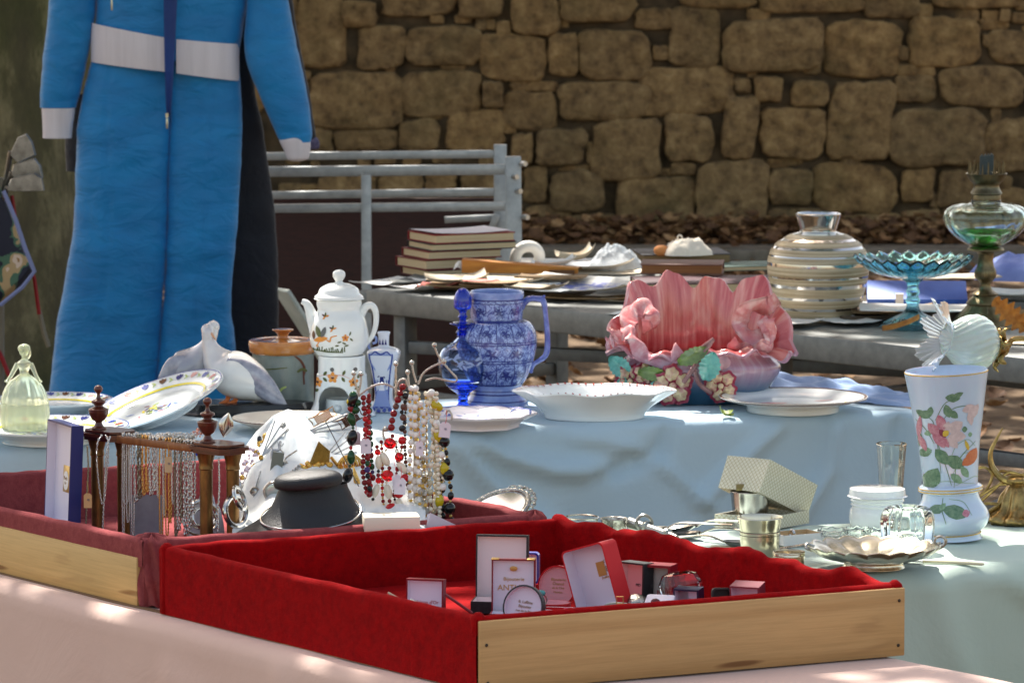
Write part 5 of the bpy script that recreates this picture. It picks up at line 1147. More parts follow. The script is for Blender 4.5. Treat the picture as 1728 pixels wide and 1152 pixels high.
# ---------- things on the right of the metal table ----------
p, s = ctr(1380, 538, TZ + .002); t = thing('striped_vase', 'round beige vase with silver mirror stripes and silvered neck', 'vase', p)
vp = [(0, 0), (56, 0), (60, 4), (72, 28), (82, 60), (86, 88), (83, 110), (72, 128), (50, 142), (32, 148), (30, 150), (30, 150), (33, 160), (38, 176), (38, 178), (35, 177), (28, 152), (0, 146)]
def vasemat():
    m, nt, b = newmat('vase_stripes'); tc = nt.nodes.new('ShaderNodeTexCoord'); sx = nt.nodes.new('ShaderNodeSeparateXYZ'); nt.links.new(tc.outputs['Object'], sx.inputs[0])
    r = nt.nodes.new('ShaderNodeValToRGB'); r.color_ramp.interpolation = 'CONSTANT'; mr = nd(nt, 'ShaderNodeMath', operation='MULTIPLY'); mr.inputs[1].default_value = 1 / (180 * s); nt.links.new(sx.outputs[2], mr.inputs[0]); nt.links.new(mr.outputs[0], r.inputs[0])
    bands = [(0, 0), (.10, 1), (.125, 0), (.20, 1), (.225, 0), (.31, 1), (.34, 0), (.40, 1), (.415, 0), (.51, 1), (.54, 0), (.60, 1), (.61, 0), (.67, 1), (.695, 0), (.74, 1), (.76, 0), (.80, 1)]
    e = r.color_ramp.elements
    while len(e) < len(bands): e.new(.5)
    for i, (q, k_) in enumerate(bands): e[i].position = q; e[i].color = (k_, k_, k_, 1)
    mx = nd(nt, 'ShaderNodeMix', data_type='RGBA'); nt.links.new(r.outputs[0], mx.inputs[0]); mx.inputs[7].default_value = lin((205, 203, 200))
    n = nd(nt, 'ShaderNodeTexNoise', Scale=1, Detail=4); mpn = texco(nt, (4, 4, 300)); nt.links.new(mpn, n.inputs['Vector']); r2 = ramp(nt, n.outputs[0], [(.35, lin((150, 128, 94))), (.65, lin((204, 188, 158)))]); nt.links.new(r2.outputs[0], mx.inputs[6]); nt.links.new(mx.outputs[2], b.inputs['Base Color'])
    nt.links.new(r.outputs[0], b.inputs['Metallic']); ro = nd(nt, 'ShaderNodeMapRange'); nt.links.new(r.outputs[0], ro.inputs[0]); ro.inputs[3].default_value = .45; ro.inputs[4].default_value = .12; nt.links.new(ro.outputs[0], b.inputs['Roughness']); return m
g = M(); g.lathe(P2(vp, s), 72); g.build('vase_body', vasemat(), t)
# blue pressed glass compote
p, s = ctr(1540, 552, TZ + .002); t = thing('cake_stand', 'turquoise pressed glass cake stand with zigzag rim', 'cake stand', p); tq = glass('glass_turquoise', (150, 228, 248)); 
g = M(); g.lathe(P2([(0, 0), (50, 0), (52, 3), (48, 8), (34, 16), (18, 24), (11, 32), (10, 40), (12, 46), (9, 52), (11, 60), (9, 68), (11, 76), (18, 82), (0, 84)], s), 72, mod=lambda a, r, z, k: (r * (1 + .05 * cos(12 * a)), z)); g.build('foot', tq, t)
def cm(a, r, z, k):
    f = smst(r / s, 70, 98); tri = abs((a * 24 / (2 * PI)) % 1 - .5) * 2; return (r * (1 + .02 * cos(24 * a)), z + f * tri * 7 * s)
g = M(); g.lathe(P2([(0, 82), (20, 83), (40, 86), (66, 93), (84, 102), (98, 112), (99, 114), (96, 115), (82, 107), (62, 98), (36, 91), (0, 89)], s), 192, mod=cm); g.build('glass_plate', tq, t, ang=25)
# oil lamp
p, s = ctr(1662, 550, TZ + .002); t = thing('oil_lamp', 'brass oil lamp with green tinted glass reservoir and open burner', 'oil lamp', p); br = pm('brass_old', (142, 126, 92), .38, .85, c2=(96, 84, 60), vs=40, bump=.2, bs=120)
g = M(); g.lathe(P2([(0, 0), (58, 0), (60, 3), (57, 7), (55, 9), (55, 9), (52, 12), (50, 15), (50, 15), (38, 26), (30, 36), (30, 36), (32, 39), (30, 42), (24, 48), (24, 48), (20, 52), (22, 55), (14, 60), (10, 66), (10, 74), (17, 82), (18, 92), (15, 100), (13, 110), (14, 122), (18, 126), (30, 128), (30, 131), (24, 134), (0, 134)], s), 64, mod=lambda a, r, z, k: (r * (1 + (.025 * cos(28 * a) if 15 * s < z < 36 * s or 80 * s < z < 98 * s else 0)), z)); g.build('lamp_base', br, t)
res = [(0, 134), (22, 135), (44, 146), (62, 162), (71, 180), (70, 192), (60, 202), (42, 207), (26, 209), (26, 213), (22, 213), (22, 206), (40, 203), (58, 198), (66, 190), (67, 180), (58, 164), (40, 150), (20, 140), (0, 139)]
g = M(); g.lathe(P2(res, s), 84, mod=lambda a, r, z, k: (r * (1 + .022 * cos(12 * a) * (1 if r > 30 * s else 0)), z)); g.build('reservoir', glass('glass_pale_green', (232, 246, 238)), t, ang=0)
g = M(); g.lathe(P2([(0, 139.6), (19.5, 140.6), (39, 150.6), (50, 158), (50, 158), (0, 158)], s), 48); g.build('lamp_oil', pm('oil_green', (30, 150, 50), .05, trans=.8, ior=1.4), t)
g = M(); g.lathe(P2([(24, 213.4), (25, 214), (24, 222), (24, 222), (27, 224), (25, 228), (22, 234), (22, 240), (28, 246), (34, 256), (35, 258), (32, 257), (24, 247), (0, 246)], s), 48, cap0=True)
for i in range(20):
    a = i * 2 * PI / 20; c = Vector((30 * s * cos(a), 30 * s * sin(a), 257 * s)); g.tube([c, c + Vector((0, 0, 17 * s + (i % 2) * 4 * s))], [.0022, .001], 5)
g.build('burner', pm('burner_dark', (84, 76, 58), .35, .85, c2=(120, 110, 84), vs=60), t)
g = M()
for i in range(9): g.box(((i - 4) * 2.6 * s, 0, 268 * s), (1.8 * s, 8 * s, (38 + (i * 5) % 9) * s))
g.build('wick_holder', pm('wick_steel', (70, 84, 90), .4, .7), t)
# dry brown leaf by the lamp
g = M(); rnd = random.Random(4)
def bl_(u, v): q = 2 * v - 1; wv = .024 * sin(PI * min(1, u * .9 + .06)) ** .6 * (1 + .35 * sin(u * 38)); a = Vector((.085 * u - .02, .0, .075 * (1 - u) + .012)); return a + Vector((.5, .2, .6)).normalized() * q * wv + Vector((0, -.01 * abs(q), 0))
g.grid(bl_, 30, 6)
tag(g.build('dry_leaf', pm('dry_leaf_amber', (190, 128, 50), .7, c2=(140, 84, 30), vs=60), loc=onz(1690, 566, TZ + .002)), 'amber dry leaf standing against the oil lamp base', 'leaf')
g = M(); g.grid(lambda u, v: Vector((.09 * (u - .5), .02 * sin(3 * u) + .012 * (v - .5), .006 + .028 * u ** 2 + .012 * v)), 14, 4)
tag(g.build('dry_leaf', bpy.data.materials['dry_leaf_amber'], loc=onz(1520, 562, TZ + .002)), 'small brown curled leaf before the blue stand foot', 'leaf')
# ---------- green table ----------
mint = cloth_cloth('cloth_mint', (190, 206, 196), (178, 196, 182), 4, .4)
q0 = onz(1450, 966); q1 = onz(1720, 948); gux = Vector((q1.x - q0.x, q1.y - q0.y, 0)).normalized(); guy = Vector((-gux.y, gux.x, 0))
gP0 = q0 - gux * .62; gL = 1.55; gW = .50
trestle('trestle table under the mint green cloth', gP0, gux, guy, gL, gW)
drape(gP0, gux, guy, gL, gW, .66, mint, 'tablecloth', 'pale mint green cloth over the table with the silverware', fold=.016, seed=8, over=(.9, .9, 1, .6), rr=.03,
      creases=(([(.86, .0), (.90, .05), (.98, .12), (1.2, .14)], .012, .01), ([(.74, .03), (.8, .2), (.9, .4)], .03, .012), ([(.8, .02), (1.0, .10)], .01, .006)))
# ---------- front table with peach cloth, the two trays ----------
peach = cloth_cloth('cloth_peach', (212, 184, 172), (204, 174, 162), 4, .45)
RL, RN, RR = Vector((-.542, 7.236, 0)), Vector((-.0484, 6.566, 0)), Vector((.5716, 6.866, 0)); RB = RL + (RR - RN)
ML2 = Vector((-.5737, 7.297, 0)); MR = Vector((.050, 7.583, 0)); pv = (RN - RL).normalized(); MB = MR - pv * .86; ML = ML2 - pv * .86
pw = Vector((-pv.y, pv.x, 0)); pP0 = RN - pv * 1.95 - pw * .014
trestle('trestle table under the peach cloth', pP0, pv, pw, 2.5, .672)
drape(pP0, pv, pw, 2.5, .672, .66, peach, 'tablecloth', 'peach pink cloth on the front table under the two velvet trays', fold=.012, seed=20, rr=.022, over=(.5, 1, 1, .9), res=.016,
      creases=(([(1.2, .1), (1.5, .2), (1.8, .12)], .03, .008), ([(1.5, .05), (1.62, .2), (1.9, .4)], .02, .007)))
def velvet(name, c, c2):
    m, nt, b = newmat(name); co = texco(nt); n1 = nd(nt, 'ShaderNodeTexNoise', Scale=60, Detail=6, Roughness=.75); n2 = nd(nt, 'ShaderNodeTexNoise', Scale=1100, Detail=2)
    for n in (n1, n2): nt.links.new(co, n.inputs['Vector'])
    r = ramp(nt, n1.outputs[0], [(.3, lin(c)), (.7, lin(c2))]); nt.links.new(r.outputs[0], b.inputs['Base Color']); b.inputs['Roughness'].default_value = .95; b.inputs['Specular IOR Level'].default_value = .1
    b.inputs['Sheen Weight'].default_value = .35; b.inputs['Sheen Roughness'].default_value = .35; b.inputs['Sheen Tint'].default_value = lin(c2)
    bp = nd(nt, 'ShaderNodeBump', Strength=.35, Distance=.001); nt.links.new(n2.outputs[0], bp.inputs['Height']); bp2 = nd(nt, 'ShaderNodeBump', Strength=.4, Distance=.006); nt.links.new(n1.outputs[0], bp2.inputs['Height']); nt.links.new(bp2.outputs[0], bp.inputs['Normal']); nt.links.new(bp.outputs[0], b.inputs['Normal']); return m
def pine(name, c, c2, c3):
    m, nt, b = newmat(name); co = texco(nt, (1.2, 6, 9)); n1 = nd(nt, 'ShaderNodeTexNoise', Scale=2.0, Detail=3, Distortion=1.6); nt.links.new(co, n1.inputs['Vector'])
    wv = nd(nt, 'ShaderNodeTexWave', Scale=.45, Distortion=5, Detail=3); wv.bands_direction = 'Z'; wv.inputs['Detail Scale'].default_value = .8; nt.links.new(co, wv.inputs['Vector'])
    co2 = texco(nt, (3, 30, 90)); n2 = nd(nt, 'ShaderNodeTexNoise', Scale=3, Detail=6, Roughness=.7); nt.links.new(co2, n2.inputs['Vector'])
    r = ramp(nt, wv.outputs[0], [(.0, lin(c2)), (.22, lin(c)), (1, lin(c))]); r2 = ramp(nt, n2.outputs[0], [(.35, (.8, .78, .74, 1)), (.6, (1, 1, 1, 1))])
    mx = nd(nt, 'ShaderNodeMix', data_type='RGBA', blend_type='MULTIPLY'); mx.inputs[0].default_value = .8; nt.links.new(r.outputs[0], mx.inputs[6]); nt.links.new(r2.outputs[0], mx.inputs[7])
    st_ = ramp(nt, n1.outputs[0], [(.62, (0, 0, 0, 1)), (.74, (1, 1, 1, 1))]); sm = nd(nt, 'ShaderNodeMath', operation='MULTIPLY'); sm.inputs[1].default_value = .45; nt.links.new(st_.outputs[0], sm.inputs[0])
    m2 = nd(nt, 'ShaderNodeMix', data_type='RGBA'); nt.links.new(sm.outputs[0], m2.inputs[0]); nt.links.new(mx.outputs[2], m2.inputs[6]); m2.inputs[7].default_value = lin(c3); n5 = nd(nt, 'ShaderNodeTexNoise', Scale=3.2, Detail=2); nt.links.new(co, n5.inputs['Vector']); k5 = ramp(nt, n5.outputs[0], [(.70, (1, 1, 1, 1)), (.76, (.45, .34, .24, 1))]); m5 = nd(nt, 'ShaderNodeMix', data_type='RGBA', blend_type='MULTIPLY'); m5.inputs[0].default_value = 1; nt.links.new(m2.outputs[2], m5.inputs[6]); nt.links.new(k5.outputs[0], m5.inputs[7]); nt.links.new(m5.outputs[2], b.inputs['Base Color'])
    b.inputs['Roughness'].default_value = .55; bp = nd(nt, 'ShaderNodeBump', Strength=.15, Distance=.001); nt.links.new(n2.outputs[0], bp.inputs['Height']); nt.links.new(bp.outputs[0], b.inputs['Normal']); return m
Z0, Z1 = TZ + .004, TZ + .11
def strip(g, A, B, inn, th, z0, z1, out_to, amp, seed, lump=0, rad=.007):
    """velvet over one wall: inside face, rim, outside down to out_to; inn = unit vector to the inside"""
    L = (B - A).length; d = (B - A) / L; n_ = int(L / .006)
    prof = [(th + .001, z0)] + [(th + .001, z0 + (z1 - rad - z0) * k / 10) for k in range(1, 10)]
    cx = th / 2; rw = th / 2 + .002
    prof += [(cx + rw * cos(a), z1 - rad + rad * sin(a)) for a in [PI * k / 8 for k in range(9)]]
    if out_to is not None: m_ = max(2, int((z1 - rad - out_to) / .008)); prof += [(cx - rw, z1 - rad + (out_to - z1 + rad) * k / m_) for k in range(1, m_ + 1)]
    N_ = len(prof) - 1
    def fn(u, v):
        x, z = prof[int(round(v * N_))]; s_ = u * L; p = A + d * s_
        top = math.exp(-((z - z1) / .03) ** 2)
        b1 = amp * fz(s_ * 9, z * 14, seed, 1, seed) + amp * .5 * fz(s_ * 28, z * 30, seed, 1, seed + 1)
        lz = lump * (fz(s_ * 13, 0, seed, 1, 3) + .6 * fz(s_ * 31, 0, seed, 1, 4)) * top
        side = 1 if x > cx else -1
        q = p + inn * (x + side * b1 + (side * abs(lz) * .6 if lump else 0)); return Vector((q.x, q.y, z + lz + b1 * .5 * top))
    g.grid(fn, n_, N_)
def into(A, B, C): n = Vector((-(B - A).y, (B - A).x, 0)).normalized(); return n if n.dot(C - A) > 0 else -n
redv = velvet('velvet_red', (120, 4, 9), (156, 7, 11)); mauv = velvet('cloth_mauve', (124, 58, 62), (150, 78, 78))
pineA = pine('pine_board', (184, 146, 96), (174, 134, 84), (142, 104, 64)); pineB = pine('ply_board', (204, 170, 112), (194, 158, 98), (170, 134, 84))
# red tray
cR = (RL + RR) / 2; t = thing('red_tray', 'shallow wooden tray lined with bright red velvet', 'tray', (cR.x, cR.y, TZ))
off = Matrix.Translation(-t.location); th = .014; g = M()
strip(g, RL, RN, into(RL, RN, cR), th, Z0 + .015, Z1, Z0, .0016, 1, .0015); strip(g, RN, RR, into(RN, RR, cR), th, Z0 + .015, Z1, Z1 - .014, .0012, 2, .001)
strip(g, RR, RB, into(RR, RB, cR), th, Z0 + .015, Z1 + .003, Z0 + .02, .003, 3, .009, rad=.010); strip(g, RB, RL, into(RB, RL, cR), th, Z0 + .015, Z1, Z0, .0018, 4, .003)
g.xf(off); g.build('velvet_lining', redv, t, ang=0)
g = M(); e = .01
g.grid(lambda u, v: (RL + (RN - RL) * v + (RR - RN) * u) + Vector((0, 0, Z0 + .018 + .0012 * fz(u * 9, v * 9, 0))), 60, 60); g.xf(off); g.build('velvet_floor', redv, t, ang=0)
for c_, sd_ in ((RL, 1), (RN, 2), (RR, 3), (RB, 4)):    # gathered velvet at the corners
    g = M(); g.tube([Vector((0, 0, Z0 - TZ + .002)), Vector((0, 0, .05)), Vector((0, 0, .09)), Vector((0, 0, .108)), Vector((0, 0, .114))], [.010, .010, .0105, .0115, .004], 24)
    for i, v in enumerate(g.v): v.x *= 1 + .2 * fz(v.x * 90, v.y * 90, v.z * 40, 1, sd_); v.y *= 1 + .2 * fz(v.y * 90, v.x * 90, v.z * 40, 1, sd_)
    ii = (cR - c_).normalized() * .011
    if sd_ == 2:
        for v in g.v: v.z = max(v.z, .082)
    if sd_ == 3: 
        for v in g.v: v.z = max(v.z, .092)
    g.build('corner_gather', redv, t, loc=c_ + ii - t.location + Vector((0, 0, TZ)), ang=0)
L = (RR - RN).length; ax = math.atan2((RR - RN).y, (RR - RN).x); og = -into(RN, RR, cR) * .0045
g = M(); g.box((L / 2, 0, (Z1 - .006 - Z0) / 2), (L, .008, Z1 - .006 - Z0), bev=.0015); bd = g.build('wooden_board', pineA, t, loc=RN + og - t.location + Vector((0, 0, Z0)), rz=ax)
nm = pm('nail_head', (60, 52, 46), .4, .7)
for u, z in ((.010, .066), (L - .010, .082), (L - .011, .016), (.012, .012)): g = M(); g.lathe([(0, 0), (.0024, 0), (.002, .0012), (0, .0016)], 12); g.xf(Matrix.Rotation(PI / 2, 4, 'X')); g.build('nail', nm, bd, loc=(u, -.004, z))
g = M(); d_ = (RR - RN); g.add([RL + Vector((0, 0, Z0 - .001)), RN + Vector((0, 0, Z0 - .001)), RR + Vector((0, 0, Z0 - .001)), RB + Vector((0, 0, Z0 - .001))] + [q + Vector((0, 0, Z0 + .006)) for q in (RL, RN, RR, RB)], [[0, 1, 2, 3], [4, 5, 6, 7], [0, 1, 5, 4], [1, 2, 6, 5], [2, 3, 7, 6], [3, 0, 4, 7]]); g.xf(off); g.build('bottom_board', pineA, t)
# mauve tray
cM = (ML + MR) / 2; t = thing('mauve_tray', 'wooden tray covered in dusty mauve cloth full of jewellery', 'tray', (cM.x, cM.y, TZ)); off = Matrix.Translation(-t.location); g = M()
strip(g, ML, ML2, into(ML, ML2, cM), th, Z0 + .015, Z1, Z1 - .044, .0012, 11, .0016); strip(g, ML2, MR, into(ML2, MR, cM), th, Z0 + .015, Z1, Z0, .0016, 12, .002)
strip(g, MR, MB, into(MR, MB, cM), th, Z0 + .015, Z1, Z0, .002, 13, .004); strip(g, MB, ML, into(MB, ML, cM), th, Z0 + .015, Z1, Z0, .002, 14, .003)
g.xf(off); g.build('cloth_lining', mauv, t, ang=0)
g = M(); g.grid(lambda u, v: (ML + (ML2 - ML) * v + (MR - ML2) * u) + Vector((0, 0, Z0 + .018 + .001 * fz(u * 9, v * 9, 0))), 40, 40); g.xf(off); g.build('cloth_floor', mauv, t, ang=0)
for c_, sd_, hgt in ((ML2, 1, 1), (MR, 2, 1)):
    g = M(); H_ = Z1 - Z0 + .004
    def gat(u, v, sd_=sd_): a = 2 * PI * u; z = H_ * v; r = (.034 if sd_ == 1 else .02) * (1 + .10 * sin(9 * a + 8 * v) + .12 * fz(cos(a) * 2, sin(a) * 2, v * 4, 1, sd_)) * (1 if v < .93 else max(.02, 1 - ((v - .93) / .07) ** 2)); return Vector((r * cos(a), r * .8 * sin(a), z + .003 * sin(7 * a)))
    g.grid(gat, 90, 26, cu=True); dd_ = (pv * -.016 + pw * .026) if sd_ == 1 else (pv * -.006 - pw * .012)
    g.build('corner_gather', mauv, t, loc=c_ + dd_ - t.location + Vector((0, 0, Z0)), rz=math.atan2(pv.y, pv.x), ang=0)
L = (ML2 - ML).length - .012; ax = math.atan2(pv.y, pv.x); g = M(); g.box((L / 2, 0, .038), (L, .008, .076), bev=.0015); g.build('wooden_board', pineB, t, loc=ML - pw * .001 - t.location + Vector((0, 0, Z0)), rz=ax)
g = M(); g.box((L / 2 + .05, .0, .0), (L + .1, .01, .008)); g.build('bottom_board', pm('dark_wood_edge', (110, 84, 60), .7), t, loc=ML - pw * .002 - t.location + Vector((0, 0, Z0 - .0035)), rz=ax)

# ---------- jewellery cases ----------
ZF = Z0 + .0205
def outline(w, h, r=0, circ=False):
    if circ: return [(w / 2 * cos(a), h / 2 + h / 2 * sin(a)) for a in [2 * PI * i / 36 for i in range(36)]]
    if r <= 0: return [(-w / 2, 0), (w / 2, 0), (w / 2, h), (-w / 2, h)]
    o = []
    for cx_, cy_, a0 in ((w / 2 - r, r, -PI / 2), (w / 2 - r, h - r, 0), (-w / 2 + r, h - r, PI / 2), (-w / 2 + r, r, PI)):
        o += [(cx_ + r * cos(a0 + PI / 2 * k / 5), cy_ + r * sin(a0 + PI / 2 * k / 5)) for k in range(6)]
    return o
def shell(w, h, dep, wall=.0025, r=0, circ=False):
    """open box standing on edge, mouth towards -y; material 0 outside, 1 inside"""
    g = M(); O = outline(w, h, r, circ); I = [(x * (w - 2 * wall) / w, wall + y * (h - 2 * wall) / h) for x, y in O]; n = len(O)
    vs = [Vector((x, 0, z)) for x, z in O] + [Vector((x, dep, z)) for x, z in O] + [Vector((x, 0, z)) for x, z in I] + [Vector((x, dep * .72, z)) for x, z in I]
    fs, ms = [], []
    for i in range(n):
        j = (i + 1) % n; fs += [[i, j, n + j, n + i], [i, j, 2 * n + j, 2 * n + i], [2 * n + i, 2 * n + j, 3 * n + j, 3 * n + i]]; ms += [0, 0, 1]
    fs += [[n + i for i in range(n)], [3 * n + i for i in range(n)]]; ms += [0, 1]
    for f, m_ in zip(fs, ms): g.add([vs[i] for i in f], [list(range(len(f)))], m_)
    return g
def mergeb(g):
    d = {}; nv = []; mp_ = []
    for v in g.v:
        k_ = (round(v.x, 6), round(v.y, 6), round(v.z, 6))
        if k_ not in d: d[k_] = len(nv); nv.append(v)
        mp_.append(d[k_])
    g.v = nv; g.f = [[mp_[i] for i in f] for f in g.f]; return g
cmats = {}
def cm_(c, **k):
    key = (c, tuple(sorted(k.items())))
    if key not in cmats: cmats[key] = pm('case_%d' % len(cmats), c, **({'rough': .5} | k))
    return cmats[key]
def case(name, label, px, py, w, H, dep, rz, co, ci, z=ZF, tilt=0, roll=0, r=0, circ=False, base=None, txt=None, grp='open jewellery cases in the red tray', cat='jewellery case', wall=.0025, lift=0):
    p = onz(px, py, z); t = thing(name, label, cat, p + Vector((0, 0, lift)), rz, grp)
    lid = mergeb(shell(w, H, dep, wall, r, circ)).build('lid', [co, ci], t, rot=(-tilt, roll, 0), ang=30)
    if base:
        hb, bd_ = base; g = mergeb(shell(w, bd_, hb, wall, r, circ)); g.xf(Matrix.Translation((0, 0, hb)) @ Matrix.Rotation(-PI / 2, 4, 'X')); 
        b_ = g.build('base', [co, ci], t, loc=(0, -.0005, 0), ang=30)
        # lies in front of the lid, mouth up
        b_.location = (0, -bd_ - .0005, 0)
    if txt:
        for s_, sz, zz_, m_ in txt: text(s_, sz, m_, lid, (0, dep * .72 - .0006, H * zz_), (PI / 2, 0, 0))
    return t
gold = pm('gold_ink', (196, 150, 84), .4, .3); redi = pm('red_ink', (180, 30, 40), .5); blki = pm('black_ink', (40, 40, 44), .5); brni = pm('brown_ink', (150, 120, 84), .5)
blk = cm_((26, 28, 30), c2=(44, 46, 50), vs=200, bump=.3, bs=900); mar = cm_((126, 22, 34), rough=.35); satin = cm_((232, 214, 214), rough=.45, sheen=.4); lil = cm_((222, 216, 228), rough=.5); redc_ = cm_((196, 8, 20), rough=.7, sheen=.3); nav = cm_((22, 34, 62), rough=.4)
case('jewellery_case', 'tall black jewellery case open with pale pink satin lining', 846, 1026, .080, .112, .016, R(-8), blk, satin, tilt=R(4), base=(.018, .05))
t = case('jewellery_case', 'maroon jewellery case with gold corners and gold lettering inside', 866, 1048, .066, .094, .012, R(-5), mar, lil, tilt=R(3), base=(.016, .03), txt=[('ANTHEA', .0125, .53, gold), ('Bijouterie', .008, .67, gold)])
g = M()
for x in (-.027, .027): g.box((x, .003, .0945), (.012, .016, .002), bev=.0006)
g.build('gold_corner', pm('gold_corner', (200, 160, 90), .3, .9), t); g = M(); g.ball((0, .0078, .079), (.006, .0006, .004), 10); g.build('emblem', gold, t)
case('jewellery_case', 'round black lid with white lining and gold script leaning in the tray', 876, 1072, .064, .066, .012, R(-24), blk, lil, tilt=R(14), roll=R(4), circ=True, txt=[('B. Laffitte', .006, .62, brni), ('Bijoutier', .006, .52, brni), ('rue de la Paix', .005, .42, brni), ('Tours', .007, .30, brni)], grp='open jewellery cases in the red tray', lift=.010)
pk = cm_((232, 176, 182), rough=.4)
t = case('jewellery_case', 'round red ring case with pink lining and a turquoise ring before it', 938, 1024, .062, .064, .011, R(-18), redc_, pk, tilt=R(8), circ=True, base=(.012, .05), txt=[('Bijouterie', .006, .66, gold), ('Chantal', .006, .56, gold), ('de la Cité', .005, .46, gold), ('Nantes', .005, .36, gold)])
case('jewellery_case', 'large red velvet case leaning left with white lining and gold label', 1010, 1034, .084, .104, .034, R(-40), redc_, lil, tilt=R(-3), roll=R(-17), r=.008, txt=None)
t = bpy.data.objects[[o.name for o in bpy.data.objects if o.get('label', '').startswith('large red velvet case')][0]]; ld = t.children[0]
g = M(); g.box((.008, .0238, .064), (.016, .0006, .022)); g.build('gold_label', gold, ld); text('EVE', .012, brni, ld, (.026, .0238, .062), (PI / 2, 0, 0)); text('Création', .006, brni, ld, (.026, .0238, .074), (PI / 2, 0, 0)); text('Joaillier Paris', .005, gold, ld, (.018, .0238, .050), (PI / 2, 0, 0))
case('jewellery_case', 'small maroon case with lilac lining and red script at the left', 716, 1046, .058, .062, .016, R(-14), mar, lil, tilt=R(3), base=(.012, .03), txt=[('Maison d\'Or', .0075, .42, redi)])
case('jewellery_case', 'black case with pale pink inside beside the large red velvet case', 1064, 1028, .046, .072, .026, R(-38), blk, satin, tilt=R(2), txt=[('MD', .006, .5, blki)])
case('jewellery_case', 'maroon case with grey inside marked with red letters', 1108, 1030, .044, .070, .030, R(-24), mar, cm_((190, 184, 176)), wall=.004, txt=[('MA', .012, .34, redi), ('paris', .005, .22, redi)])
case('jewellery_case', 'small navy blue case standing in front of the crystal block', 1158, 1040, .040, .042, .026, R(-22), nav, lil, tilt=R(-4))
case('jewellery_case', 'dark case with rounded corners near the right end of the tray', 1219, 1050, .030, .052, .012, R(6), cm_((40, 40, 38)), cm_((20, 24, 20)), r=.006, tilt=R(6))
case('jewellery_case', 'dusty maroon case with pale lilac front at the right end', 1258, 1050, .046, .056, .032, R(-20), cm_((128, 60, 72)), lil, tilt=R(-8))
case('jewellery_case', 'blue velvet case mostly hidden behind the tall black case', 893, 985, .03, .05, .014, R(-10), cm_((30, 44, 140), sheen=.4), lil, r=.006)
# low dark lid leaning in front of the small maroon case
p = onz(724, 1062, ZF); g = M(); g.box((0, 0, .022), (.075, .03, .004), rot=Euler((R(30), R(22), R(-14))), bev=.001); g.box((0, -.004, .0245), (.064, .022, .003), rot=Euler((R(30), R(22), R(-14))), mi=1)
tag(g.build('loose_lid', [cm_((60, 66, 66)), lil], loc=p), 'thin grey lid lying aslant in front of the small maroon case', 'lid')
for i, (x, y, a, l_, lab) in enumerate(((676, 1012, 30, .045, 'thin metal stick left of the small maroon case'), (774, 1018, 35, .05, 'thin dark red stick right of the small maroon case'))):
    g = M(); d_ = Vector((cos(R(-a)), 0, sin(R(-a)))) * l_ / 2; g.tube([-d_, d_], .0022, 6); tag(g.build('metal_stick', [pm('stick_metal', (170, 150, 130), .3, .8), mar][i], loc=onz(x, y, ZF + .026)), lab, 'metal stick')
silver = pm('silver', (206, 204, 200), .18, 1.0, c2=(176, 172, 166), vs=30); silv2 = pm('silver_chased', (196, 192, 184), .25, 1.0, c2=(120, 116, 108), vs=120, bump=.6, bs=260)
def ringjewel(label, px, py, z, stone, r=.009, loc=None):
    p = loc or onz(px, py, z); t = thing('ring', label, 'ring', p); g = M(); g.torus((0, 0, r), r, .0012, 'Y', n=24); g.build('band', silver, t); g = M(); g.ball((0, -.001, 2 * r + .002), (.007, .005, .005), 14); g.build('stone', stone, t)
ringjewel('silver ring with oval turquoise stone before the round red case', 913, 1022, ZF + .013, pm('turquoise_stone', (80, 160, 158), .25))
p = onz(946, 1044, ZF); t = thing('ring_box', 'low white ring box with a pink ribbon on its edge', 'box', p, R(-10)); g = mergeb(shell(.062, .03, .016, .003)); g.xf(Matrix.Translation((0, -.015, .016)) @ Matrix.Rotation(-PI / 2, 4, 'X')); g.build('box_body', [lil, redc_], t)
g = M(); g.torus((.012, -.018, .012), .006, .0025, 'Y'); g.torus((.018, -.018, .009), .005, .0025, 'Y'); g.tube([Vector((.012, -.018, .01)), Vector((.008, -.02, -.0))], .003, 6); g.build('ribbon', cm_((236, 120, 150)), t)
p = onz(1074, 1034, ZF); g = M(); g.lathe([(0, 0), (.014, 0), (.016, .004), (.013, .010), (.006, .013), (0, .0135)], 28, mod=lambda a, r, z, k: (r * (1 + .06 * cos(14 * a)), z)); tag(g.build('silver_brooch', silv2, loc=p + Vector((0, 0, .014)), rot=(R(30), 0, 0)), 'domed chased silver brooch below the black case', 'brooch')
p = onz(1114, 1040, ZF); t = thing('ring_cushion', 'soft white ring cushion tilted between the cases', 'cushion', p, R(-14)); g = M(); g.box((0, 0, .02), (.046, .03, .018), rot=Euler((R(24), 0, 0)), bev=.005); g.build('cushion', lil, t)
ringjewel('dark garnet ring set in the white cushion', 1106, 1030, ZF + .02, cm_((90, 30, 30), rough=.1), r=.006)
p = onz(1044, 1046, ZF); g = M(); g.torus((0, 0, .02), .019, .0035, 'Y', n=30, rot=Euler((R(60), 0, R(-8))).to_matrix(), e=(1, .62)); g.ball((0, 0, .018), (.017, .010, .003), 14, 1); tag(g.build('oval_locket', [cm_((120, 130, 122), rough=.5), cm_((190, 186, 170))], loc=p), 'grey green oval locket by the wooden rim', 'locket')
g = M(); g.torus((0, 0, .0), .007, .0012, 'Y', n=4, k=5); tag(g.build('brass_clasp', pm('clasp_brass', (170, 140, 90), .3, .9), loc=at(1046, 944, 7.2), rot=(0, R(45), 0)), 'little square brass clasp above the black case', 'clasp')
bpy.data.objects['brass_clasp'].location = onz(1046, 1012, ZF + .06)
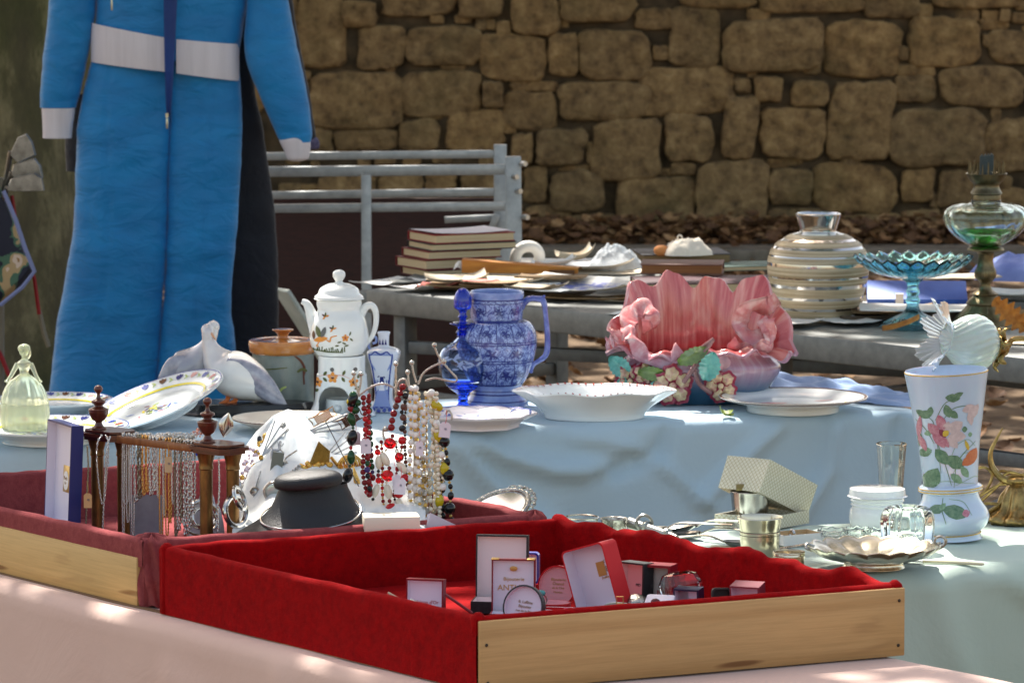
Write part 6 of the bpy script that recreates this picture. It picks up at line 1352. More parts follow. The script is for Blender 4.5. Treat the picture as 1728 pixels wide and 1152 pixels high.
# crystal block
p = onz(1154, 1034, ZF); g = M(); rnd = random.Random(9); rings_ = []
for z, r in ((0, .020), (.02, .030), (.045, .033), (.060, .026), (.064, .014)): rings_.append([Vector((r * 1.05 * cos(a) * (1 + rnd.uniform(-.06, .06)), r * .55 * sin(a), z)) for a in [2 * PI * k / 9 + .2 for k in range(9)]])
vs = sum(rings_, []); fs = [[j * 9 + k, j * 9 + (k + 1) % 9, (j + 1) * 9 + (k + 1) % 9, (j + 1) * 9 + k] for j in range(4) for k in range(9)] + [list(range(9))[::-1], [36 + k for k in range(9)]]
g.add(vs, fs); tag(g.build('crystal_block', glass('crystal', (250, 250, 252), ior=1.52), smooth=False, loc=p, rot=(0, R(-8), R(-10))), 'faceted clear crystal block with bright edges', 'crystal')

# ---------- things in the mauve tray ----------
nb = cm_((28, 40, 104), rough=.35); t = thing('jewellery_case', 'large navy blue case standing open with white lining and small gold label', 'jewellery case', at(94, 870, 7.72), R(-66)); t.location.z = .812
bx = mergeb(shell(.124, .178, .021, .003)); lid = bx.build('lid', [nb, lil], t, rot=(R(-3), R(-1), 0), ang=30)
g = M(); g.box((0, .0150, .085), (.030, .0008, .044), bev=.0003); lb = g.build('gold_label', pm('gold_foil', (206, 176, 110), .35, .6), lid); g = M(); g.ball((0, .0143, .082), (.013, .0006, .016), 20); g.build('label_centre', W1, lid); text('Paris', .009, brni, lid, (0, .0136, .086), (PI / 2, 0, 0)); text('Or', .007, brni, lid, (0, .0136, .078), (PI / 2, 0, 0))
g = M(); g.box((0, -.02, -.018), (.15, .09, .03), bev=.002); g.build('base', [nb], t); g = M(); g.box((-.01, -.055, .006), (.12, .05, .02), rot=Euler((R(14), 0, 0)), bev=.003); g.build('pad', blk, t)
# column rack
wr = pm('rack_mahogany', (104, 48, 30), .3, c2=(66, 28, 20), vs=30, coat=.4, stretch=(1, 1, 3)); bw = pm('rack_bar_wood', (160, 104, 62), .35, c2=(120, 74, 42), vs=14, stretch=(8, 1, 1)); bc = pm('rack_column_brass', (156, 116, 62), .35, .6, c2=(84, 58, 34), vs=60, stretch=(1, 1, .3))
pl, pr_ = at(186, 800, 7.77), at(370, 800, 7.60); pl.z = pr_.z = ZF; ctrk = (pl + pr_) / 2; dr = (pr_ - pl); rzk = math.atan2(dr.y, dr.x); Lk = dr.length
t = thing('column_rack', 'small wooden rack of four fluted brass columns with turned finials', 'jewellery rack', ctrk, rzk); HC = .968 - ZF
g = M(); g.box((0, 0, .005), (Lk + .09, .07, .010), bev=.002); g.build('base', wr, t)
for sx_ in (-1, 1):
    x0 = sx_ * Lk / 2
    for dx, dy in ((-.018, -.012), (.017, .014)):
        g = M(); g.lathe([(.013, .010), (.013, .014), (.0105, .018), (.0105, .022), (.0105, .022), (.0105, HC - .040), (.0105, HC - .040), (.012, HC - .038), (.0115, HC - .034), (.011, HC - .030), (.012, HC - .026), (.015, HC - .014), (.0165, HC - .010)], 56, mod=lambda a, r, z, k: (r * (1 - (.10 * (cos(16 * a) > 0) if .023 < z < HC - .041 else 0)), z), sharp=True); g.build('column', bc, t, loc=(x0 + dx, dy, 0), ang=40)
    g = M()
    for z, e_, h_ in ((HC - .009, 0, .005), (HC - .003, .004, .006), (HC + .003, -.001, .004)):
        a_, b_ = .042 + e_, .030 + e_; ch = .012; poly = [(x0 - a_ + ch, -b_), (x0 + a_ - ch, -b_), (x0 + a_, -b_ + ch), (x0 + a_, b_ - ch), (x0 + a_ - ch, b_), (x0 - a_ + ch, b_), (x0 - a_, b_ - ch), (x0 - a_, -b_ + ch)]
        g.prism(poly, z - h_ / 2, z + h_ / 2 - .0004, plane='XY')
    g.build('cap', wr, t)
    g = M(); g.lathe([(.013, 0), (.013, .003), (.009, .005), (.006, .010), (.006, .013), (.011, .017), (.0155, .026), (.0165, .032), (.0165, .034), (.012, .036), (.007, .039), (.008, .042), (.0115, .045), (.0115, .048), (.005, .051), (.0032, .055), (.003, .060), (.0065, .064), (.0072, .068), (.005, .072), (0, .074)], 28); g.build('finial', wr, t, loc=(x0 - .018, -.008, HC + .004), ang=60)
for y_ in (-.020, .018): g = M(); g.box((0, y_, HC - .006), (Lk - .078, .010, .013), bev=.003); g.build('bar', bw, t)
# chains
cmt = {'s': pm('chain_silver', (214, 212, 208), .2, 1.0), 'g': pm('chain_gold', (226, 176, 100), .22, 1.0), 'd': pm('chain_dull', (150, 140, 120), .3, 1.0)}
def chain(label, pts, link, wire, m, grp, seg=10, loc=None, bead=None, name='chain', cat='chain', pend=None):
    P_ = catmull(pts, seg); D = [0]
    for a, b in zip(P_, P_[1:]): D.append(D[-1] + (b - a).length)
    g = M(); n_ = int(D[-1] / (link * 1.25)); k_ = 0
    for i in range(n_):
        s_ = (i + .5) * D[-1] / n_
        while k_ < len(D) - 2 and D[k_ + 1] < s_: k_ += 1
        f = (s_ - D[k_]) / max(1e-9, D[k_ + 1] - D[k_]); c = P_[k_].lerp(P_[k_ + 1], f); d_ = (P_[k_ + 1] - P_[k_]).normalized()
        rq = d_.to_track_quat('X', 'Y').to_matrix() @ Matrix.Rotation(PI / 2 * (i % 2) + .5, 3, 'X'); g.torus(c - loc, link * .62, wire, 'Z', n=7, k=4, rot=rq, e=(1, .62))
    if pend: pend(g, P_[len(P_) // 2] - loc)
    return tag(g.build(name, cmt[m], loc=loc, ang=0), label, cat, grp)
rc = random.Random(8); mw = t.matrix_world if False else Matrix.Translation(ctrk) @ Matrix.Rotation(rzk, 4, 'Z')
CH = [(208, 3, 905, 's', .9), (216, 5, 880, 's', .7), (224, 4, 900, 's', .8), (230, 6, 845, 's', 1.4), (236, 5, 838, 'd', 1.9), (243, 5, 835, 'g', 1.2), (249, 4, 830, 'g', 1.0), (255, 5, 835, 's', 1.3), (261, 4, 826, 's', 1.6), (267, 4, 838, 's', 1.0), (272, 5, 905, 'g', .8), (277, 3, 870, 's', .9), (282, 5, 902, 'g', .7), (287, 4, 880, 'g', 1.1), (292, 4, 850, 's', .8), (297, 4, 905, 'd', 1.2), (302, 5, 893, 's', 1.4), (308, 5, 880, 'd', 1.6), (314, 5, 903, 's', 1.9), (320, 4, 895, 's', 1.5), (326, 5, 858, 's', 1.2), (212, 9, 850, 's', .7), (284, 9, 860, 'g', .7)]
adj = {'s': 'silver', 'g': 'gold', 'd': 'dull bronze'}
def nth(i): return ['first', 'second', 'third', 'fourth', 'fifth', 'sixth', 'seventh', 'eighth', 'ninth', 'tenth', 'eleventh', 'twelfth', 'thirteenth', 'fourteenth', 'fifteenth', 'sixteenth', 'seventeenth', 'eighteenth', 'nineteenth', 'twentieth', 'twenty-first', 'twenty-second', 'twenty-third'][i]
for i, (x, dx, yb, m_, k_) in enumerate(sorted(CH)):
    f = (x - 186) / 184.; Yc = 7.77 - .17 * f; u_ = -.020 - .007 - rc.uniform(0, .004)
    def W(xx, yy, dy=0): q = at(xx, yy, Yc - .03 + dy); return q
    top = mw @ Vector(((f - .5) * Lk, 0, HC)); zt = top.z + .004
    pts = [W(x - dx / 2, 742, .035), Vector((W(x - dx / 2, 742).x, Yc - .028, zt)), W(x - dx / 2, 752), W(x - dx / 2 - .3, (752 + yb) / 2), W(x - dx / 2 + .5, yb - 8), W(x, yb), W(x + dx / 2 - .5, yb - 8), W(x + dx / 2 + .3, (752 + yb) / 2), W(x + dx / 2, 752), Vector((W(x + dx / 2, 742).x, Yc - .028, zt + .001)), W(x + dx / 2, 742, .035)]
    chain('%s %s chain from the left hanging on the wooden rack bar' % (nth(i), adj[m_]), pts, .0031 * k_, .00095 * (k_ ** .6), m_, 'chains hanging on the column rack', loc=pts[5].copy())
def W2(xx, yy, Y): return at(xx, yy, Y)
chain('silver cable chain looped round the left finial of the rack', [W2(172, 733, 7.70), W2(164, 750, 7.69), W2(164, 790, 7.69), W2(170, 840, 7.69), W2(175, 848, 7.69), W2(180, 800, 7.69), W2(183, 750, 7.69), W2(178, 733, 7.7)], .0034, .0008, 's', 'chains hanging on the column rack', loc=W2(172, 848, 7.69))
chain('long silver chain with a paper label beside the navy case', [W2(186, 736, 7.69), W2(180, 760, 7.68), W2(176, 830, 7.68), W2(173, 898, 7.68)], .003, .0008, 's', 'chains hanging on the column rack', loc=W2(174, 898, 7.68))
chain('grey silver chain hanging before the blue edge of the case', [W2(147, 752, 7.66), W2(149, 790, 7.66), W2(147, 830, 7.66), W2(145, 892, 7.66)], .0032, .0009, 'd', 'chains hanging on the column rack', loc=W2(146, 892, 7.66))
chain('silver chain hanging between the two right hand columns', [W2(369, 772, 7.57), W2(370, 820, 7.57), W2(368, 860, 7.57), W2(368, 898, 7.57)], .0034, .0009, 's', 'chains hanging on the column rack', loc=W2(369, 898, 7.57))
rs2 = random.Random(3)
g = M(); lo_ = W2(268, 735, 7.72)
for i in range(110):
    x = rs2.uniform(225, 330); f = (x - 186) / 184.; q = at(x, rs2.uniform(732, 738), 7.77 - .17 * f + .0) - lo_; g.torus(q, rs2.uniform(.0022, .0036), .0009, 'Z', n=7, k=4, rot=Euler((rs2.uniform(0, 3), rs2.uniform(0, 3), 0)).to_matrix())
tag(g.build('chain_ends', cmt['s'], loc=lo_, ang=0), 'bunched silver chain links lying on top of the rack bars', 'chain', kind='stuff')
# price tags
pink = cm_((226, 40, 60)); tagm = pm('tag_paper', (226, 218, 228), .6); ink_ = pm('pen_ink', (90, 90, 120), .6)
def ptag(label, px, py, Y, w=.015, h=.020, rot=0, m=None, name='price_tag', mark='110'):
    p = at(px, py, Y); t = thing(name, label, 'price tag', p, rot=(0, rot, 0), group='price tags on the jewellery'); g = M(); c = w * .25
    g.prism([(-w / 2, -h), (w / 2, -h), (w / 2, -c), (w / 2 - c, 0), (-w / 2 + c, 0), (-w / 2, -c)], 0, .0005); g.build('card', m or tagm, t); g = M()
    rr_ = random.Random(px)
    for k_ in range(3): g.tube(catmull([Vector((-.001 + .0012 * k_, -.0004, -h * .45 - .001)), Vector((-.0002 + .0012 * k_, -.0004, -h * .45 + .002)), Vector((.0003 + .0012 * k_, -.0004, -h * .45 - .002))], 3), .00018, 4)
    g.build('pen_mark', ink_, t); g = M(); g.tube(catmull([Vector((0, 0, -.002)), Vector((.001, -.001, .008)), Vector((-.001, 0, .02))], 4), .0004, 5); g.build('thread', pink if m is None else K['gold'], t)
ptag('tan paper tag on the chain by the navy case', 148, 832, 7.64, .013, .024, m=cm_((200, 160, 110), rough=.7))
ptag('tan paper tag among the chains on the rack', 284, 770, 7.60, .012, .026, m=cm_((200, 170, 130), rough=.7))
# grey label card and bags behind the chains
p = at(244, 905, 7.78); p.z = ZF; g = M(); g.grid(lambda u, v: Vector(((u - .5) * .062, .018 * v + .004 * sin(4 * u), .085 * v)), 12, 10); g.grid(lambda u, v: Vector(((u - .5) * .062, .018 * v + .004 * sin(4 * u) + .002, .085 * v)), 12, 10, flip=True)
tag(g.build('grey_card', pm('card_grey', (170, 168, 178), .5, c2=(140, 138, 150), vs=20), loc=p, ang=0), 'grey satin card standing behind the hanging chains', 'card')
# silver pieces right of the columns
def bangle(label, px, py, Y, r, w, rot, m=silver, k=7):
    p = at(px, py, Y); g = M(); g.torus((0, 0, 0), r, w, 'Z', n=36, k=8, rot=Euler(rot).to_matrix(), e=(1, .8)); return tag(g.build('bangle', m, loc=p), label, 'bangle', 'silver bangles by the rack')
bangle('wide silver bangle standing between rack and white cushion', 398, 862, 7.55, .030, .0045, (R(80), 0, R(60))); bangle('tilted silver bangle behind the right hand columns', 342, 868, 7.66, .028, .004, (R(70), 0, R(40))); bangle('second thin silver bangle low behind the columns', 334, 880, 7.64, .027, .0022, (R(76), R(6), R(34))); bangle('thin silver bangle nested inside the tilted one', 346, 876, 7.62, .024, .002, (R(64), R(8), R(44))); bangle('small bright bangle at the foot of the white cushion', 404, 840, 7.53, .022, .0035, (R(70), R(20), R(70)))
g = M(); g.grid(lambda u, v: Vector((.012 * sin(PI * u) * (2 * v - 1), -.006 * (1 - (2 * v - 1) ** 2), .042 * u)), 14, 8); g.grid(lambda u, v: Vector((.012 * sin(PI * u) * (2 * v - 1), -.006 * (1 - (2 * v - 1) ** 2) + .002, .042 * u)), 14, 8, flip=True)
tag(g.build('silver_leaf', silver, loc=at(377, 738, 7.68), rot=(0, R(12), 0)), 'polished silver leaf shape standing behind the right finial', 'ornament')
g = M(); rnd = random.Random(5)
for i in range(34): g.ball((rnd.gauss(0, .006), rnd.gauss(0, .003), rnd.gauss(.008, .006)), rnd.uniform(.0015, .003), 6)
tag(g.build('jewelled_brooch', pm('pink_crystal', (240, 200, 190), .1, .6, c2=(226, 150, 130), vs=200), loc=at(341, 736, 7.66)), 'pink crystal brooch lying on the rack beside the finial', 'brooch')
g = M(); g.ball((0, 0, 0), (.003, .003, .003), 8); tag(g.build('blue_bead', cm_((30, 60, 200), rough=.1), loc=at(333, 766, 7.6)), 'tiny bright blue bead at the end of the rack bar', 'bead')
g = M(); crump(g, .03, .02, .09, 4, n=40, amp=.4); tag(g.build('foil_bag', pm('white_plastic', (226, 226, 230), .25, c2=(196, 196, 204), vs=60), loc=Vector((at(352, 880, 7.74).x, 7.72, ZF)), ang=0), 'crumpled white plastic behind the right hand columns', 'plastic bag')

# ---------- white cushion with brooches ----------
edge = [(392, 800), (402, 770), (432, 728), (462, 700), (486, 690), (505, 696), (540, 708), (580, 716), (640, 726), (690, 736), (716, 760)]
def mtop(x):
    for (a, b), (c, d) in zip(edge, edge[1:]):
        if a <= x <= c: return b + (d - b) * (x - a) / (c - a)
    return edge[0][1] if x < 392 else edge[-1][1]
def mY(x, y): tq_ = (y - mtop(x)) / max(30, (905 - mtop(x))); return 7.96 - .42 * tq_ - .10 * (x - 400) / 300
def mnd(x, y, off=0):
    Y = mY(x, y) - .03 * fz(x / 55, y / 40, 0, 1, 2) - .012 * fz(x / 22, y / 60, 0, 1, 5) - .032 * abs(fz(math.atan2(y - 670, x - 487) * 5, math.hypot(x - 487, y - 670) / 200, 0, 1, 9)) - off; return at(x, y, Y)
cl = at(550, 890, 7.6); cl.z = ZF; g = M()
def cfn(u, v):
    x = 392 + 326 * u; y0 = mtop(x); y = y0 + (908 - y0) * v; p = mnd(x, y)
    if p.z < ZF + .001: p.z = ZF + .001
    return p - cl
g.grid(cfn, 120, 60)
g.grid(lambda u, v: (lambda p: Vector((p.x, p.y + .10 * v, max(ZF + .001 - cl.z, p.z - (p.z - (ZF - cl.z)) * v ** 1.5))))(cfn(u, 0)), 120, 12)
tag(g.build('white_cushion', cloth_cloth('cloth_white', (232, 236, 234), (222, 228, 228), 12, .35), loc=cl, ang=0), 'slanted white cloth display covered with brooches and watches', 'display cushion')
gmet = pm('brooch_gold', (236, 196, 110), .2, 1.0, c2=(190, 140, 60), vs=160); dmet = pm('brooch_silver', (150, 148, 144), .28, 1.0, c2=(210, 208, 204), vs=160)
def brooch(label, px, py, fn, mats, cat='brooch', off=.004, rot=0):
    p = mnd(px, py, off); s_ = mpp(p) * 1.4; g = M(); n_ = Euler((-R(32), 0, 0)).to_matrix()
    def Q(x, y, d=0): c, sn = cos(rot), sin(rot); return n_ @ Vector(((x * c - y * sn) * s_, -d * s_, (x * sn + y * c) * s_ * 1.15))
    fn(g, Q, s_); tag(g.build('brooch' if cat == 'brooch' else cat.replace(' ', '_'), mats, loc=p, ang=60), label, cat, 'pieces pinned to the white cushion')
def spray(n, L, spread, tubes=.9, flow=3):
    def f(g, Q, s_):
        rr_ = random.Random(int(L * 10) + n)
        for i in range(n):
            a = (i / (n - 1) - .5) * spread; g.tube(catmull([Q(-L * .5, 0), Q(0, sin(a) * L * .3, 2), Q(L * .5 * cos(a), sin(a) * L * .6, 1)], 5), tubes * s_, 6)
        for i in range(flow):
            c = Q(L * .45 + rr_.uniform(-3, 3), rr_.uniform(-4, 4) + i * 2 - 3, 2)
            for k_ in range(5): a = 1.26 * k_; g.ball(c + Q(2.2 * cos(a), 2.2 * sin(a)) , (1.5 * s_, 1.2 * s_, 1.5 * s_), 6)
            g.ball(c + Q(0, 0, 1.5), 1.4 * s_, 6)
    return f
brooch('silver bow brooch with looping ribbons near the top of the cushion', 462, 744, spray(4, 44, 1.1, 1.0, 3), dmet, rot=.9)
brooch('gold and black oval brooch at the upper left of the cushion', 444, 742, lambda g, Q, s_: [g.ball(Q(i * 1.6 - 8, sin(i) * 2, 1), (2.2 * s_, 1.4 * s_, 2.4 * s_), 6) for i in range(11)] + [g.ball(Q(-3, 3, 2), (3 * s_, 1.6 * s_, 5 * s_), 8, 1)], [gmet, cm_((40, 44, 50), rough=.1)], rot=.9)
brooch('small silver lizard brooch under the silver bow', 466, 760, lambda g, Q, s_: [g.tube(catmull([Q(-10, -6), Q(-4, 2, 1), Q(3, -1, 1), Q(10, 6)], 5), 1.6 * s_, 6)] + [g.tube([Q(x, 0, 1), Q(x + d, y, 0)], .7 * s_, 5) for x, y, d in ((-4, 7, 2), (-4, -6, -2), (4, 7, 3), (4, -7, 2), (8, 2, 4))], dmet, rot=.6)
brooch('pale silver branch brooch across the top of the cushion', 550, 722, spray(3, 60, .5, 1.3, 4), dmet, rot=.25)
brooch('silver flower spray brooch behind the long pin', 568, 762, spray(4, 46, 1.0, .9, 4), dmet, rot=.55)
brooch('flat grey dog tag pendant on the cushion', 466, 781, lambda g, Q, s_: g.prism([(-8 * s_, -13 * s_), (6 * s_, -13 * s_), (10 * s_, 12 * s_), (-4 * s_, 14 * s_)], -.002, 0), pm('tag_steel', (132, 138, 130), .4, .6), cat='pendant')
brooch('little silver safety clasp beside the grey pendant', 487, 776, lambda g, Q, s_: (g.tube(catmull([Q(-8, -6), Q(-4, 2), Q(4, 6), Q(12, 9)], 5), 1 * s_, 6), g.torus(Q(-5, -4, 1), 3 * s_, 1.1 * s_, 'Y', n=12)), dmet, rot=.2)
def housef(g, Q, s_):
    g.prism([(-12 * s_, -8 * s_), (14 * s_, -10 * s_), (16 * s_, 14 * s_), (2 * s_, 26 * s_), (-4 * s_, 12 * s_)], -.006, 0)
    rr_ = random.Random(3)
    for i in range(26): g.ball(Q(rr_.uniform(-20, 18), rr_.uniform(-18, -2), 3), rr_.uniform(2, 4) * s_, 8)
    for x in (3, 9): g.box(Q(x, 4, 4), (3 * s_, .002, 8 * s_), mi=1)
brooch('large gold brooch shaped like a house above a pile of nuggets', 535, 780, housef, [gmet, cm_((90, 60, 30))])
brooch('gold basket brooch partly behind the black bust', 592, 786, lambda g, Q, s_: [g.torus(Q(i * 2 - 8, i % 3, 2), (11 - abs(i - 4)) * s_, 1.5 * s_, 'Y', n=16, k=5) for i in range(8)] + [g.tube([Q(-24, 10), Q(-12, -4), Q(-8, -18)], 2 * s_, 6)], gmet)
brooch('long gold leaf clip behind the beaded strands', 602, 812, lambda g, Q, s_: [g.tube([Q(-4, 16), Q(0, 0, 2), Q(5, -16)], [1 * s_, 4 * s_, 1 * s_], 8)], gmet)
brooch('round silver cased watch face low on the cushion', 463, 830, lambda g, Q, s_: (g.torus(Q(0, 0, 1), 12 * s_, 1.8 * s_, 'Y', n=26), g.ball(Q(0, 0, 0), (11 * s_, .001, 10 * s_), 16, 1)), [dmet, pm('watch_face', (206, 214, 206), .1, .3)], cat='watch')
brooch('small silver wrist watch with thin strap on the cushion', 430, 830, lambda g, Q, s_: (g.tube(catmull([Q(-3, -22), Q(-1, -8), Q(1, 8), Q(6, 24)], 5), 1.4 * s_, 6), g.ball(Q(0, 0, 1), (5 * s_, 2.4 * s_, 5 * s_), 12), g.torus(Q(0, 0, 2), 5 * s_, 1 * s_, 'Y', n=14)), dmet, cat='watch')
brooch('curved silver bracelet brooch between the watches', 484, 806, lambda g, Q, s_: [g.ball(Q(i * 3.2 - 14, i * 2.6 - 10, 1), (2.6 * s_, 1.6 * s_, 2.2 * s_), 8) for i in range(10)], dmet)
rr0 = random.Random(12)
brooch('gold and crystal crescent brooch with a red stone at the left', 417, 796, lambda g, Q, s_: [g.ball(Q(rr0.gauss(0, 5), rr0.uniform(-26, 26), 2), rr0.uniform(1.6, 3.6) * s_, 7, rr0.choice([0, 1, 1])) for i in range(60)] + [g.ball(Q(-12, -18, 3), 4 * s_, 10, 2)], [gmet, pm('pink_glass', (236, 214, 222), .05, .4), cm_((160, 10, 20), rough=.1)], rot=-.45)
brooch('clear crystal drop brooch under the gold crescent', 402, 826, lambda g, Q, s_: [g.ball(Q(0, 0, 2), (8 * s_, 4 * s_, 10 * s_), 12)], silver)
# jewelled pin on a long needle
def slide(label, px, py, rz_, w_, h_, dark=False, needle=None):
    p = at(px, py, 7.62); s_ = mpp(p); t = thing('hat_pin', label, 'hat pin', p, rot=(R(20), rz_, 0)); g = M()
    for i in range(-5, 6):
        for j in range(-2, 3): g.ball((i * 2.6 * s_, -.002, j * 3 * s_), 1.7 * s_, 6)
    g.build('stones', pm('rhinestone_' + str(px), (226, 206, 170) if not dark else (120, 96, 80), .1, .7, c2=(250, 246, 240) if not dark else (90, 70, 60), vs=300), t); g = M()
    for r0 in (1.0, .62):
        P_ = [Vector((w_ / 2 * r0 * s_ * x, 0, h_ / 2 * z * s_ * (1.15 if abs(x) < .5 else 1))) for x, z in ((-1, -1), (-.5, -.8), (0, -1), (.5, -.8), (1, -1), (.9, 0), (1, 1), (.5, .8), (0, 1), (-.5, .8), (-1, 1), (-.9, 0))]; g.tube(P_, 1.1 * s_, 6, closed=True)
    g.build('frame', pm('pin_gold' + str(px), (210, 180, 130) if not dark else (120, 92, 70), .25, .9), t)
    if needle: g = M(); a = Matrix.Rotation(-rz_, 3, 'Y') @ (at(*needle, 7.5) - p); g.tube([Vector((0, .002, -.004)), a], .0009, 6); g.build('needle', pm('needle_steel', (90, 84, 80), .3, .8), t)
slide('rectangular jewelled hat pin with long dark needle', 545, 703, R(-28), 46, 18, needle=(586, 792)); slide('dark bronze filigree hat pin behind the green beads', 592, 707, R(-30), 44, 18, True)
# black bust with silver choker
bust = pm('bust_leather', (27, 30, 35), .4, c2=(20, 22, 26), vs=30, bump=.5, bs=700); p = at(530, 880, 7.50); p.z = ZF; s = mpp(at(530, 880, 7.5)); t = thing('display_bust', 'black leather neck bust wearing a thin silver choker', 'display bust', p, R(8))
zb = (at(530, 815, 7.5).z - ZF) / s; 
g = M(); g.lathe(P2([(165, 0), (162, zb * .2), (148, zb * .38), (122, zb * .50), (92, zb * .62), (72, zb * .76), (62, zb * .90), (58, zb * .95), (56, zb)], s), 72, sy=.62, cap0=True); g.build('neck', bust, t)
g = M(); g.lathe(P2([(55, zb - 1), (57, zb), (58.5, zb + 5), (56, zb + 14), (42, zb + 21), (0, zb + 25)], s), 64, sy=.62, cap0=True); g.xf(Matrix.Rotation(R(-4), 4, 'Y') @ Matrix.Rotation(R(5), 4, 'X')); g.build('top_pad', bust, t)
g = M(); path = [Vector((r * cos(a) * s, r * sin(a) * .62 * s - .001, (zb * .46 - 18 * (1 - sin(a)) * .5 - 10 * cos(a) * 0) * s)) for r, a in ((94, 2 * PI * i / 48) for i in range(48))]
nk = rfun([(148, zb * .38), (122, zb * .50), (92, zb * .62), (72, zb * .76), (62, zb * .90), (58, zb * .95)])
path = []
for i in range(60): a = 2 * PI * i / 60; z = zb * (.71 + .15 * sin(a) + .05 * cos(a)); r = nk(z) + 4; path.append(Vector((r * cos(a) * s, r * sin(a) * .64 * s, z * s)))
g.tube(path, .0015, 8, closed=True); tag(g.build('choker', silver, None, loc=p, rz=R(8)), 'thin plain silver choker round the neck of the black bust', 'necklace')

# ---------- bead stand ----------
wire = pm('stand_wire', (190, 184, 176), .3, .95); YS = 7.58
def A_(x, y, d=0): return at(x, y, YS + d)
t = thing('bead_stand', 'twisted silver wire stand with ball tipped arms for bead strings', 'jewellery stand', (A_(700, 700).x, YS + .01, ZF)); bl0 = t.location.copy()
def twist(pts, r=.0016):
    P_ = catmull([Vector(q) for q in pts], 12); g = M()
    for ph in (0, PI): g.tube([q - bl0 + Vector((cos(i * .9 + ph), 0, sin(i * .9 + ph))) * r * .55 for i, q in enumerate(P_)], r * .8, 5)
    g.build('arm', wire, t, ang=0)
def tip(x, y, d=0, r=.0042): g = M(); g.ball(A_(x, y, d) - bl0, r, 12); g.build('ball_tip', wire, t)
g = M(); g.tube([Vector((0, 0, 0)), Vector((0, 0, A_(700, 650).z - ZF))], .003, 10); g.lathe([(0, 0), (.045, 0), (.045, .003), (0, .004)], 32); g.build('post', wire, t)
for pts in (((688, 678), (672, 660), (650, 648), (628, 652), (610, 664), (606, 668)), ((606, 666), (600, 648), (597, 632)), ((604, 666), (608, 648), (609, 633)), ((706, 648), (714, 630), (730, 618), (748, 611)), ((733, 584), (740, 600), (748, 612), (762, 628), (771, 638), (768, 644), (750, 641), (734, 638), (718, 642)), ((703, 645), (698, 630), (695, 615)), ((690, 650), (689, 640), (688, 630)), ((668, 680), (668, 650), (668, 616)), ((668, 655), (674, 642), (684, 640), (688, 652)), ((762, 708), (762, 700), (757, 692), (753, 698))): twist([A_(x, y) for x, y in pts])
for x, y in ((597, 630), (609, 631), (733, 582), (749, 610), (695, 612), (688, 628), (668, 614)): tip(x, y)
tip(650, 724); twist([A_(650, 744), A_(646, 730), A_(650, 720), A_(655, 726)])
bm_ = [cm_(c, rough=.12, **k) for c, k in (((24, 70, 36), {}), ((130, 10, 18), {}), ((20, 22, 24), {}), ((238, 234, 228), {}), ((214, 172, 84), {}), ((200, 190, 160), {}), ((190, 170, 30), {}), ((190, 14, 24), {}), ((64, 44, 110), {}), ((96, 60, 50), {}))] + [glass('bead_clear', (236, 236, 230)), glass('bead_red', (210, 10, 20)), pm('bead_pearl', (232, 222, 200), .15, coat=.6), glass('bead_yellow', (220, 200, 90))]
GR, DR, BK, WH, GO, CR, YE, RD, PU, BR, CLR, RG, PE, YG = range(14)
def beads(label, path, pat, d=0, dbl=0, wig=.6, grp='bead necklaces on the wire stand'):
    P_ = catmull([A_(x, y, d) for x, y in path], 14)
    if dbl: P_ = P_ + [q + Vector((dbl * mpp(q), .006, 0)) for q in reversed(P_)]
    D = [0]
    for a, b in zip(P_, P_[1:]): D.append(D[-1] + (b - a).length)
    ph = len(label) * 1.7; P_ = [q + Vector((sin(i * .11 + ph) * 1.9 * mpp(q) * min(1, i / 12), 0, 0)) for i, q in enumerate(P_)]
    g = M(); lo_ = P_[0].copy(); s_ = 0; k_ = 0; i = 0; px_ = mpp(lo_); rr_ = random.Random(len(label) * 7)
    while True:
        r, e_, m_ = pat[i % len(pat)]; r *= 1.22; m_ = rr_.choice(m_) if isinstance(m_, tuple) else m_; r = r * px_; h_ = r * e_; s_ += h_
        if s_ > D[-1]: break
        while k_ < len(D) - 2 and D[k_ + 1] < s_: k_ += 1
        c = P_[k_].lerp(P_[k_ + 1], (s_ - D[k_]) / max(1e-9, D[k_ + 1] - D[k_])); dd_ = (P_[k_ + 1] - P_[k_]).normalized()
        g.ball(c - lo_ + Vector((rr_.uniform(-wig, wig) * px_ * .6, rr_.uniform(-1, 1) * px_, 0)), (r, r, h_), 10 if r > 3 * px_ else 8, m_, rot=dd_.to_track_quat('Z', 'Y').to_matrix()); s_ += h_ * 1.0; i += 1
    g.tube([q - lo_ for q in P_[::3]], .0005, 4, 4); used = sorted(set(g.m)); g.m = [used.index(q) for q in g.m]
    tag(g.build('bead_necklace', [bm_[q] for q in used], loc=lo_, ang=0), label, 'necklace', grp)
beads('necklace of long green black and red glass beads at the far left of the stand', [(606, 668), (594, 676), (590, 700), (597, 722), (594, 750), (592, 772), (588, 790), (586, 806)], [(7.5, 1.5, (GR, BK)), (2.6, 1.2, RD), (6, 1.7, (GR, DR, BK)), (2.2, 1, GR)], wig=1)
beads('knotted green glass beads with yellow dots at the top left arm', [(602, 662), (592, 672), (588, 684), (598, 694), (606, 682), (600, 670)], [(6, 1, GR), (5, 1, (GR, YE)), (5, 1, (DR, GR))])
beads('dark red faceted bead strand on the left arm', [(614, 666), (613, 690), (616, 720), (615, 760), (614, 800), (617, 830)], [(4.2, 1, (DR, RD)), (3.2, 1, DR)], dbl=7)
beads('dark red strand with green beads behind it', [(622, 668), (625, 700), (627, 740), (626, 780), (628, 812)], [(4, 1.2, (DR, GR)), (3, 1, (GR, PU))], d=.01)
beads('purple and green strand below the first price tag', [(616, 745), (620, 775), (622, 800), (624, 826), (618, 842)], [(4.4, 1, (PU, DR)), (3.6, 1.2, (GR, BK))], d=-.004)
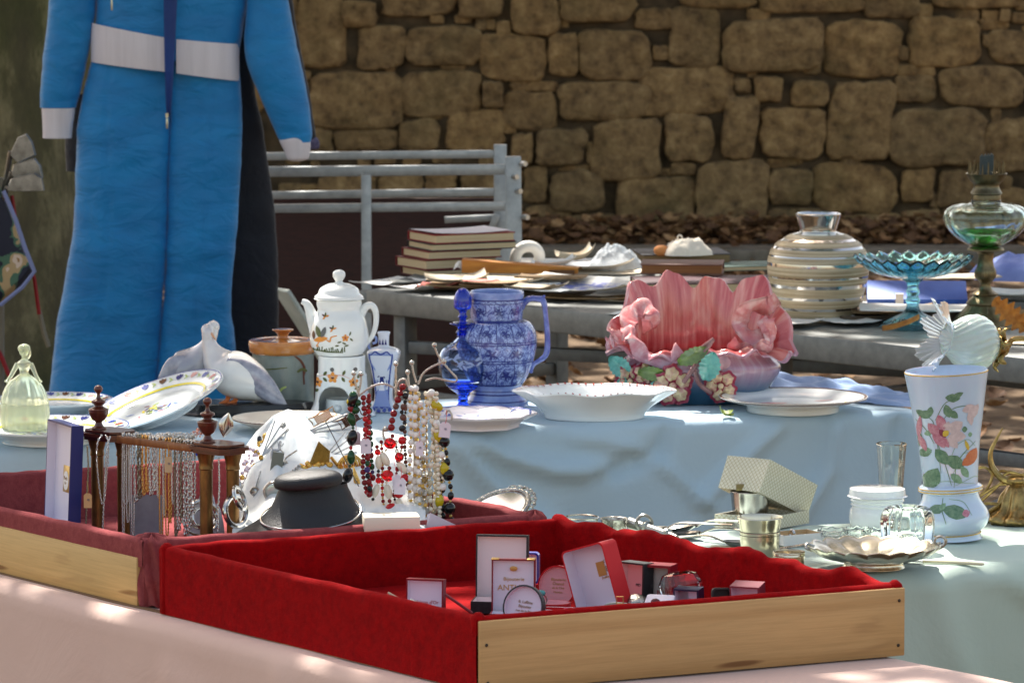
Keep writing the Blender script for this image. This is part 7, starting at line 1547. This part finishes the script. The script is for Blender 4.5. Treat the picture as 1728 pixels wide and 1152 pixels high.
beads('round garnet bead strand hanging from the inner arm', [(684, 648), (676, 660), (668, 680), (664, 700), (662, 726)], [(5.2, 1, DR), (4.6, 1, (DR, BR))])
beads('brown agate bead strand beside the garnet beads', [(686, 662), (684, 680), (676, 696), (682, 712), (678, 728)], [(5, 1, (BR, BK)), (3, 1, BK)])
beads('red heart bead necklace with pearls in the middle', [(664, 732), (656, 752), (650, 768), (658, 790), (650, 812), (656, 836), (662, 858)], [(3, 1, DR), (9, .9, (RG, RD)), (2.2, 1, CLR), (6, 1.8, PE)], wig=2)
beads('second red bead necklace with pale oval pearls', [(676, 736), (680, 756), (674, 780), (682, 800), (672, 824), (676, 856)], [(6, 1, RD), (3, 1, DR), (2.4, 1, CLR), (7, .95, (RG, RD)), (5.5, 1.7, PE)], wig=2)
beads('small red beads and hanging pearl drops left of the hearts', [(636, 750), (640, 775), (637, 800), (634, 826), (628, 848)], [(3, 1, DR), (4.5, 1, RG), (5, 2, PE), (2.4, 1, BK)], wig=1.5)
beads('white and gold bead strand left of three', [(694, 650), (691, 690), (692, 730), (692, 780), (694, 830), (696, 866)], [(4.4, .95, WH), (2.6, .8, GO)])
beads('white and gold bead strand middle of three', [(702, 650), (701, 690), (703, 730), (705, 780), (707, 830), (710, 876)], [(4.6, .95, WH), (2.6, .8, GO)], d=-.003)
beads('white and gold bead strand right of three', [(708, 676), (713, 700), (715, 740), (716, 790), (715, 830), (716, 884)], [(4.4, .95, WH), (2.6, .8, GO)], d=.002)
beads('chunky white bead strand behind the white tag', [(700, 752), (704, 780), (700, 812), (706, 840), (700, 862)], [(6, 1, WH), (3, .8, GO), (5.2, 1, (WH, CLR))], d=.008)
beads('cream pearl strand with tiny clear beads', [(722, 660), (727, 700), (730, 740), (727, 790), (728, 830), (726, 870)], [(4.2, 1, (CR, PE)), (2, 1, CLR)])
beads('second cream pearl strand beside the yellow beads', [(730, 690), (733, 720), (735, 760), (736, 800), (734, 850), (730, 868)], [(4.4, 1, PE), (3, 1, CR)], d=.006)
beads('clear crystal and amber bead strand low on the right', [(712, 770), (716, 800), (712, 830), (720, 850), (716, 872)], [(5, 1.1, (CLR, YG)), (3, 1, GO), (5.4, 1, CLR)], d=-.006)
beads('yellow glass barrel bead necklace with white stones', [(728, 656), (732, 680), (741, 692), (736, 720), (744, 744), (744, 764), (748, 790), (744, 836), (742, 868)], [(5.5, 1, WH), (2.4, 1, CLR), (6.4, 1.5, YE), (3, 1, PE), (2.2, 1, CLR)], wig=1.4)
beads('white oval stone necklace behind the yellow beads', [(724, 664), (736, 700), (744, 730), (746, 770), (742, 800), (738, 840), (734, 872)], [(5, 1.1, (WH, CLR)), (2.2, 1, GO), (7, 1.5, WH), (3.2, 1, (CR, YG))], d=.010, wig=1.5)
beads('black faceted bead necklace with small gold spacers at the far right', [(746, 735), (752, 752), (756, 776), (756, 806), (760, 830), (760, 856), (766, 884)], [(8.5, 1, BK), (2.4, .8, GO), (3.6, 1.1, BK), (2, .8, GO), (4.6, 1.3, BK), (2, .8, GO)], wig=1)
beads('thin black bead strand inside the black faceted one', [(744, 800), (746, 820), (742, 838), (748, 858), (750, 880)], [(4, 1.3, BK), (2.4, 1, GO), (5, 1.2, (CLR, BK))], d=.006)
for i, (lab, x0, pat_, d_) in enumerate((('fine clear glass bead strand between the white and pearl strands', 720, [(3, 1.2, (CLR, PE)), (2, 1, GO)], .004), ('grey crystal bead strand just left of the white and gold trio', 686, [(3, 1.1, (CLR, BR)), (2, 1, BK)], .014), ('pale gold bead strand behind the cream pearls', 733, [(3.4, 1, (GO, CR)), (2.4, 1, CLR)], .016),
    ('mixed white and amber strand at the back of the stand', 707, [(4, 1, (WH, CR)), (3, 1, (GO, YG))], .018), ('smoky glass strand beside the heart beads', 670, [(3.4, 1.2, (CLR, DR)), (2, 1, BK)], .012), ('thin pearl strand just inside the yellow beads', 738, [(3.3, 1, PE)], -.002), ('little red and gold strand left of the hearts', 645, [(2.8, 1, (RD, DR)), (1.8, 1, GO)], .008))):
    y0 = 660 if x0 > 680 else 742; rr_ = random.Random(i)
    beads(lab, [(x0 - 2, y0), (x0, y0 + 40), (x0 + rr_.uniform(-3, 3), (y0 + 870) / 2), (x0 + rr_.uniform(-3, 3), 840), (x0 + 3, 866 + rr_.uniform(-8, 10))], pat_, d=d_)
ptag('white price tag hanging lowest on the dark red strand', 617, 740, YS - .02, .017, .024); ptag('pale tag half behind the dark red strand', 600, 728, YS + .012, .016, .022); ptag('price tag turned on the right arm above the black beads', 752, 712, YS - .015, .018, .025, R(6)); ptag('narrow price tag on the white and gold strands', 708, 744, YS - .02, .012, .024); ptag('price tag among the red heart beads', 676, 806, YS - .03, .018, .027, R(4)); ptag('left one of two overlapping price tags by the hearts', 668, 800, YS - .024, .014, .024, R(-6))

# ---------- boxes, card and mirror at the tray's right ----------
p = onz(660, 974, ZF); t = thing('cream_box', 'small cream cardboard box standing in the mauve tray corner', 'box', p, R(6)); sx_ = mpp(p)
g = M(); g.box((0, 0, .05), (.086, .05, .099), bev=.0015); g.build('box_body', cm_((222, 216, 196), rough=.6), t); g = M(); g.box((0, 0, .090), (.0885, .0525, .022), bev=.0015); g.build('lid', cm_((228, 222, 202), rough=.6), t)
g = M(); g.add([Vector(q) for q in ((-.045, 0, 0), (-.014, -.01, .100), (.055, -.005, .066), (-.02, .03, .092), (.05, .04, .0))], [[0, 1, 3], [1, 2, 4, 3], [0, 1, 2], [0, 2, 4]])
tag(g.build('folded_card', lil, loc=onz(742, 968, ZF), smooth=False), 'folded pale lilac card standing like a tent on the tray', 'card')
p = onz(838, 905, ZF + .0); t = thing('hand_mirror', 'oval silver hand mirror with ornate frame leaning on the tray rim', 'hand mirror', p + Vector((0, 0, .045)), rot=(R(34), R(-22), R(10))); s = mpp(p)
def ov(a, k=1): return Vector((58 * k * s * cos(a), 34 * k * s * sin(a) * 1.15, 0))
g = M(); g.add([Vector((0, 0, .0008))] + [ov(2 * PI * i / 48, .88) + Vector((0, 0, .0008)) for i in range(48)], [[0, 1 + i, 1 + (i + 1) % 48] for i in range(48)]); g.build('glass', pm('mirror_glass', (236, 238, 238), .04, 1.0), t)
g = M(); g.tube([ov(2 * PI * i / 60, 1) for i in range(60)], .0042, 8, closed=True); g.tube([ov(2 * PI * i / 60, .9) for i in range(60)], .0018, 6, closed=True); g.add([Vector((0, 0, -.003))] + [ov(2 * PI * i / 48, 1) + Vector((0, 0, -.002)) for i in range(48)], [[0, 1 + (i + 1) % 48, 1 + i] for i in range(48)]); g.build('frame', silv2, t)
g = M()
for i in range(9): a = -.9 + i * .22; g.torus(ov(a, 1.10), .0065, .0018, 'Z', n=12)
for i in range(5): a = -.5 + i * .25; g.ball(ov(a, 1.2), .003, 8)
g.build('ornament', silv2, t)

# ---------- silver and glass on the green table ----------
def lath(name, label, cat, px, py, prof, mat, part, n=64, rz=0, rot=None, grp=None, mod=None, z=TZ + .0045, ang=40, sy=1.0):
    p, s_ = ctr(px, py, z); t = thing(name, label, cat, p, rz, grp, rot=rot); g = M(); g.lathe(P2(prof, s_), n, mod=(lambda a, r, zz, k: mod(a, r, zz, k, s_)) if mod else None, sy=sy); g.build(part, mat, t, ang=ang); return t, s_, p
pew0 = pm('groove', (60, 54, 44), .4, .6); silg = pm('silver_warm', (214, 204, 184), .16, 1.0, c2=(196, 184, 160), vs=14); gls = glass('glass_clear', (246, 250, 248), ior=1.48)
lath('silver_beaker', 'shiny silver beaker with three engraved rings in front of the patterned box', 'beaker', 1282, 942, [(0, 1), (29, 0), (30, 2), (32, 30), (32.6, 34), (32.1, 35), (32.9, 36), (33.2, 40), (32.7, 41), (33.5, 42), (34, 46), (33.4, 47), (34.2, 48), (38, 69), (39, 70), (37.6, 70), (34, 50), (30, 6), (0, 4)], silg, 'cup')
for q_ in (34.5, 41, 47): g = M(); g.torus((0, 0, q_ * mpp(onz(1282, 942))), (33 + (q_ - 34) * .1) * mpp(onz(1282, 942)), .0005, n=48, k=5); g.build('ring', pew0, bpy.data.objects['silver_beaker'])
lath('silver_beaker', 'plain silver beaker standing inside the open patterned box', 'beaker', 1266, 886, [(0, 1), (27, 0), (28, 4), (31, 30), (34, 56), (35, 58), (33, 57), (29, 30), (26, 6), (0, 4)], silver, 'cup')
lath('silver_cup', 'small low silver cup at the end of the red tray', 'cup', 1331, 962, [(0, 1), (25, 0), (26, 3), (27, 30), (27.6, 31), (26.6, 31), (25.5, 24), (0, 22)], silg, 'cup')
lath('silver_cup', 'engraved silver cup behind the back corner of the red tray', 'cup', 1036, 918, [(0, 1), (18, 0), (19, 4), (22, 40), (24, 44), (22.6, 44), (20, 40), (17, 6), (0, 4)], silv2, 'cup')
t, s_, p = lath('silver_rimmed_glass', 'clear glass tumbler with silver rim behind the red tray', 'glass', 981, 922, [(0, 2), (23, 0), (24, 4), (28, 46), (29.5, 50), (28, 50), (26.5, 46), (22, 8), (0, 6)], gls, 'glass_body'); g = M(); g.torus((0, 0, 50 * s_), 29 * s_, 1.4 * s_, 'Z', n=48); g.build('rim', silver, t)
# scalloped dish
def scal(a, r, z, k, s_): f = smst(r / s_, 50, 108); return (r * (1 + .06 * f * (abs(sin(9 * a)) - .5)), z + f * s_ * 5 * (abs(sin(9 * a)) - .4) * .9)
t, s_, p = lath('silver_dish', 'scalloped silver dish on a low foot with scrolled handle', 'dish', 1474, 957, [(0, 6), (44, 5), (50, 2), (52, 0), (53, 1), (50, 6), (52, 11), (76, 16), (100, 25), (108, 32), (111, 36), (109, 37), (98, 29), (74, 20), (40, 16), (0, 16)], pm('silver_dish', (220, 214, 198), .22, 1.0, c2=(200, 192, 174), vs=12), 'dish_body', n=216, mod=scal, ang=28, sy=.9)
g = M(); g.tube(catmull([Vector((x * s_, 0, z * s_)) for x, z in ((104, 30), (112, 34), (120, 40), (121, 48), (114, 53), (105, 50), (103, 43), (108, 39), (113, 43))], 5), [3.4 * s_ - .04 * s_ * i for i in range(41)], 8); g.tube(catmull([Vector((x * s_, y * s_, z * s_)) for x, y, z in ((106, 10, 32), (116, 6, 36), (120, 0, 40))], 4), 2.2 * s_, 6); g.build('handle', silv2, t)
g = M(); 
for sx_ in (-1, 1): g.tube(catmull([Vector((x * s_, y * s_, z * s_)) for x, y, z in ((-104, 10 * sx_, 30), (-114, 6 * sx_, 34), (-112, 0, 40), (-100, 0, 36))], 5), 2.6 * s_, 7)
g.build('handle', silv2, t)
g = M(); g.tube([Vector((-.05, 0, .006)), Vector((0, 0, .006)), Vector((.048, 0, .0045)), Vector((.052, 0, .0045))], [.0055, .005, .0042, .002], 12, sc=[(.6, 1)] * 4, up=(0, 0, 1)); g.box((-.09, 0, .005), (.08, .012, .0015), mi=1)
tag(g.build('table_knife', [pm('ivory_handle', (206, 200, 170), .35), silver], loc=onz(1608, 954), rz=R(-14)), 'table knife with cream ivory handle beside the silver dish', 'knife')
# clear glass pieces
lath('tall_glass', 'tall clear faceted glass beside the flowered vase', 'glass', 1503, 880, [(0, 3), (16, 0), (17, 4), (19, 40), (22, 90), (25, 129), (25.5, 131), (24, 131), (21, 92), (17, 40), (14, 14), (0, 10)], gls, 'glass_body', mod=lambda a, r, z, k, s_: (r * (1 + .02 * cos(8 * a)), z))
t, s_, p = lath('porcelain_jar', 'round white porcelain jar with ribbed lid behind the tall glass', 'jar', 1480, 892, [(0, 0), (40, 0), (43, 4), (47, 16), (46, 32), (42, 40), (45, 42), (43, 46), (46, 49), (44, 53), (45, 56), (0, 56)], porc, 'jar_body'); g = M(); g.lathe(P2([(0, 56.2), (47, 56.2), (48, 58), (47, 66), (44, 70), (20, 72), (0, 72)], s_), 56); g.build('lid', porc, t)
t, s_, p = lath('glass_candle_holder', 'thick clear lobed glass piece in front of the flowered vase', 'glass', 1531, 928, [(0, 10), (10, 8), (26, 4), (34, 0), (38, 6), (42, 40), (40, 62), (30, 74), (18, 72), (14, 58), (14, 30), (0, 24)], gls, 'glass_body', n=96, mod=lambda a, r, z, k, s_: (r * (1 + .16 * abs(cos(2 * a + .3)) ** .7 * (1 if r > 12 * s_ else 0) - .06), z), ang=0)
for i, (x, y, r_, lab) in enumerate(((1405, 914, 24, 'left one of the low clear glass salt dishes'), (1448, 912, 24, 'middle low clear glass salt dish behind the silver dish'), (1476, 914, 22, 'right hand low clear glass salt dish next to the thick glass'))):
    lath('salt_dish', lab, 'salt dish', x, y, [(0, 3), (r_ * .7, 0), (r_ * .8, 3), (r_, 14), (r_ * 1.02, 20), (r_ * .92, 21), (r_ * .8, 12), (0, 8)], gls, 'glass_body', n=64, mod=lambda a, r, z, k, s_: (r * (1 + .05 * cos(8 * a)), z + (.0012 * cos(8 * a) if z > 15 * s_ else 0)), grp='low glass salt dishes', ang=0)
# patterned box
def lattice(name):
    m, nt, b = newmat(name); co = texco(nt, (1, 1, 1), 'UV')
    mp_ = nt.nodes.new('ShaderNodeMapping'); mp_.inputs['Rotation'].default_value = (0, 0, R(45)); mp_.inputs['Scale'].default_value = (17, 17, 1); nt.links.new(co, mp_.inputs[0])
    bk = nd(nt, 'ShaderNodeTexBrick', Scale=1.0); bk.offset = 0; bk.inputs['Mortar Size'].default_value = .09; bk.inputs['Brick Width'].default_value = 1; bk.inputs['Row Height'].default_value = 1
    bk.inputs['Color1'].default_value = lin((214, 210, 192)); bk.inputs['Color2'].default_value = lin((206, 202, 184)); bk.inputs['Mortar'].default_value = lin((172, 160, 124)); nt.links.new(mp_.outputs[0], bk.inputs['Vector']); nt.links.new(bk.outputs['Color'], b.inputs['Base Color']); b.inputs['Roughness'].default_value = .55; return m
lat = lattice('paper_lattice')
def ubox(g, P8, mi=0):   # P8: bottom 4 (ccw), top 4; planar uv per face in metres*10
    for f in ((0, 1, 5, 4), (1, 2, 6, 5), (2, 3, 7, 6), (3, 0, 4, 7), (4, 5, 6, 7), (3, 2, 1, 0)):
        q = [P8[i] for i in f]; w_ = (q[1] - q[0]).length * 10; h_ = (q[3] - q[0]).length * 10; o = len(g.v); g.v.extend(q); g.f.append([o, o + 1, o + 2, o + 3]); g.m.append(mi); g.uv.append([(0, 0), (w_, 0), (w_, h_), (0, h_)])
pb, sb = ctr(1285, 886, TZ + .0045); t = thing('patterned_box', 'cream lattice patterned gift box with its hinged lid standing open', 'box', pb)
bxv = lambda x, y, z: Vector((x * sb, y * sb, z * sb)); g = M()
Yb = [bxv(-80, -20, 0), bxv(22, -44, 0), bxv(82, 26, 0), bxv(-20, 50, 0)]
def walls(h, z0=0, hw=20):
    c = sum(Yb, Vector()) / 4
    for i in range(4):
        a, b = Yb[i], Yb[(i + 1) % 4]; ai, bi = c + (a - c) * .955, c + (b - c) * .955; up_ = Vector((0, 0, h * sb)); ubox(g, [a, b, bi, ai, a + up_, b + up_, bi + up_, ai + up_])
walls(22); g.add([q + Vector((0, 0, .001)) for q in Yb], [[0, 1, 2, 3]]); g.build('box_base', lat, t, smooth=False)
def PX(x, y, Y): return at(x, y, Y) - pb
fY = pb.y - .03
A1, A2, A3, A4 = PX(1228, 768, fY + .045), PX(1300, 775, fY - .01), PX(1281, 830, fY - .02), PX(1212, 822, fY + .035)
Bx = PX(1380, 818, fY + .085) - A2
g = M(); P8 = [A4, A3, A3 + Bx, A4 + Bx, A1, A2, A2 + Bx, A1 + Bx]; ubox(g, P8); g.build('box_lid', lat, t, smooth=False)
g = M(); g.box(PX(1249, 822, fY + .005), (.014, .003, .012), bev=.001); g.box(PX(1232, 881, pb.y - .052), (.014, .004, .008), bev=.001); g.build('clasp', pm('clasp_old', (130, 116, 80), .4, .8), t)
p, s_ = ctr(1345, 916, TZ + .0045); t = thing('card_box', 'shallow white card tray holding a tiny ring beside the silver beaker', 'box', p, R(28)); g = mergeb(shell(.075, .05, .018, .001)); g.xf(Matrix.Translation((0, -.02, .018)) @ Matrix.Rotation(-PI / 2, 4, 'X')); g.build('box_body', [W1, cm_((196, 170, 130))], t); g = M(); g.torus((-.01, 0, .016), .007, .0025, 'X'); g.build('ring', silver, t)
# pewter pieces along the tray
pew = pm('pewter', (168, 168, 162), .32, .9, c2=(130, 130, 124), vs=24)
p = onz(1100, 912, TZ + .02); g = M(); A = at(1064, 882, p.y + .06) - p; B = at(1142, 908, p.y - .02) - p; g.tube([A, A.lerp(B, .3), A.lerp(B, .32), A.lerp(B, .36), A.lerp(B, .38), A.lerp(B, .75), A.lerp(B, .77), A.lerp(B, .82), A.lerp(B, .84), B], [.010, .0085, .0125, .0125, .009, .0085, .012, .012, .008, .006], 16)
g.torus(A.lerp(B, .30) + Vector((0, 0, .008)), .013, .0028, 'Y', n=20); tag(g.build('pewter_tap', pew, loc=p), 'pewter tube with raised rings and a loop behind the red tray', 'pewter piece')
def spoon(label, px, py, rz, L=.16, bw_=.022, m=pew, name='spoon', cat='spoon', lift=.0, tilt=0, grp='spoons behind the red tray'):
    p = onz(px, py, TZ + .006); g = M()
    def bf(u, v): a = 2 * PI * u; r = v; return Vector((bw_ * 1.5 * r * cos(a) + L * .5, bw_ * r * sin(a), .010 * r * r - .002))
    g.grid(bf, 28, 7, cu=True); g.grid(lambda u, v: bf(u, v) + Vector((0, 0, .0012)), 28, 7, cu=True, flip=True)
    g.tube(catmull([Vector((L * .5 - bw_ * 1.4, 0, .006)), Vector((L * .1, 0, .014)), Vector((-L * .25, 0, .008)), Vector((-L * .5, 0, .004))], 5), [.003 + .0028 * (i / 15) ** 2 for i in range(16)], 8, sc=[(.5, 1.2)] * 16, up=(0, 0, 1))
    o = g.build(name, m, loc=p + Vector((0, 0, lift)), rot=(0, tilt, rz), ang=60); tag(o, label, cat, grp)
spoon('large pewter ladle spoon lying beside the ringed tube', 1166, 906, R(148), .17, .024, tilt=R(8), lift=.012)
spoon('polished oval spoon with its bowl toward the ladle', 1214, 904, R(152), .16, .026, silver, tilt=R(9), lift=.014)
spoon('second polished spoon just before the oval spoon', 1228, 912, R(150), .17, .022, silver, tilt=R(6), lift=.008)
spoon('pewter spoon lying near the velvet rim', 1180, 920, R(-30), .14, .016, pew, lift=.004)
spoon('spoon handle curving round behind the small low cup', 1376, 930, R(10), .13, .018, silv2, lift=.002)
g = M(); g.box((0, 0, .006), (.055, .012, .008), bev=.003); tag(g.build('bone_handle', pm('bone', (206, 194, 162), .4), loc=onz(1226, 930), rz=R(-8)), 'short bone knife handle showing above the red velvet', 'knife handle')

# ---------- flowered vase ----------
p, s = ctr(1607, 908, TZ + .0045); t = thing('flowered_vase', 'tall pale blue opaline vase painted with pink anemones', 'vase', p, rot=(0, R(-2.6), 0))
fvp = [(0, 0), (47, 0), (49, 2), (48, 6), (47, 10), (48, 13), (58, 22), (64, 36), (60, 50), (51, 64), (47, 76), (46, 79), (46, 79), (52, 81), (54, 86), (52, 91), (47, 93), (47, 93), (46.5, 96), (49, 130), (53, 170), (59, 210), (65, 250), (70, 281), (70, 284), (68, 284), (62, 250), (50, 170), (43, 100), (0, 92)]
fvb = pm('opaline_blue', (188, 204, 226), .12, coat=.5, c2=(200, 214, 232), vs=5, sss=.1)
g = M(); g.lathe(P2(fvp, s), 96); FL = P2(fvp[17:24], s); mp = onlathe(FL, .0006)
inks = [pm('vpaint_' + str(i), c, .3, c2=c2, vs=160) for i, (c, c2) in enumerate((((176, 96, 118), (206, 150, 160)), ((78, 112, 88), (126, 150, 122)), ((148, 178, 150), (110, 140, 110)), ((220, 190, 80), (200, 160, 60)), ((206, 126, 84), (190, 100, 70)), ((196, 170, 172), (220, 196, 196)), ((120, 40, 60), (150, 70, 90))))]
GM = [fvb] + inks + [pm('gilding', (208, 170, 90), .25, .8)]
def vx(x, y): return (x - (1593 + (y - 632) * .05)) * s, (908 - y) * s   # photo pixel to vase surface coordinates
def pet(cx, cy, L_, w_, a, m_, k=0): x, z = vx(cx, cy); q = (lambda u, v: mp(u, v) + Vector((0, -.0003 * k, 0))); g.decal(q, leafpoly((x, z), L_ * s, w_ * s, a, 7, notch=.06), m_, 3)
def stem(pts, m_=2, w_=1.4): g.stroke(mp, [vx(*q) for q in pts], w_ * s, m_)
stem([(1582, 790), (1575, 740), (1568, 705), (1560, 695)]); stem([(1582, 700), (1600, 680), (1630, 676)]); stem([(1600, 812), (1590, 780), (1574, 735)]); stem([(1604, 815), (1610, 770), (1640, 740)]); stem([(1570, 700), (1584, 672), (1600, 664)]); stem([(1540, 700), (1556, 716), (1570, 740)]); stem([(1596, 770), (1606, 745), (1626, 735), (1640, 748)], 3, 1); stem([(1598, 800), (1618, 760), (1636, 760)], 3, 1); stem([(1606, 812), (1640, 800), (1652, 810)], 3, 1); stem([(1560, 812), (1590, 804), (1640, 812)], 3, 1)
for cx, cy, L_, w_, a, m_ in ((1555, 690, 24, 14, .3, 2), (1562, 684, 16, 10, 1.4, 2), (1547, 688, 16, 10, 2.6, 2), (1598, 662, 26, 14, -.1, 2), (1606, 658, 22, 9, .4, 2), (1590, 684, 24, 14, -1.3, 2), (1600, 690, 20, 12, -.7, 2), (1583, 762, 34, 20, -.9, 2), (1605, 772, 36, 22, -.6, 2), (1590, 768, 20, 12, .1, 2), (1556, 756, 24, 14, .5, 2), (1559, 752, 16, 10, -.4, 3), (1568, 800, 42, 26, 1.1, 2), (1560, 806, 30, 18, .6, 2), (1608, 800, 26, 13, -.7, 3), (1622, 790, 24, 12, -1, 3), (1560, 722, 14, 9, .3, 3), (1620, 717, 10, 10, 0, 2), (1630, 727, 8, 8, 0, 3), (1547, 736, 26, 9, 1.4, 2), (1572, 808, 18, 6, .1, 3)): pet(cx, cy, L_, w_, a, m_)
for cx, cy, L_, w_, a, m_ in ((1569, 716, 30, 16, 2.3, 1), (1580, 704, 30, 16, 1.9, 1), (1577, 732, 36, 16, -1.0, 1), (1586, 736, 26, 12, -.9, 1), (1604, 712, 30, 20, .6, 6), (1608, 728, 30, 18, -.1, 6), (1600, 738, 26, 14, -.9, 6), (1590, 712, 22, 14, 1.3, 6), (1546, 712, 40, 8, 1.5, 1), (1552, 740, 30, 10, -1.2, 1), (1634, 690, 34, 16, .9, 6), (1626, 682, 24, 14, .3, 6), (1630, 700, 24, 10, 1.7, 6), (1634, 766, 34, 20, 1.0, 5), (1626, 772, 22, 14, .6, 5), (1625, 745, 20, 6, 1.9, 4)): pet(cx, cy, L_, w_, a, m_, 1)
pet(1583, 722, 18, 10, -.9, 7, 2); pet(1588, 722, 13, 10, .8, 4, 3)
FB = P2(fvp[7:11], s); mpo = onlathe(P2(fvp[5:11], s), .0006); mp_s = mp; mp = mpo
for cx, cy, L_, w_, a, m_ in ((1606, 855, 46, 22, -.25, 2), (1576, 850, 30, 14, .2, 2), (1585, 846, 16, 8, .8, 3), (1624, 858, 14, 12, .2, 1)): pet(cx, cy, L_, w_, a, m_)
g.stroke(mp, [vx(1586, 832), vx(1584, 852), vx(1590, 874)], 1.6 * s, 2); g.stroke(mp, [vx(1596, 834), vx(1620, 840), vx(1634, 862)], 1.2 * s, 3); mp = mp_s
for z, r in ((83.5, 53.6), (88, 53.8), (10, 48.2), (283.6, 70)): g.torus((0, 0, z * s), r * s, 1.1 * s, 'Z', n=90, k=6, mi=8)
g.build('vase_body', GM, t, ang=60, fixn=False)

# ---------- brass wall light with opal shade, brass base ----------
brs = pm('brass_bright', (184, 156, 100), .28, .95, c2=(120, 98, 60), vs=60, bump=.3, bs=200); YL = 8.12
L_ = at(1690, 588, YL); t = thing('brass_lamp', 'ornate brass lamp arm carrying a swirled opal glass shade with frilled mouth', 'lamp', L_); 
ax_ = (at(1570, 566, YL - .03) - L_); al = ax_.length; axn = ax_.normalized(); s = mpp(L_); q = axn.to_track_quat('Z', 'Y').to_matrix().to_4x4()
opal = pm('opal_glass', (214, 228, 222), .1, coat=.4, trans=.35, ior=1.3, sss=.2)
def sw(a, r, z, k): f = 1 + .03 * cos(22 * (a + z * 12)); return (r * f, z)
g = M(); sp = [(14, 8), (26, 14), (40, 26), (47, 42), (48, 56), (42, 74), (32, 88), (27, 96), (27, 100)]; g.lathe(P2(sp, s), 160, mod=sw, cap0=True); 
def fr_(u, v): a = 2 * PI * u; r = 27 + 26 * v ** 1.3 + 7 * v * sin(7 * a) ; z = 100 + 24 * v + 9 * v * sin(7 * a + 1) + 2.5 * v * sin(42 * a); return Vector((r * cos(a) * s, r * sin(a) * s * 1.12, z * s))
g.xf(q); g.build('glass_shade', opal, t, ang=0)
g = M(); g.grid(fr_, 220, 14, cu=True); g.grid(lambda u, v: fr_(u, v) + Vector((0, 0, -.0014)), 220, 14, cu=True, flip=True); g.xf(q); g.build('frilled_mouth', pm('frill_glass', (226, 234, 240), .08, trans=.7, ior=1.35, coat=.3), t, ang=0)
g = M(); g.lathe(P2([(6, -12), (10, -10), (14, -4), (18, 2), (22, 8), (17, 9), (0, 8)], s), 32)
for i in range(7):
    a = 2 * PI * i / 7 + .3; P_ = [Vector((r * cos(a) * s, r * sin(a) * s, z * s)) for r, z in ((14, -4), (24, 4), (34, 6), (40, -2))]; g.tube(catmull(P_, 4), [q2 * s for q2 in (5, 6, 7, 8, 9, 9, 8, 7, 6, 5, 4, 3, 1)], 8, sc=[(.4, 1)] * 13)
g.xf(q); g.build('leaf_collar', brs, t, ang=60)
bz0 = onz(1716, 880, TZ + .0045) - L_
g = M(); g.tube(catmull([Vector((10 * s, 0, 2 * s)), at(1712, 572, YL) - L_, at(1750, 580, YL) - L_, at(1800, 640, YL) - L_, at(1810, 760, YL) - L_, at(1770, 840, YL) - L_, bz0 + Vector((.01, 0, .03))], 8), 4.6 * s, 10); g.build('arm', brs, t)
g = M(); g.lathe(P2([(52, 0), (56, 5), (52, 12), (44, 16), (34, 26), (28, 44), (20, 58), (14, 66), (22, 70), (20, 76), (8, 80), (0, 82)], s), 72, mod=lambda a, r, z, k: (r * (1 + .10 * cos(10 * a) * (1 if z < 50 * s else .4)), z + 2 * s * cos(10 * a) * (1 if z < 20 * s else 0)), cap0=True)
for a in (.5, 2.2, 3.6, 5.2): g.ball((48 * s * cos(a), 48 * s * sin(a), 3 * s), 6 * s, 10)
g.build('base', brs, t, loc=bz0, ang=50)
def PL(x, y, d=0): return at(x, y, bz0.y + L_.y + d) - L_
for pts, r_ in ((((1708, 812), (1690, 806), (1674, 786), (1672, 762), (1682, 740), (1692, 722)), (8, 1.2)), (((1728, 802), (1704, 796), (1690, 804), (1684, 800), (1692, 794), (1712, 800)), (3, 2.6)), (((1644, 792), (1662, 788), (1674, 800), (1668, 820), (1652, 838)), (2.6, 2.6)), (((1650, 850), (1672, 830), (1700, 806), (1728, 800)), (3, 3)), (((1646, 842), (1680, 820), (1700, 816)), (2.6, 2.6)), (((1654, 872), (1690, 848), (1706, 826)), (3, 5)), (((1652, 850), (1672, 849), (1700, 852)), (3, 3))):
    g = M(); P_ = catmull([PL(x, y, -.005) for x, y in pts], 7); n_ = len(P_); g.tube(P_, [(r_[0] + (r_[1] - r_[0]) * i / n_) * s for i in range(n_)], 8); g.build('scroll', brs, t)
